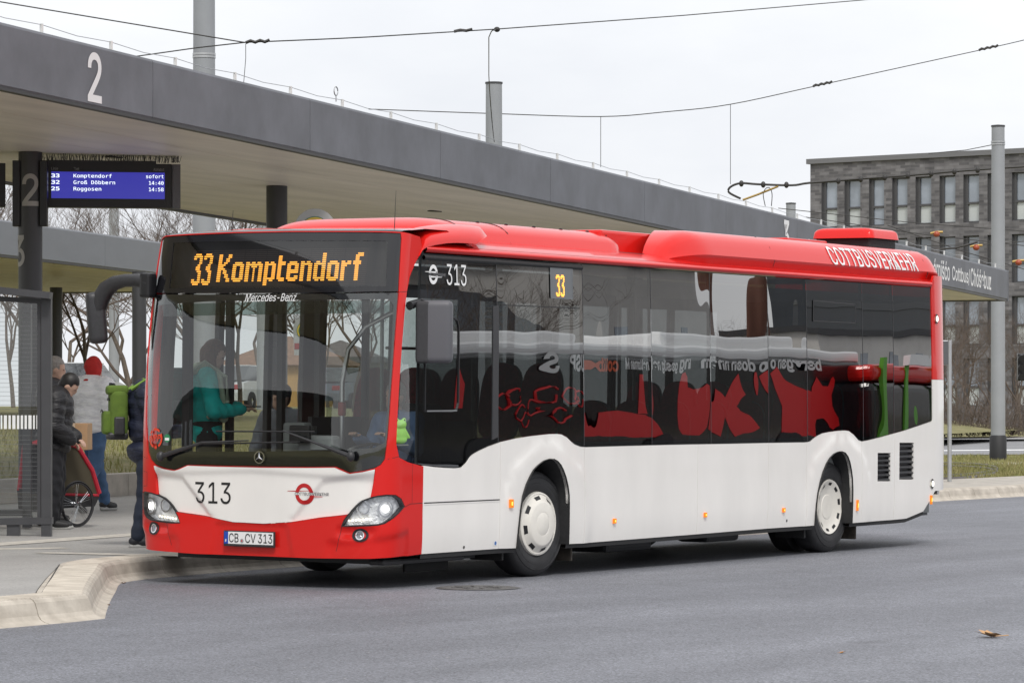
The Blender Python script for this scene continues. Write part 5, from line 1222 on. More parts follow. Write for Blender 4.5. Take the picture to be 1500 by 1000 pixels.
# ------------------------------------------------------------------ brick office building
M_BRICK = brick_mat('dark_grey_brick', (.108, .108, .116), (.235, .235, .248), (.17, .17, .172), 1.0)
M_WINF = mat('window_frame_grey', (.08, .08, .085), .5); M_PANE = mat('sky_tinted_pane', (.25, .285, .335), .05, noise=(.25, .45), spec=1.0); M_BLIND = mat('pale_blind', (.50, .53, .53), .25, noise=(.3, .1), spec=.8)  # pane base colour is lightened to carry a painted sky reflection
bA = at_depth(1187, HOR, 195); bB = at_depth(1520, HOR, 186); bdv = Vector((bB.x - bA.x, bB.y - bA.y, 0)); bd_ = bdv.normalized(); bn = Vector((bd_.y, -bd_.x, 0)); bn = bn if bn.dot(Vector((FW[0], FW[1], 0))) < 0 else -bn
bld = empty('brick_building', (bA.x, bA.y, 0)); tag(bld, 'dark grey brick office building with tall windows behind the wires', 'building')
BW, BH, BD = 34.0, zpx(240.5, 195), 16.0
def BP(x, z, d_): return bd_ * x + bn * d_ + Vector((0, 0, z))
def uvmesh(vs, fs, uvs, name, m, parent):
    me = bpy.data.meshes.new(name); me.from_pydata([tuple(v) for v in vs], [], fs); ul = me.uv_layers.new(name='UVMap')
    for p in me.polygons:
        for li, vi in zip(p.loop_indices, p.vertices): ul.data[li].uv = uvs[vi]
    return link(name, me, m, parent)
rows = [zpx(333, 194), zpx(333, 194) - 3.30, zpx(333, 194) - 6.6, zpx(333, 194) - 9.9]; WH = 2.58
winx = []
for u0, u1 in ((1203, 1226), (1237, 1260), (1272.5, 1295), (1306.5, 1329), (1341, 1364), (1376, 1399), (1411, 1434), (1446, 1469), (1482, 1506)):
    f = lambda u: next(x for x in np.arange(0, 40, .02) if to_px(bA + bd_ * x)[0] >= u)
    winx.append((f(u0), f(u1)))
holes_ = [[(x0, z), (x1, z), (x1, z + WH), (x0, z + WH)] for z in rows for x0, x1 in winx if z > 0]
V, F = sheet([(0, -.5), (BW, -.5), (BW, BH), (0, BH)], holes_, 3.0)
uvmesh([BP(x, z, 0) for x, z in V], F, V, 'brick_wall', M_BRICK, bld)
uvmesh([BP(0, -.5, 0), BP(0, -.5, -BD), BP(0, BH, -BD), BP(0, BH, 0)], [(0, 3, 2, 1)], [(0, 0), (BD, 0), (BD, BH), (0, BH)], 'brick_wall', M_BRICK, bld)
MB().add([BP(x, z, d_) for x in (-.2, BW) for z in (BH, BH + .28) for d_ in (.12, -BD)], [(0, 1, 3, 2), (4, 6, 7, 5), (0, 4, 5, 1), (2, 3, 7, 6), (0, 2, 6, 4), (1, 5, 7, 3)]).build('parapet_coping', mat('coping_grey', (.17, .17, .18), .6), bld)
random.seed(11)
for z in rows:
    if z < 0: continue
    for x0, x1 in winx:
        b_ = MB()
        for (a0, a1, c0, c1, d0) in ((x0, x0 + .07, z, z + WH, -.16), (x1 - .07, x1, z, z + WH, -.16), (x0 + .07, x1 - .07, z, z + .07, -.162), (x0 + .07, x1 - .07, z + WH - .07, z + WH, -.162), (x0 + .07, x1 - .07, z + .98, z + 1.10, -.15), (x0 + .07, x0 + .20, z + .07, z + WH - .07, -.158)):
            b_.add([BP(a, c, d_) for a in (a0, a1) for c in (c0, c1) for d_ in (d0, d0 - .12)], [(0, 1, 3, 2), (4, 6, 7, 5), (0, 4, 5, 1), (2, 3, 7, 6), (0, 2, 6, 4), (1, 5, 7, 3)])
        wf = b_.build('window', M_WINF, bld)
        b_ = MB()
        for q in ([(x0, z), (x0, z + WH)], [(x1, z), (x1, z + WH)], [(x0, z), (x1, z)], [(x0, z + WH), (x1, z + WH)]): b_.add([BP(*q[0], 0), BP(*q[1], 0), BP(*q[1], -.30), BP(*q[0], -.30)], [(0, 1, 2, 3)])
        b_.build('window_reveal', M_WINF, wf, fix=False)
        MB().add([BP(x, c, -.24) for x, c in ((x0, z + 1.0), (x1, z + 1.0), (x1, z + WH), (x0, z + WH))], [(0, 1, 2, 3)]).build('pane', M_PANE, wf, fix=False)
        MB().add([BP(x, c, -.24) for x, c in ((x0, z), (x1, z), (x1, z + 1.0), (x0, z + 1.0))], [(0, 1, 2, 3)]).build('pane', M_BLIND if random.random() < .75 else M_PANE, wf, fix=False)
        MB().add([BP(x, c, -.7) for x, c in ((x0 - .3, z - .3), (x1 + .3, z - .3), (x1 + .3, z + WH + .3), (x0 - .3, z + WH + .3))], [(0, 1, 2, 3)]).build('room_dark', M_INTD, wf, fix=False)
# ------------------------------------------------------------------ bare winter trees
M_BARK = mat('bark_grey_brown', (.13, .105, .085), .9, noise=(8, .3)); M_TWIG = mat('twig_brown', (.12, .092, .075), .9)
def tree_meshes(seed, H, spread=.62, levels=6, thick=.16):
    rng = random.Random(seed); trunk = MB(); cr_ = MB()
    def grow_(p, d, l, r, lv):
        n = 3 if lv < 3 else 2; pts = [p]; rs = [r]; q = p; dd = d.copy()
        for i in range(n):
            dd = (dd + Vector((rng.uniform(-.18, .18), rng.uniform(-.18, .18), rng.uniform(-.05, .14)))).normalized(); q = q + dd * (l / n); pts.append(q); rs.append(r * (1 - .42 * (i + 1) / n))
        (trunk if lv == 0 else cr_).tube(pts, rs, 7 if lv < 2 else (4 if lv < 4 else 3), cap=False, smooth=True)
        if lv >= levels: return
        k = rng.choice((2, 3, 3)) if lv < levels - 1 else 3
        for j in range(k):
            t = rng.uniform(.45, 1.0) if j else 1.0; base = pts[-1] if j == 0 else pts[int(t * n)] ; a = rng.uniform(0, 6.28); sp = spread * rng.uniform(.5, 1.25)
            side = Vector((math.cos(a), math.sin(a), rng.uniform(-.1, .5))); nd = (dd * (1 - sp * .4) + side * sp).normalized()
            grow_(base, nd, l * rng.uniform(.62, .86), max(.004, r * .56), lv + 1)
    grow_(Vector((0, 0, 0)), Vector((0, 0, 1)), H * .30, thick, 0)
    return trunk.fixed('trunk'), cr_.mesh('crown')
TM = [tree_meshes(s, h, sp, lv, th) for s, h, sp, lv, th in ((1, 9, .62, 7, .105), (2, 9, .75, 7, .115), (5, 8.5, .55, 7, .085), (9, 9, .9, 7, .11))]
def tree(u, depth, zb, k, sc, rz, label, group):
    c = at_depth(u, HOR, depth); o = empty('bare_tree', (c.x, c.y, zb), rz); o.scale = (sc, sc, sc); tag(o, label, 'tree', group)
    link('trunk', TM[k][0], M_BARK, o); link('crown', TM[k][1], M_TWIG, o)
for i, (u, d_, k, sc, rz, lab) in enumerate(((20, 110, 2, .9, .5, 'far bare tree low behind the shelter glass'), (98, 118, 3, .9, 1.5, 'far bare tree right of the grey haired man'), (160, 124, 0, .95, 2.5, 'far bare tree beside the distant pole'), (228, 112, 2, .95, 3.5, 'far bare tree at the far corner of the bus'), (290, 126, 1, .95, 4.5, 'far bare tree behind the phone user'), (390, 122, 0, .9, 5.5, 'far bare tree beside the ochre house'), (480, 128, 2, .9, .2, 'far bare tree right of the ochre house'))):
    tree(u, d_, 1.3, k, sc, rz, lab, 'bare trees behind the bus station')
LG = 'bare trees behind the bus station'; RG = 'bare trees before the brick building'
for i, (u, d_, k, sc, rz, lab) in enumerate((
    (-40, 86, 0, 1.0, 0, 'bare tree beyond the left picture edge, branches behind the shelter'), (60, 92, 1, 1.05, 1, 'bare tree behind the waiting men and the rear canopy'), (135, 80, 2, .95, 2, 'bare tree behind the person in the red hood'),
    (190, 96, 3, 1.05, 3, 'bare spreading tree between the two left columns'), (262, 84, 1, 1.1, 4, 'bare tree seen through the far corner of the windscreen'), (322, 100, 0, 1.1, .7, 'bare tree behind the woman in the bus'), (352, 78, 2, .9, 2.6, 'slim bare tree seen in the middle of the windscreen'),
    (440, 110, 3, 1.0, 5, 'bare tree behind the round stop sign'), (520, 95, 1, 1.0, 3.3, 'bare tree seen through the driver side of the windscreen'))):
    tree(u, d_, 1.3, k, sc * .8, rz, lab, LG)
for i, (u, d_, k, sc, rz, lab) in enumerate((
    (1375, 150, 2, 0.69, 0, 'bare tree right at the tail of the bus'), (1400, 156, 0, 0.74, 1.2, 'bare tree behind the sign post'), (1424, 148, 3, 0.60, 2.2, 'spreading bare tree between sign post and tall pole'), (1446, 160, 1, 0.69, 3.0, 'bare tree half hidden by the tall right pole'),
    (1482, 140, 1, 0.69, 4.1, 'bare tree right of the tall pole'), (1512, 150, 0, 0.74, 5.2, 'bare tree at the right picture edge'), (1340, 158, 1, 0.69, 2.0, 'bare tree hidden behind the tail of the bus'),
    (1388, 164, 1, 0.78, 5.0, 'far bare tree just left of the sign post'), (1412, 168, 2, 0.83, 3.9, 'far bare tree just right of the sign post'), (1496, 166, 2, 0.83, .4, 'far bare tree behind the traffic light'))):
    tree(u, d_, .3, k, sc, rz, lab, RG)
# brown winter hedge along the far street
b = MB(); random.seed(21)
hA, hB = at_height(1300, 641, .3), at_height(1560, 637, .3)
for _ in range(2600):
    c = hA.lerp(hB, random.random()) + Vector((random.uniform(-1, 1), random.uniform(-1, 1), random.uniform(0, 1.0) ** 1.4 * 1.3)); d_ = Vector((random.uniform(-.5, .5), random.uniform(-.5, .5), random.uniform(.1, .9))) * .7
    b.tube([c, c + d_], [.012, .004], 3, cap=False)
tag(b.build('hedge', M_TWIG, fix=False), 'brown leafless hedge along the street before the brick building', 'hedge')
# ochre house with tiled roof seen through the windscreen
def house(u, depth, w, dpt, h, rh, rz, mwall, mroof, label):
    c = at_depth(u, HOR, depth); o = empty('house', (c.x, c.y, 1.0), rz); tag(o, label, 'house')
    MB().box2((-w / 2, -dpt / 2, 0), (w / 2, dpt / 2, h)).build('wall', mwall, o)
    MB().add([(-w / 2 - .4, -dpt / 2 - .4, h), (w / 2 + .4, -dpt / 2 - .4, h), (w / 2 + .4, dpt / 2 + .4, h), (-w / 2 - .4, dpt / 2 + .4, h), (-w / 2 + dpt / 2, 0, h + rh), (w / 2 - dpt / 2, 0, h + rh)], [(0, 1, 5, 4), (2, 3, 4, 5), (1, 2, 5), (3, 0, 4), (3, 2, 1, 0)]).build('roof', mroof, o)
    nx = max(2, int(w / 2.4))
    for sx in range(nx):
        x = -w / 2 + w * (sx + .5) / nx
        for z in (.9, 3.6):
            if z + 1.5 > h: continue
            for sy in (-1, 1):
                f = MB().box2((x - .5, sy * (dpt / 2 + .01) - .03, z), (x + .5, sy * (dpt / 2 + .01) + .03, z + 1.5)).build('window', mat('house_window_frame', (.5, .5, .48), .5), o)
                MB().box2((x - .4, sy * (dpt / 2 + .05) - .01, z + .1), (x + .4, sy * (dpt / 2 + .05) + .01, z + 1.4)).build('pane', M_PANE, f)
house(425, 190, 6.6, 6, 2.6, 1.6, R(20), mat('ochre_plaster', (.42, .26, .10), .9, noise=(1, .12)), mat('brown_roof_tiles', (.20, .12, .08), .9, noise=(3, .2)), 'ochre yellow house with low roof seen through the windscreen')
house(500, 230, 7, 6, 3.2, 1.5, R(25), mat('pale_plaster', (.45, .44, .40), .9, noise=(1, .08)), mat('grey_roof_tiles', (.12, .11, .11), .9, noise=(3, .2)), 'pale grey house beyond the bus seen past the driver')
# ------------------------------------------------------------------ parked cars on the bank road
def car(u, depth, zb, rz, col, label):
    c = at_depth(u, HOR, depth); o = empty('parked_car', (c.x, c.y, zb), rz); tag(o, label, 'car', 'cars parked beyond the bank')
    m = mat('car_paint_' + label.split()[0], col, .25, coat=.6)
    body = [(-2.1, .35), (-2.15, .6), (-2.05, .85), (-1.3, .95), (-.62, .98), (1.5, .98), (2.05, .92), (2.12, .6), (2.1, .35)]
    secs = []
    for y, k in ((-.86, .96), (-.80, 1), (.80, 1), (.86, .96)): secs.append([(x * k, y, z * (1 if abs(y) < .85 else .97) + (0 if abs(y) < .85 else .02)) for x, z in body])
    MB().loft(secs, smooth=False).build('body', m, o)
    cab = [(-1.25, .96), (-.45, 1.42), (.9, 1.46), (1.75, 1.0)]
    MB().loft([[(x, y * (1 if z < 1.2 else .86), z) for x, z in cab] for y in (-.76, .76)], smooth=False).build('greenhouse', mat('car_glass_dark', (.02, .025, .03), .05, spec=1.0), o)
    MB().bbox((.22, 0, 1.455), (1.35, 1.28, .05), .02).build('roof', m, o)
    for x in (-1.35, 1.32):
        for y in (-.82, .82):
            w_ = MB().lathe([(.12, -.1), (.31, -.1), (.32, 0), (.31, .1), (.12, .1)], 20, Matrix.Translation((x, y, .32)) @ Matrix.Rotation(R(90), 4, 'X')).build('wheel', M_TYRE, o); MB().lathe([(.001, .08), (.20, .085), (.21, .07)], 16, Matrix.Translation((x, y, .32)) @ Matrix.Rotation(R(90) if y < 0 else R(-90), 4, 'X')).build('rim', M_CHROME, w_)
    for y in (-.62, .62): MB().bbox((-2.08, y, .72), (.10, .36, .14), .03).build('headlight', mat('car_lamp', (.7, .72, .74), .2), o); MB().bbox((2.06, y, .78), (.10, .34, .16), .03).build('tail_light', mat('car_tail', (.35, .01, .01), .3), o)
car(112, 96, 1.2, R(200), (.72, .74, .76), 'white parked car behind the men at the shelter'); car(352, 112, 1.3, R(195), (.62, .64, .66), 'silver parked car seen through the windscreen beside the woman'); car(505, 120, 1.3, R(190), (.10, .12, .16), 'dark parked car seen through the windscreen near the driver')
# ------------------------------------------------------------------ waiting shelter
M_ANTH = mat('anthracite_frame', (.055, .056, .062), .45, noise=(3, .1))
G_SHEL = glass('shelter_glass', (.72, .75, .74), 1.52)
sb = at_plat(68.5, 785); SD = float(np.dot(np.array(sb) - CAM, FW))
def sh(u, v, dd=0.0): return at_depth(u, v, SD + dd)
shel = empty('waiting_shelter', sb); tag(shel, 'glazed waiting shelter with anthracite frame at the left picture edge', 'shelter')
def rel(p): return Vector(p) - sb
def sbar(name, a, c, w, dpt=.12, m=M_ANTH, dd=0.0):   # bar between two sighted points, w = size across
    a, c = rel(a), rel(c); t = (c - a).normalized(); n = Vector((FW[0], FW[1], 0)); s_ = t.cross(n).normalized() * w / 2; n = n * dpt / 2; b_ = MB()
    b_.add([p + x * s_ + y * n for p in (a, c) for x, y in ((-1, -1), (1, -1), (1, 1), (-1, 1))], [(0, 1, 2, 3), (7, 6, 5, 4), (0, 4, 5, 1), (1, 5, 6, 2), (2, 6, 7, 3), (3, 7, 4, 0)]); return b_.build(name, m, shel)
sbar('corner_post', sh(68.5, 785), sh(68.5, 436), .10); sbar('roof_edge', sh(-150, 410, -.1), sh(75, 433, -.1), .07, .25); sbar('bottom_rail', sh(-150, 766), sh(77, 762), .07, .14); sbar('top_rail', sh(-150, 428), sh(62, 441.5), .05, .06)
sbar('inner_post', sh(57.5, 758), sh(57.5, 441), .035, .05); sbar('shelter_foot', sh(20, 786), sh(20, 766), .13, .10)
b_ = MB(); b_.add([rel(sh(u, v, .01)) for u, v in ((-150, 763), (56, 760), (56, 442), (-150, 428))], [(0, 1, 2, 3)]); gpn = b_.build('glass_panel', G_SHEL, shel, fix=False)
for k in range(48):                                   # printed hairlines on the glass
    v = 452 + 6.4 * k
    if 604 < v < 632: continue
    b_ = MB(); b_.add([rel(sh(u, vv, .0)) for u, vv in ((-150, v + .22), (55, v + .22), (55, v - .22), (-150, v - .22))], [(0, 1, 2, 3)]); b_.build('glass_line', mat('glass_line_grey', (.16, .165, .17), .6), gpn, fix=False)
random.seed(8); u = -140
while u < 54:
    w_ = random.choice((2.6, 3.4, 4.6)); b_ = MB(); b_.add([rel(sh(x, v, -.004)) for x, v in ((u, 628), (u + w_, 628), (u + w_, 608), (u, 608))], [(0, 1, 2, 3)]); b_.build('marking_bar', mat('frosted_white', (.85, .87, .87), .6), gpn, fix=False); u += w_ + 2.2
# back wall of the shelter and its bench
sbar('corner_post', sh(40, 772, 1.6), sh(40, 446, 1.6), .09); sbar('back_rail', sh(-150, 752, 1.6), sh(40, 750, 1.6), .07)
MB().bbox(rel(sh(-125, 705, .9)), (.4, 1.6, .05), .01, rz=YAW - R(90)).build('bench_seat', M_ANTH, shel); sbar('bench_leg', sh(-60, 770, .9), sh(-60, 708, .9), .08)
# ------------------------------------------------------------------ stop signs
M_SGREEN = mat('sign_green', (.02, .16, .08), .4); M_SYEL = mat('sign_yellow', (.72, .50, .06), .4); M_SGREY = mat('sign_plate_grey', (.40, .41, .41), .5)
def stop_sign(u, vtop, depth, w_, h_, zb, label, panel=True):
    c = at_depth(u, vtop, depth); root = empty('stop_sign', (c.x, c.y, zb)); tag(root, label, 'sign', 'round stop signs')
    ex = Vector((RT[0], RT[1], 0)); n = Vector((-FW[0], -FW[1], 0)); top = c.z - zb; r = w_ / 2
    def P(x, z, d_): return ex * x + n * d_ + Vector((0, 0, top - r + z))
    out_ = [(r * math.cos(a), r * math.sin(a)) for a in np.linspace(0, math.pi, 20)] + [(-r * .92, -h_ + r), (r * .92, -h_ + r)]
    b_ = MB(); b_.add([P(x, z, .0) for x, z in out_] + [P(x, z, -.05) for x, z in out_], [tuple(range(len(out_))), tuple(reversed(range(len(out_), 2 * len(out_))))] + [(i, (i + 1) % len(out_), len(out_) + (i + 1) % len(out_), len(out_) + i) for i in range(len(out_))]); pl = b_.build('sign_plate', M_SGREY, root)
    def disc(name, ro, ri, m, d_): return ring_on(name, (0, 0), ro, ri, m, pl, lambda s, z, dd: P(s, z - .03, dd), d_)
    disc('green_disc', r * .74, 0, M_SGREEN, .004); disc('yellow_ring', r * .70, r * .60, M_SYEL, .006); disc('yellow_field', r * .55, 0, M_SYEL, .0055) if panel else None
    disc('green_ring', r * .60, r * .50, M_SGREEN, .0065) if panel else None
    text_on('stop_letter', 'H', M_SGREEN, pl, lambda x, z, d_: P(x, z - .03, d_), (-r * .24, -r * .28, r * .24, r * .28), d=.008, bold=.02)
    b_ = MB(); b_.add([P(x, z, .006) for x, z in ((-r * .9, -h_ + r * 1.45), (r * .9, -h_ + r * 1.45), (r * .9, -h_ + r * 1.9), (-r * .9, -h_ + r * 1.9))], [(0, 1, 2, 3)]); b_.build('red_strip', mat('strip_red', (.30, .04, .04), .5), pl, fix=False)
    MB().tube([(0, 0, 0), (0, 0, top - h_ * .3)], .035, 10).build('sign_post', M_STEEL, root).location = -n * .09
stop_sign(461.5, 305.5, 43.5, .52, .95, .28, 'large round stop sign under the canopy, its top above the bus roof')
stop_sign(449, 462, 60, .46, .68, .35, 'stop sign with green H seen through the windscreen')
# sign post, traffic light, manhole, leaf
sp = at_height(1391, 705, .18); spd = float(np.dot(np.array(sp) - CAM, FW)); o = empty('sign_post', sp); tag(o, 'slim galvanised post with small sign plate right of the bus tail', 'sign')
hh = zpx(498, spd) - .18; MB().tube([(0, 0, 0), (0, 0, hh)], .038, 12).build('post', M_STEEL, o); e_ = at_depth(1387, 516, spd) - sp
MB().bbox((e_.x, e_.y, zpx(516.5, spd) - .18), (.05, .15, .42), .01, rz=YAW).build('sign_plate', mat('plate_back_grey', (.10, .105, .11), .4), o)
MB().bbox((e_.x, e_.y, zpx(516.5, spd) - .18), (.03, .17, .44), .01, rz=YAW).build('plate_rim', M_STEEL, o)
tl = at_depth(1503, HOR, 92); o = empty('traffic_light', (tl.x, tl.y, .1)); tag(o, 'dark traffic light head at the right picture edge', 'traffic light')
MB().tube([(0, 0, 0), (0, 0, 3.0)], .05, 12).build('mast', M_COLM, o)
hd_ = MB().bbox((-.12 * RT[0], -.12 * RT[1], 2.42), (.20, .22, .72), .03, rz=YAW).build('lamp_head', M_BLK, o)
for k in range(3): MB().tube([(-.13 * RT[0] - .1 * FW[0], -.13 * RT[1] - .1 * FW[1], 2.66 - .24 * k), (-.15 * RT[0] - .26 * FW[0], -.15 * RT[1] - .26 * FW[1], 2.64 - .24 * k)], .09, 12).build('lamp_visor', M_BLK, hd_)
mc = at_height(700, 861, 0); o = MB().lathe([(.001, .006), (.26, .006), (.27, .010), (.33, .010), (.335, .006), (.36, .005)], 40, Matrix.Translation((mc.x, mc.y, 0))).build('manhole_cover', mat('cast_iron_dark', (.14, .138, .136), .6, metal=.3, noise=(30, .3), bump=(60, 1.0, .02))); tag(o, 'round cast iron manhole cover in the road beside the front wheel', 'manhole')
for k in range(8):
    a = k * math.pi / 4; MB().box((mc.x + .16 * math.cos(a), mc.y + .16 * math.sin(a), .009), (.14, .02, .006), rz=a).build('cover_rib', MATS['cast_iron_dark'], o)
def leaf(c, sc, rz, label, col):
    out_ = [(0, -.1), (.12, -.25), (.30, -.18), (.28, -.05), (.5, .02), (.3, .12), (.34, .30), (.12, .22), (0, .5), (-.14, .2), (-.36, .26), (-.28, .08), (-.5, -.04), (-.26, -.08), (-.28, -.24), (-.1, -.22)]
    rng = random.Random(label); b_ = MB(); T = Matrix.Translation((c[0], c[1], c[2])) @ Matrix.Rotation(rz, 4, 'Z') @ Matrix.Scale(sc, 4)
    vs = [T @ Vector((x, y, .05 + .22 * abs(x) + .25 * max(0, y) + rng.uniform(-.03, .05))) for x, y in out_] + [T @ Vector((0, 0, .02))]; n = len(out_)
    b_.add(vs, [(i, (i + 1) % n, n) for i in range(n)]); b_.tube([T @ Vector((0, -.05, .03)), T @ Vector((.04, -.5, .06))], sc * .015, 4)
    o_ = b_.build('fallen_leaf', mat('dry_leaf_' + label.split()[0], col, .8, noise=(30, .25))); tag(o_, label, 'leaf', 'fallen leaves on the road')
leaf(at_height(1452, 933, 0), .24, .6, 'large dry tan leaf lying on the road at the lower right', (.50, .30, .15))
for i, (u, v, lab) in enumerate(((168, 853, 'small orange leaf at the kerb foot, nearest the bus'), (158, 886, 'tiny brown leaf in the kerb gutter near the bend'), (181, 854, 'little tan leaf on asphalt just right of kerb corner'), (1233, 956, 'tiny leaf scrap on the road left of the big dry leaf'))): leaf(at_height(u, v, .0), .06, i * 1.3, lab, (.42, .2, .06))
b_ = MB(); random.seed(17)
for _ in range(260):
    p = at_height(random.uniform(150, 1500), random.uniform(835, 1000) if _ % 2 else random.uniform(800, 900), 0)
    if p.y > -.3 and p.x > -.5 and p.x < 12: continue
    if p.y > -1.0 and p.x < -2: continue
    s_ = random.uniform(.004, .014); a = random.uniform(0, 6.3); b_.add([(p.x + s_ * math.cos(a + k * 1.9) * random.uniform(.6, 1.4), p.y + s_ * math.sin(a + k * 1.9), .004) for k in range(3)], [(0, 1, 2)])
tag(b_.build('road_grit', mat('grit_pale', (.50, .48, .44), .8), fix=False), 'small pale grit and scraps scattered over the asphalt', 'grit', kind='stuff')
# ------------------------------------------------------------------ people
def blob(pieces, voxel=.02, smooth=4):
    """one continuous skin from tapered limbs and rounded masses"""
    b_ = MB()
    for pc in pieces:
        if len(pc) == 4:
            a, c, ra, rc = Vector(pc[0]), Vector(pc[1]), pc[2], pc[3]; n = max(2, int((c - a).length / .03))
            b_.tube([a.lerp(c, i / n) for i in range(n + 1)], [ra + (rc - ra) * i / n for i in range(n + 1)], 12); b_.ell(a, (ra,) * 3); b_.ell(c, (rc,) * 3)
        else: b_.ell((0, 0, 0), pc[1], 16, 10, Matrix.Translation(pc[0]) @ (pc[2].to_4x4() if pc[2] is not None else Matrix.Identity(4)))
    me = b_.fixed('tmp'); o_ = bpy.data.objects.new('tmp', me); md = o_.modifiers.new('r', 'REMESH'); md.mode = 'VOXEL'; md.voxel_size = voxel; ms = o_.modifiers.new('s', 'SMOOTH'); ms.factor = .6; ms.iterations = smooth
    m2 = evaluated(o_); bpy.data.objects.remove(o_); bpy.data.meshes.remove(me)
    m2.polygons.foreach_set('use_smooth', [True] * len(m2.polygons)); m2.materials.clear(); return m2
def quilt(me, pitch=.105, amp=.011, seed=0):
    nrm_ = [v.normal.copy() for v in me.vertices]
    for v, n in zip(me.vertices, nrm_): v.co += n * (amp * abs(math.sin(math.pi * (v.co.z + .25 * v.co.x) / pitch)) + .006 * math.sin(23 * v.co.x + 3 * seed) * math.sin(19 * v.co.y + 2.1 * v.co.z * 7))
    return me
def folds(me, amp=.007):
    nrm_ = [v.normal.copy() for v in me.vertices]
    for v, n in zip(me.vertices, nrm_): v.co += n * amp * (math.sin(31 * v.co.z + 9 * math.sin(7 * v.co.x + 5 * v.co.y)) * .6 + math.sin(57 * v.co.z + 17 * v.co.y + 4 * v.co.x) * .4)
    return me
def cloth(name, col, r=.8, puff=False): return mat(name, col, r, noise=(14, .14), bump=((9, .5, .05) if puff else (25, .35, .012)), stretch=(1, 1, 2.6) if puff else None)
SKIN = mat('skin_tone', (.52, .33, .25), .55, noise=(20, .06))
def person(root_loc, rz, J, wear, label, h=1.0, hair=None, extra=None, skin=SKIN, seated=False):
    """J: joints in metres, facing +x; wear: dict part -> (colour material, inflation)"""
    root = empty('person', root_loc, rz); tag(root, label, 'person'); root.scale = (h, h, h)
    V_ = {k: Vector(v) for k, v in J.items()}
    hd0 = V_['head']; hdir = V_.get('look', Vector((1, 0, 0))).normalized(); side = Vector((0, 0, 1)).cross(hdir).normalized(); upv = hdir.cross(side).normalized(); Rm = Matrix((hdir, side, upv)).transposed()
    pcs = [(hd0 + upv * .02, (.098, .076, .118), Rm), (hd0 + hdir * .05 - upv * .06, (.055, .055, .06), Rm), (hd0 + hdir * .098 - upv * .005, (.018, .014, .026), Rm), (hd0 + hdir * .088 - upv * .062, (.016, .026, .010), Rm)]
    for s_ in (-1, 1): pcs += [(hd0 + side * s_ * .077 - upv * .0, (.02, .012, .032), Rm), (hd0 + hdir * .075 + side * s_ * .032 + upv * .030, (.02, .022, .009), Rm)]
    pcs += [(V_['neck'], hd0 - upv * .05, .055, .052), (V_['pelvis'], V_['chest'], .12, .13)]
    for s_ in 'LR': pcs += [(V_['sh' + s_], V_['el' + s_], .050, .040), (V_['el' + s_], V_['ha' + s_], .038, .026), (V_['hip' + s_], V_['kn' + s_], .080, .055), (V_['kn' + s_], V_['an' + s_], .052, .036), (V_['chest'], V_['sh' + s_], .09, .055), (V_['pelvis'], V_['hip' + s_], .10, .085)]
    me = blob(pcs, .016, 3); bm = bmesh.new(); bm.from_mesh(me); fb = MB()
    for s_ in 'LR':                                   # palms and five curled fingers
        hnd = V_['ha' + s_]; fd = V_.get('fd' + s_, (hnd - V_['el' + s_])).normalized(); sd_ = fd.cross(Vector((0, 0, 1))); sd_ = sd_.normalized() if sd_.length > .1 else Vector((0, 1, 0)); dn = fd.cross(sd_).normalized(); cu_ = dn if dn.z < 0 else -dn
        fb.ell((0, 0, 0), (.045, .036, .017), 12, 8, Matrix.Translation(hnd + fd * .045) @ Matrix((fd, sd_, cu_)).transposed().to_4x4())
        for k, l in enumerate((.060, .068, .063, .050)):
            p0 = hnd + fd * .080 + sd_ * (-.027 + .018 * k); p1 = p0 + fd * l * .5 + cu_ * .008; fb.tube([p0, p1, p1 + fd * l * .32 + cu_ * l * .35], [.0095, .009, .007], 6)
        p0 = hnd + fd * .03 - sd_ * .035; fb.tube([p0, p0 + fd * .03 - sd_ * .018 + cu_ * .006, p0 + fd * .055 - sd_ * .012 + cu_ * .022], [.012, .0105, .008], 6)
    nb = len(bm.verts); tmp = fb.mesh('t'); bm.from_mesh(tmp); bm.to_mesh(me); bm.free(); bpy.data.meshes.remove(tmp); me.polygons.foreach_set('use_smooth', [True] * len(me.polygons))
    link('body', me, skin, root)
    for s_ in (-1, 1): MB().ell((0, 0, 0), (.006, .011, .007), 8, 6, Matrix.Translation(hd0 + hdir * .088 + side * s_ * .033 + upv * .016) @ Rm.to_4x4()).build('eye', mat('eye_dark', (.03, .02, .015), .2), root)
    if 'jacket' in wear:
        m, inf = wear['jacket']; low = V_['pelvis'] + Vector((0, 0, -wear.get('hem', .08))); pcs = [(V_['chest'] + Vector((0, 0, .02)), (.135 + inf, .19 + inf, .19 + inf), None), (V_['chest'].lerp(V_['pelvis'], .55), (.13 + inf, .165 + inf, .20), None), (low + Vector((0, 0, .08)), (.135 + inf, .175 + inf, .12), None), (V_['neck'] + Vector((0, 0, -.01)), (.085 + inf * .4, .09 + inf * .4, .055), None)]
        for s_ in 'LR': pcs += [(V_['sh' + s_], V_['el' + s_], .070 + inf, .058 + inf), (V_['el' + s_], V_['el' + s_].lerp(V_['ha' + s_], .95), .056 + inf, .042 + inf * .6), (V_['chest'] + Vector((0, 0, .1)), V_['sh' + s_], .10 + inf * .5, .075 + inf)]
        link('jacket', (quilt if wear.get('quilt', True) else folds)(blob(pcs, .016, 3)), m, root)
    if 'trousers' in wear:
        m, inf = wear['trousers']; pcs = [(V_['pelvis'] + Vector((0, 0, .02)), (.125 + inf, .165 + inf, .12), None)]
        for s_ in 'LR': pcs += [(V_['hip' + s_], V_['kn' + s_], .098 + inf, .070 + inf), (V_['kn' + s_], V_['kn' + s_].lerp(V_['an' + s_], .97), .068 + inf, .056 + inf)]
        link('trousers', folds(blob(pcs, .018, 3)), m, root)
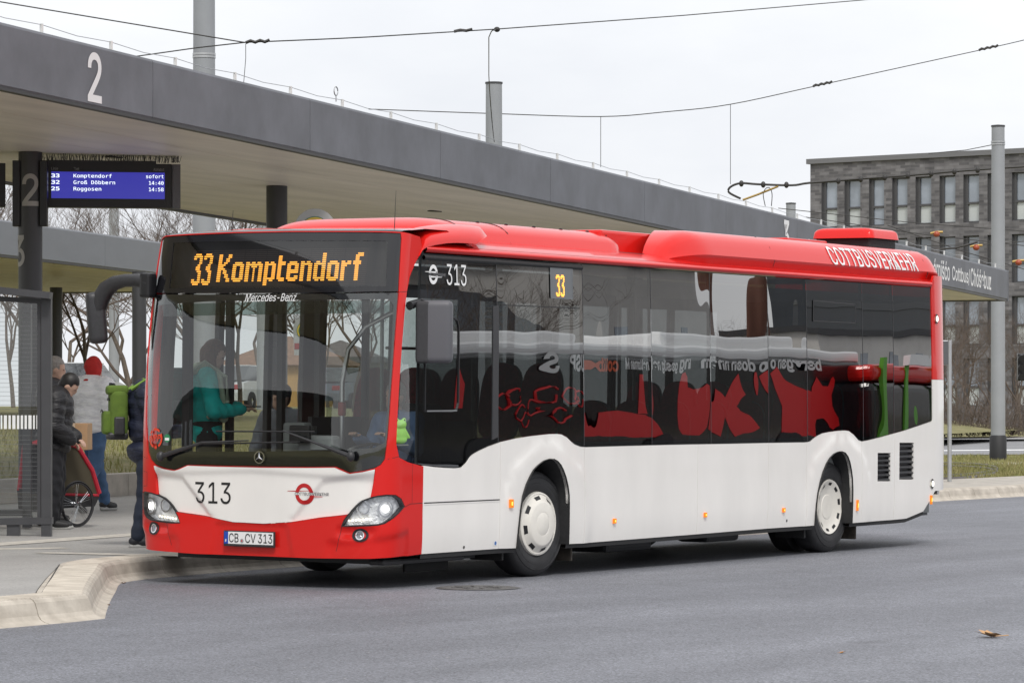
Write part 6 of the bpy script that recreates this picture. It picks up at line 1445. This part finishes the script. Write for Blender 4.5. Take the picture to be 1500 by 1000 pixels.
    for s_ in 'LR':
        if 'shoes' in wear:
            a = V_['an' + s_]; fd = V_.get('ft' + s_, Vector((1, 0, 0))).normalized(); me = blob([(a + fd * .05 - Vector((0, 0, .045)), a + fd * .17 - Vector((0, 0, .058)), .048, .036), (a - fd * .03 - Vector((0, 0, .04)), (.055, .042, .045), None), (a, a + Vector((0, 0, .03)), .045, .045)], .012, 3); sh_ = link('shoe', me, wear['shoes'], root)
            me = blob([(a - fd * .05 - Vector((0, 0, .085)), a + fd * .19 - Vector((0, 0, .088)), .030, .028)], .012, 2); link('sole', me, mat('sole_pale', (.35, .35, .34), .7), sh_)
    if hair:
        m, style = hair; pcs = [(hd0 + upv * .045 - hdir * .018, (.108, .088, .108), Rm)]
        if style == 'long': pcs += [(hd0 - hdir * .03 + side * .05, hd0 - hdir * .035 + side * .075 - Vector((0, 0, .42)), .062, .045), (hd0 - hdir * .03 - side * .05, hd0 + hdir * .02 - side * .08 - Vector((0, 0, .40)), .062, .045), (hd0 - hdir * .06, hd0 - hdir * .07 - Vector((0, 0, .3)), .08, .06)]
        if style == 'short': pcs += [(hd0 - hdir * .045 - upv * .01, (.07, .075, .08), Rm)]
        me = blob(pcs, .014, 2); bm = bmesh.new(); bm.from_mesh(me)
        cut_ = [v for v in bm.verts if (v.co - hd0).dot(hdir) > .045 and (v.co - hd0).dot(upv) < .065 and abs((v.co - hd0).dot(side)) < .075]; bmesh.ops.delete(bm, geom=cut_, context='VERTS'); bm.to_mesh(me); bm.free(); link('hair', me, m, root)
    if extra: extra(root, V_, hdir, side, upv, Rm)
    return root
STAND = dict(pelvis=(0, 0, .98), chest=(.0, 0, 1.32), neck=(.01, 0, 1.50), head=(.04, 0, 1.64), shL=(0, .19, 1.43), shR=(0, -.19, 1.43), elL=(-.02, .25, 1.15), elR=(-.02, -.25, 1.15), haL=(.06, .25, .90), haR=(.06, -.25, .90), hipL=(0, .09, .93), hipR=(0, -.09, .93), knL=(.02, .10, .50), knR=(.02, -.10, .50), anL=(-.02, .10, .10), anR=(-.02, -.10, .10))
def pose(**k): d_ = dict(STAND); d_.update(k); return d_
UR = math.atan2(RT[1], RT[0]); UF = math.atan2(FW[1], FW[0])      # facing picture-right / away from the viewer
BLACKP = cloth('black_puffer', (.014, .014, .017), .55, True); NAVYP = cloth('navy_puffer', (.012, .016, .038), .6, True); JEANS = cloth('blue_denim', (.055, .11, .21), .85); DARKT = cloth('black_trousers', (.012, .012, .016), .8)
BROWNH = mat('brown_hair', (.10, .045, .022), .6, noise=(60, .3), stretch=(1, 1, .15)); BLACKH = mat('black_hair', (.012, .010, .010), .5, noise=(60, .3)); GREYH = mat('grey_hair', (.25, .23, .21), .6, noise=(60, .3))
# walker in white jacket with red hood
def hooded(root, V_, hdir, side, upv, Rm):
    me = folds(blob([(V_['head'] + Vector((-.02, 0, .025)), (.116, .097, .128), None), (V_['head'] + Vector((-.06, 0, .08)), (.06, .05, .05), None), (V_['neck'] + Vector((-.04, 0, .0)), (.11, .12, .07), None)], .014, 2), .005); link('hood', me, cloth('red_hood', (.50, .025, .022), .85), root)
    me = blob([(V_['neck'] + Vector((-.03, 0, -.03)), (.135, .16, .06), None), (V_['chest'] + Vector((0, 0, .17)), V_['shR'] + Vector((0, -.03, -.02)), .10, .118), (V_['shR'] + Vector((0, -.02, 0)), V_['shR'].lerp(V_['elR'], .5), .115, .105)], .018, 3); link('shoulder_yoke', me, cloth('black_yoke', (.015, .015, .018), .7), root)
wp = at_plat(135, 750); 
person(wp, UF - R(35), pose(knL=(.20, .10, .52), anL=(.34, .11, .12), knR=(-.05, -.09, .52), anR=(-.36, -.09, .17), ftR=(.8, 0, -.6), haL=(.20, .24, 1.0), haR=(.22, -.22, 1.05), elL=(.0, .30, 1.17), elR=(.0, -.30, 1.17)),
       dict(jacket=(cloth('white_jacket', (.86, .87, .92), .7, True), .055), trousers=(JEANS, .015), shoes=mat('black_shoe', (.02, .02, .022), .6), hem=.06), 'person in white jacket and red hood walking away in jeans', h=1.06, extra=hooded)
# man in black puffer jacket bending over the trailer
person(at_plat(80, 774), UR, pose(chest=(.03, 0, 1.30), neck=(.08, 0, 1.46), head=(.15, 0, 1.54), look=(.75, 0, -.65), shL=(.04, .19, 1.40), shR=(.04, -.19, 1.40), elL=(.02, .26, 1.12), elR=(.02, -.27, 1.12), haL=(.22, .16, .98), haR=(.20, -.18, .96)),
       dict(jacket=(BLACKP, .045), trousers=(DARKT, .02), shoes=mat('black_shoe', (.02, .02, .022), .6), hem=.16), 'man in black puffer jacket bending his head beside the shelter post', h=1.0, hair=(BLACKH, 'short'))
person(at_plat(64, 768) + Vector((FW[0], FW[1], 0)) * .7, UR, pose(look=(1, .1, -.2), elR=(.10, -.26, 1.15), haR=(.25, -.16, 1.0)), dict(jacket=(BLACKP, .04), trousers=(DARKT, .02), shoes=mat('black_shoe', (.02, .02, .022), .6), hem=.14), 'grey haired man in dark jacket standing behind the shelter post', h=1.05, hair=(GREYH, 'short'))
# boarding passenger with green backpack
def backpack(mb, strapm):
    def f(root, V_, hdir, side, upv, Rm):
        c = V_['chest'] + Vector((-.27, 0, -.06))
        def pad(name, cc, dim, r, m, par):
            q = MB().bbox(cc, dim, r, seg=4).build(name, m, par); q.data.polygons.foreach_set('use_smooth', [True] * len(q.data.polygons)); return q
        o_ = pad('backpack', c, (.17, .29, .46), .07, mb, root); pad('front_pocket', c + Vector((-.105, 0, -.09)), (.09, .23, .22), .04, mb, o_); pad('top_lid', c + Vector((-.01, 0, .215)), (.20, .27, .09), .04, mb, o_); pad('bottom_panel', c + Vector((-.01, 0, -.215)), (.19, .27, .07), .03, MATS['dark_plastic'], o_)
        for y in (-.15, .15): pad('side_pocket', c + Vector((0, y, -.12)), (.10, .05, .17), .02, MATS['dark_plastic'], o_)
        for s_ in (-1, 1): MB().tube([V_['chest'] + Vector((-.16, s_ * .12, .16)), V_['chest'] + Vector((-.02, s_ * .13, .255)), V_['chest'] + Vector((.17, s_ * .13, .12)), V_['chest'] + Vector((.19, s_ * .15, -.10)), V_['chest'] + Vector((.0, s_ * .22, -.25))], .018, 6).build('strap', strapm, o_)
        for dz, x_ in ((.03, -.152), (.14, -.09)): MB().tube([c + Vector((x_, y, dz - y * y * 2)) for y in (-.10, -.05, 0, .05, .10)], .007, 5).build('zip', M_BLK, o_)
        me = blob([(V_['neck'] + Vector((-.06, 0, .01)), (.12, .14, .075), None)], .02, 3); link('hood', me, root.children[1].data.materials[0] if len(root.children) > 1 and root.children[1].data.materials else mb, root)
    return f
GREENB = cloth('green_backpack', (.10, .165, .022), .85)
kb = at_depth(215, HOR, 33.9); kb.z = plat_z(kb.x, kb.y)
def backpack_n(root, V_, hdir, side, upv, Rm):
    backpack(GREENB, mat('strap_green', (.16, .28, .04), .8))(root, V_, hdir, side, upv, Rm)
    for ch in root.children:
        if ch.name.startswith('hood'): ch.data.materials.clear(); ch.data.materials.append(NAVYP)
person(kb, UR + R(12), pose(head=(.13, 0, 1.62), neck=(.05, 0, 1.49), look=(1, 0, -.35), elL=(.10, .27, 1.14), haL=(.33, .16, 1.12), elR=(.08, -.27, 1.14), haR=(.32, -.18, 1.10), knR=(-.03, -.1, .5), anR=(-.10, -.1, .1)),
       dict(jacket=(NAVYP, .05), trousers=(cloth('navy_trousers', (.012, .018, .035), .8), .01), shoes=mat('dark_shoe', (.015, .016, .022), .6), hem=.16), 'person in navy jacket with green backpack boarding at the front door', h=1.03, hair=(BLACKH, 'short'), extra=backpack_n)
# woman standing in the bus with a phone
TEAL = cloth('teal_jacket', (.0, .42, .39), .7)
def scarf(root, V_, hdir, side, upv, Rm):
    me = blob([(V_['neck'] + Vector((0, 0, -.01)), (.12, .125, .065), None), (V_['neck'] + Vector((.08, -.11, -.03)), V_['neck'] + Vector((.13, -.13, -.42)), .045, .05), (V_['neck'] + Vector((.09, .05, -.03)), V_['neck'] + Vector((.12, .05, -.35)), .04, .045)], .018, 3); link('scarf', me, cloth('pale_green_scarf', (.42, .50, .38), .9), root)
    MB().bbox(V_['haR'] + Vector((.10, .04, .03)), (.14, .07, .012), .004).build('phone', M_BLK, root)
    for ch in list(root.children):
        pass
wb = at_depth(302, HOR, 31.6); wb.z = .37
wr = person(wb, UR + R(8), pose(head=(.07, 0, 1.63), neck=(.02, 0, 1.49), look=(.85, -.15, -.42), elL=(.06, .25, 1.14), haL=(.30, .10, 1.17), elR=(.06, -.26, 1.13), haR=(.32, -.12, 1.14), fdR=(1, .3, .1), fdL=(1, -.4, .1)), dict(quilt=False, jacket=(TEAL, .02), trousers=(DARKT, .01), shoes=mat('dark_shoe', (.015, .016, .022), .6), hem=.12), 'woman in teal jacket looking at her phone inside the bus', h=1.0, hair=(BROWNH, 'long'), extra=lambda *a: (scarf(*a), backpack(cloth('black_backpack', (.014, .016, .02), .7), mat('strap_pale', (.40, .46, .36), .7))(*a)))
for ch in wr.children:
    if ch.name.startswith('hood'): ch.data.materials.clear(); ch.data.materials.append(MATS['pale_green_scarf'])
# seated passenger with knitted cap
def cap_(root, V_, hdir, side, upv, Rm):
    me = blob([(V_['head'] + Vector((-.01, 0, .055)), (.115, .098, .095), None)], .016, 3); link('knitted_cap', me, cloth('black_knit', (.014, .014, .016), .9), root)
sp_ = at_depth(414, HOR, 33.6); sp_.z = .42
SIT = dict(pelvis=(0, 0, .52), chest=(-.02, 0, .88), neck=(0, 0, 1.06), head=(.03, 0, 1.20), shL=(-.02, .19, .99), shR=(-.02, -.19, .99), elL=(.06, .24, .73), elR=(.06, -.24, .73), haL=(.30, .12, .68), haR=(.30, -.12, .68), hipL=(.05, .09, .50), hipR=(.05, -.09, .50), knL=(.45, .10, .50), knR=(.45, -.10, .50), anL=(.44, .10, .10), anR=(.44, -.10, .10))
person(sp_, R(180), SIT, dict(quilt=False, jacket=(cloth('grey_coat', (.16, .17, .19), .8), .03), trousers=(DARKT, .01), shoes=MATS['dark_shoe']), 'seated passenger in black knitted cap inside the bus', hair=(BROWNH, 'short'), extra=cap_)
# driver
def tie(root, V_, hdir, side, upv, Rm): MB().tube([V_['neck'] + Vector((.09, 0, -.05)), V_['chest'] + Vector((.17, 0, .0)), V_['chest'] + Vector((.17, 0, -.22))], [.018, .026, .03], 6).build('tie', cloth('red_tie', (.32, .02, .015), .7), root)
person((1.42, .70, .42), R(180), {**SIT, 'haL': (.40, .16, .86), 'haR': (.40, -.16, .86), 'pelvis': (0, 0, .50)}, dict(quilt=False, jacket=(cloth('blue_shirt', (.12, .20, .36), .8), .01), trousers=(DARKT, .01), shoes=MATS['dark_shoe']), 'bus driver in blue shirt and red tie behind the wheel', hair=(GREYH, 'short'), extra=tie)
# ------------------------------------------------------------------ child bicycle trailer with parcel
tb = at_plat(88, 771); o = empty('bicycle_trailer', tb, UR + R(48)); o.scale = (.95, .74, 1.0); tag(o, 'red and black child bicycle trailer with spoked wheel beside the shelter', 'trailer')
MR = cloth('trailer_red', (.42, .012, .03), .6); MK = cloth('trailer_black', (.018, .018, .02), .7)
side_ = [(-.40, .22), (.34, .24), (.42, .34), (.30, .62), (.10, .86), (-.12, .92), (-.34, .88), (-.44, .40)]
for y in (-.24, .30):
    pn = MB().prism([(x, z) for x, z in side_], (0, y, 0), (1, 0, 0), (0, 0, 1), (0, 1, 0), .012).build('side_fabric', glass('trailer_window', (.30, .27, .20), 1.3, film=(.16, .14, .10, .55)) if y < 0 else MK, o)
    MB().tube([(x, y - .008, z) for x, z in ((-.42, .40), (-.34, .90), (-.12, .94), (.10, .88), (.32, .62), (.43, .36))], .030, 8).build('red_piping', MR, o); MB().tube([(x, y - .005, z) for x, z in ((-.44, .43), (-.1, .36), (.42, .34))], .016, 6).build('red_piping', MR, o)
MB().prism([(x, z) for x, z in [(-.42, .20), (.36, .22), (.44, .34), (-.1, .36), (-.44, .42)]], (0, -.25, 0), (1, 0, 0), (0, 0, 1), (0, 1, 0), .56).build('tub', MK, o)
MB().loft([[(x, y, z) for y in (-.23, .30)] + [(x - .01, y, z + .012) for y in (.30, -.23)] for x, z in ((.42, .36), (.31, .62), (.10, .87), (-.12, .93), (-.36, .90))], smooth=False).build('roof_fabric', MR, o)
for y in (-.36, .42):
    T = Matrix.Translation((.02, y, .255)) @ Matrix.Rotation(R(90), 4, 'X'); w_ = MB().lathe([(.232, 0), (.244, .02), (.255, 0), (.244, -.02)], 40, T, closed=True).build('wheel', M_TYRE, o); MB().lathe([(.218, .012), (.232, .014), (.232, -.014), (.218, -.012)], 40, T, closed=True).build('rim', M_DKPL, w_)
    for k in range(20):
        a = k * math.pi / 10; MB().tube([T @ Vector((.015 * math.cos(a), .015 * math.sin(a), .03 if k % 2 else -.03)), T @ Vector((.22 * math.cos(a + .25 * (1 if k % 4 < 2 else -1)), .22 * math.sin(a + .25 * (1 if k % 4 < 2 else -1)), 0))], .0028, 3).build('spoke', M_CHROME, w_)
    MB().tube([T @ Vector((0, 0, -.05)), T @ Vector((0, 0, .05))], .022, 10).build('hub', M_CHROME, w_)
MB().tube([(.02, -.36, .255), (.02, .42, .255)], .014, 6).build('axle', M_STEEL, o)
MB().bbox((tb.x + .05 * RT[0] + .9 * FW[0], tb.y + .05 * RT[1] + .9 * FW[1], tb.z + .98), (.34, .34, .30), .01, rz=.5).build('cardboard_box', mat('cardboard', (.42, .27, .15), .85, noise=(5, .1)))
bx = bpy.data.objects['cardboard_box']; tag(bx, 'brown cardboard box held behind the red trailer', 'box')
MB().box((tb.x + .05 * RT[0] + .9 * FW[0], tb.y + .05 * RT[1] + .9 * FW[1], tb.z + .98), (.345, .06, .303), rz=.5).build('tape', mat('parcel_tape', (.55, .45, .33), .3), bx)
# ------------------------------------------------------------------ across the yard, mirrored in the side glass
def mirrored(u, v, Yp):
    p = surf(*sz(u, v)); d_ = sight(u, v); t = (p.y - Yp) / d_[1]; return Vector((p.x + d_[0] * t, Yp, p.z + d_[2] * t))
YB = -15.0; L0, L1 = mirrored(600, 500, YB).x, mirrored(1255, 500, YB).x
ob = empty('articulated_bus', (L0, YB - 1.3, 0)); tag(ob, 'black and red articulated bus with white roof across the yard', 'bus')
BL = L1 - L0; OBK = mat('livery_black', (.010, .010, .012), .18, coat=.4); OWH = mat('livery_white', (.88, .88, .88), .3, coat=.4); ORD = mat('livery_red', (.80, .015, .018), .35)
def obs(name, a, c, m, r=.05): return MB().bbox([(a[i] + c[i]) / 2 for i in range(3)], [abs(c[i] - a[i]) for i in range(3)], r, seg=3).build(name, m, ob)
zr1 = mirrored(1000, 474, YB).z; zr0 = mirrored(1000, 492, YB).z
obs('body', (0, -1.3, .32), (BL, 1.3, zr0), OBK, .08); obs('roof', (0, -1.28, zr0 - .02), (BL, 1.28, zr1 + .05), OWH, .12); obs('roof_pod', (BL * .55, -.9, zr1), (BL * .9, .9, zr1 + .35), OWH, .12); obs('roof_pod', (BL * .08, -.9, zr1), (BL * .35, .9, zr1 + .3), OWH, .12)
for x in (2.4, 8.5, BL - 3.2): MB().lathe([(.15, -.14), (.44, -.14), (.47, 0), (.44, .14), (.15, .14)], 32, Matrix.Translation((x, 1.2, .47)) @ Matrix.Rotation(R(90), 4, 'X')).build('wheel', M_TYRE, ob)
def obp(x, z, d_): return Vector((x, 1.303 + d_, z))
def liv(txt, u0, u1, v0, v1, m):
    a, c = mirrored(u0, v1, YB), mirrored(u1, v0, YB)
    # seen from the yard the wording runs towards the bus tail
    text_on('livery_lettering', txt, m, ob, obp, (c.x - L0, mirrored(1000, v1 - 11, YB).z, a.x - L0, mirrored(1000, v0 - 19, YB).z), d=.004, bold=.03)
liv('bergen o doen nnärn ng', 990, 1195, 508, 530, OWH); liv('gestig nalternen M', 912, 985, 513, 530, OWH); liv('cottb', 858, 900, 513, 530, mat('livery_orange', (.70, .10, .02), .4)); liv('USB', 828, 852, 510, 532, OWH); liv('S', 792, 812, 506, 536, OWH)
SHP = [[(1000, 545), (1010, 542), (1014, 575), (1030, 560), (1034, 590), (1028, 652), (1006, 652), (996, 600)], [(1045, 640), (1048, 570), (1060, 585), (1085, 545), (1092, 580), (1082, 600), (1110, 640), (1080, 655), (1062, 618), (1058, 655)], [(1130, 548), (1140, 538), (1162, 566), (1180, 580), (1182, 655), (1150, 655), (1152, 600), (1138, 570)], [(1186, 545), (1200, 575), (1212, 548), (1216, 560), (1206, 590), (1218, 630), (1208, 645), (1196, 612), (1188, 655), (1184, 640)], [(865, 655), (868, 608), (900, 604), (940, 612), (952, 655)], [(940, 610), (943, 545), (948, 545), (950, 610)], [(1112, 560), (1117, 535), (1121, 560), (1117, 585)], [(668, 600), (676, 525), (690, 560), (686, 600)]]
for k, q in enumerate(SHP):
    cu_ = sum(u for u, v in q) / len(q); q = [(cu_ + (u - cu_) * 1.3, v) for u, v in q]
    pts = [(mirrored(u, min(v, 700), YB).x - L0, max(.4, mirrored(u, v - 20 * (655 - v) / 110 - 4, YB).z)) for u, v in q]; pts = smooth_poly(pts, 1) if k % 3 == 0 else pts; V, F = sheet(pts, [], .6); b_ = MB(); b_.add([obp(x, z, .004 + .001 * k) for x, z in V], F); b_.build('livery_shape', ORD, ob, fix=False)
# red line drawing towards the bus tail
random.seed(4)
for k in range(9):
    u = 735 + k * 13; v = random.uniform(555, 620); pts = [(mirrored(u + 9 * math.cos(a) * random.uniform(.7, 1.3), v + 16 * math.sin(a), YB)) for a in np.linspace(0, 5.6, 12)]; b_ = MB(); b_.tube([(p.x - L0, 1.305, max(.45, p.z)) for p in pts], .025, 5); b_.build('livery_line', ORD, ob)
# a second bus beside it: red roof arch, green doors
L2a, L2b = mirrored(1262, 560, YB + .6).x, mirrored(1262, 560, YB + .6).x + 12
o2b = empty('parked_bus', (L2a + .3, YB - .4, 0)); tag(o2b, 'red bus with green door edges behind the articulated bus', 'bus')
for nm, a, c, m, r in (('body', (0, -1.2, .3), (12, 1.2, 2.3), OBK, .25), ('roof', (0, -1.22, 2.3), (12, 1.22, 2.75), M_RED, .2)): MB().bbox([(a[i] + c[i]) / 2 for i in range(3)], [abs(c[i] - a[i]) for i in range(3)], r, seg=4).build(nm, m, o2b)
for x in (.3, 1.5, 2.7, 4.2, 4.5): MB().box2((x, 1.2, .45), (x + .14, 1.24, 2.9)).build('door_edge', mat('door_green', (.13, .42, .04), .4), o2b)
for x in (1.4, 3.4): MB().box2((x, 1.2, 2.75), (x + .9, 1.35, 3.0)).build('door_head', OWH, o2b)
# plastered buildings opposite
PLA = mat('grey_plaster', (.66, .635, .60), .9, noise=(.6, .1)); PLB = mat('dark_plaster', (.52, .50, .475), .9, noise=(.6, .1))
def block(u0, u1, vtop, Yp, m, label, rows_=4, depth_=5):
    a, c = mirrored(u0, 480, Yp), mirrored(u1, 480, Yp); H_ = mirrored((u0 + u1) / 2, vtop, Yp).z; o_ = empty('opposite_building', (a.x, Yp, 0)); tag(o_, label, 'building'); W_ = c.x - a.x
    wl_ = MB().box2((0, -depth_, -.2), (W_, 0, H_)).build('wall', m, o_); MB().box2((-.3, -depth_, H_), (W_ + .3, .3, H_ + .4)).build('roof_edge', mat('roof_edge_dark', (.05, .05, .055), .6), o_)
    n = int(W_ / 3.2)
    for r_ in range(int(H_ / 3.3)):
        for k in range(n):
            x = W_ * (k + .5) / n; z = 1.0 + 3.3 * r_
            if z + 1.7 > H_: continue
            MB().box2((x - .55, -.02, z), (x + .55, .04, z + 1.7)).build('window', M_PANE, o_)
            MB().box2((x - .62, -.02, z - .1), (x + .62, .10, z)).build('window_sill', OWH, o_)
    return o_
lb = block(560, 860, 440, -48, PLA, 'long grey plastered building across the yard with added dark roof for dark sky')
_a, _c = mirrored(560, 480, -48), mirrored(860, 480, -48); _h0, _h1 = mirrored(710, 440, -48).z + .4, mirrored(710, 350, -52).z; _w = _c.x - _a.x
MB().add([(-.3, .3, _h0), (_w + .3, .3, _h0), (_w + .3, -5.2, _h0), (-.3, -5.2, _h0), (1.5, -2, _h1), (_w - 1.5, -2, _h1), (_w - 1.5, -3.5, _h1), (1.5, -3.5, _h1)], [(0, 1, 5, 4), (1, 2, 6, 5), (2, 3, 7, 6), (3, 0, 4, 7), (4, 5, 6, 7)]).build('dark_sky_roof', mat('dark_sky_blue_grey', (.06, .066, .08), .6, noise=(2, .2)), lb); block(860, 1036, 300, -46, PLB, 'tall dark plastered building across the yard'); block(1200, 1420, 430, -60, PLA, 'pale plastered building at the far end of the yard')  # dark roof above the grey building is added; it stands for dark sky
DARKSKY = mat('dark_sky_grey', (.045, .052, .066), .35, noise=(.4, .2))  # added dark blocks stand in for dark sky reflected in the side glass
for (u0, u1, lab) in ((520, 850, 'tall dark block added behind the long plastered building as dark sky'), (1185, 1500, 'tall dark block added behind the pale plastered building as dark sky')):
    _a, _c = mirrored(u0, 480, -80), mirrored(u1, 480, -80); o_ = empty('dark_sky_block', (_a.x, -80, 0)); tag(o_, lab, 'building'); MB().box2((0, -2.5, 0), (_c.x - _a.x, 0, 30)).build('wall', DARKSKY, o_)
    for r_ in range(9): MB().box2((0, 0, 1.5 + 3.2 * r_), (_c.x - _a.x, .12, 2.1 + 3.2 * r_)).build('block_band', mat('band_grey', (.13, .135, .145), .6), o_)
for (u, lab) in ((1046, 'brown round pillar across the yard, nearer the dark building'), (1119, 'brown round pillar across the yard, beside the far building')):
    p = mirrored(u, 480, -30); o_ = MB().lathe([(.13, 0), (.10, 9.5), (.0, 9.6)], 16, Matrix.Translation((p.x, p.y, 0))).build('brown_pillar', mat('rust_brown', (.13, .05, .03), .7)); tag(o_, lab, 'pillar', 'brown pillars across the yard')
for (u, Yp, k, rz, lab) in ((655, -40, 0, .3, 'bare tree across the yard near the cab reflection'), (705, -42, 2, 1.3, 'second bare tree across the yard'), (1075, -55, 1, 2.2, 'bare tree across the yard between the buildings')):
    p = mirrored(u, 500, Yp); o_ = empty('bare_tree', (p.x, p.y, 0), rz); tag(o_, lab, 'tree', 'bare trees across the yard'); link('trunk', TM[k][0], M_BARK, o_); link('crown', TM[k][1], M_TWIG, o_)

# unseen dark hall added beyond the platform end to darken the windscreen's reflections
hall = empty('added_hall', (-58, 52, 0), R(37)); tag(hall, 'unseen dark brick hall added beyond the platform end to darken reflections', 'building')
HB = mat('hall_brick', (.11, .085, .075), .9, noise=(1.5, .2))
MB().box2((-5, -34, 0), (5, 9, 5.5)).build('hall_wall', HB, hall); MB().box2((-5, 14, 0), (5, 46, 4.5)).build('hall_wall', HB, hall); MB().box2((-5.4, -34.4, 5.5), (5.4, 9.4, 6)).build('hall_roof', M_INTD, hall)
for k in range(9):
    for z in (1,): MB().box2((5, -32 + k * 4.5, z), (5.06, -30 + k * 4.5, z + 2.6)).build('window', M_PANE, hall)

# frog figure behind the cab window
fp = surf(*sz(595, 652), -.06); fx = Vector((.78, -.62, 0)); fy = Vector((.62, .78, 0)); FR = Matrix((fx, fy, Vector((0, 0, 1)))).transposed()
def fq(x, z): return fp + fx * x + Vector((0, 0, z))
fme = blob([(fq(0, .075), (.052, .03, .070), FR), (fq(0, .035), (.062, .032, .036), FR), (fq(0, .165), (.058, .034, .040), FR), (fq(-.034, .203), (.020, .02, .020), FR), (fq(.034, .203), (.020, .02, .020), FR), (fq(-.035, .125), fq(-.078, .055), .016, .013), (fq(.035, .125), fq(.078, .055), .016, .013)], .008, 2)
fro = link('frog_figure', fme, mat('frog_green', (.36, .74, .16), .6)); tag(fro, 'bright green toy frog behind the cab side glass of the bus', 'toy')
for sx in (-.034, .034): MB().ell((0, 0, 0), (.007, .006, .007), 8, 6, Matrix.Translation(fq(sx, .205) - fy * .02)).build('eye', M_BLK, fro)
bpy.data.scenes.remove(SCRATCH)
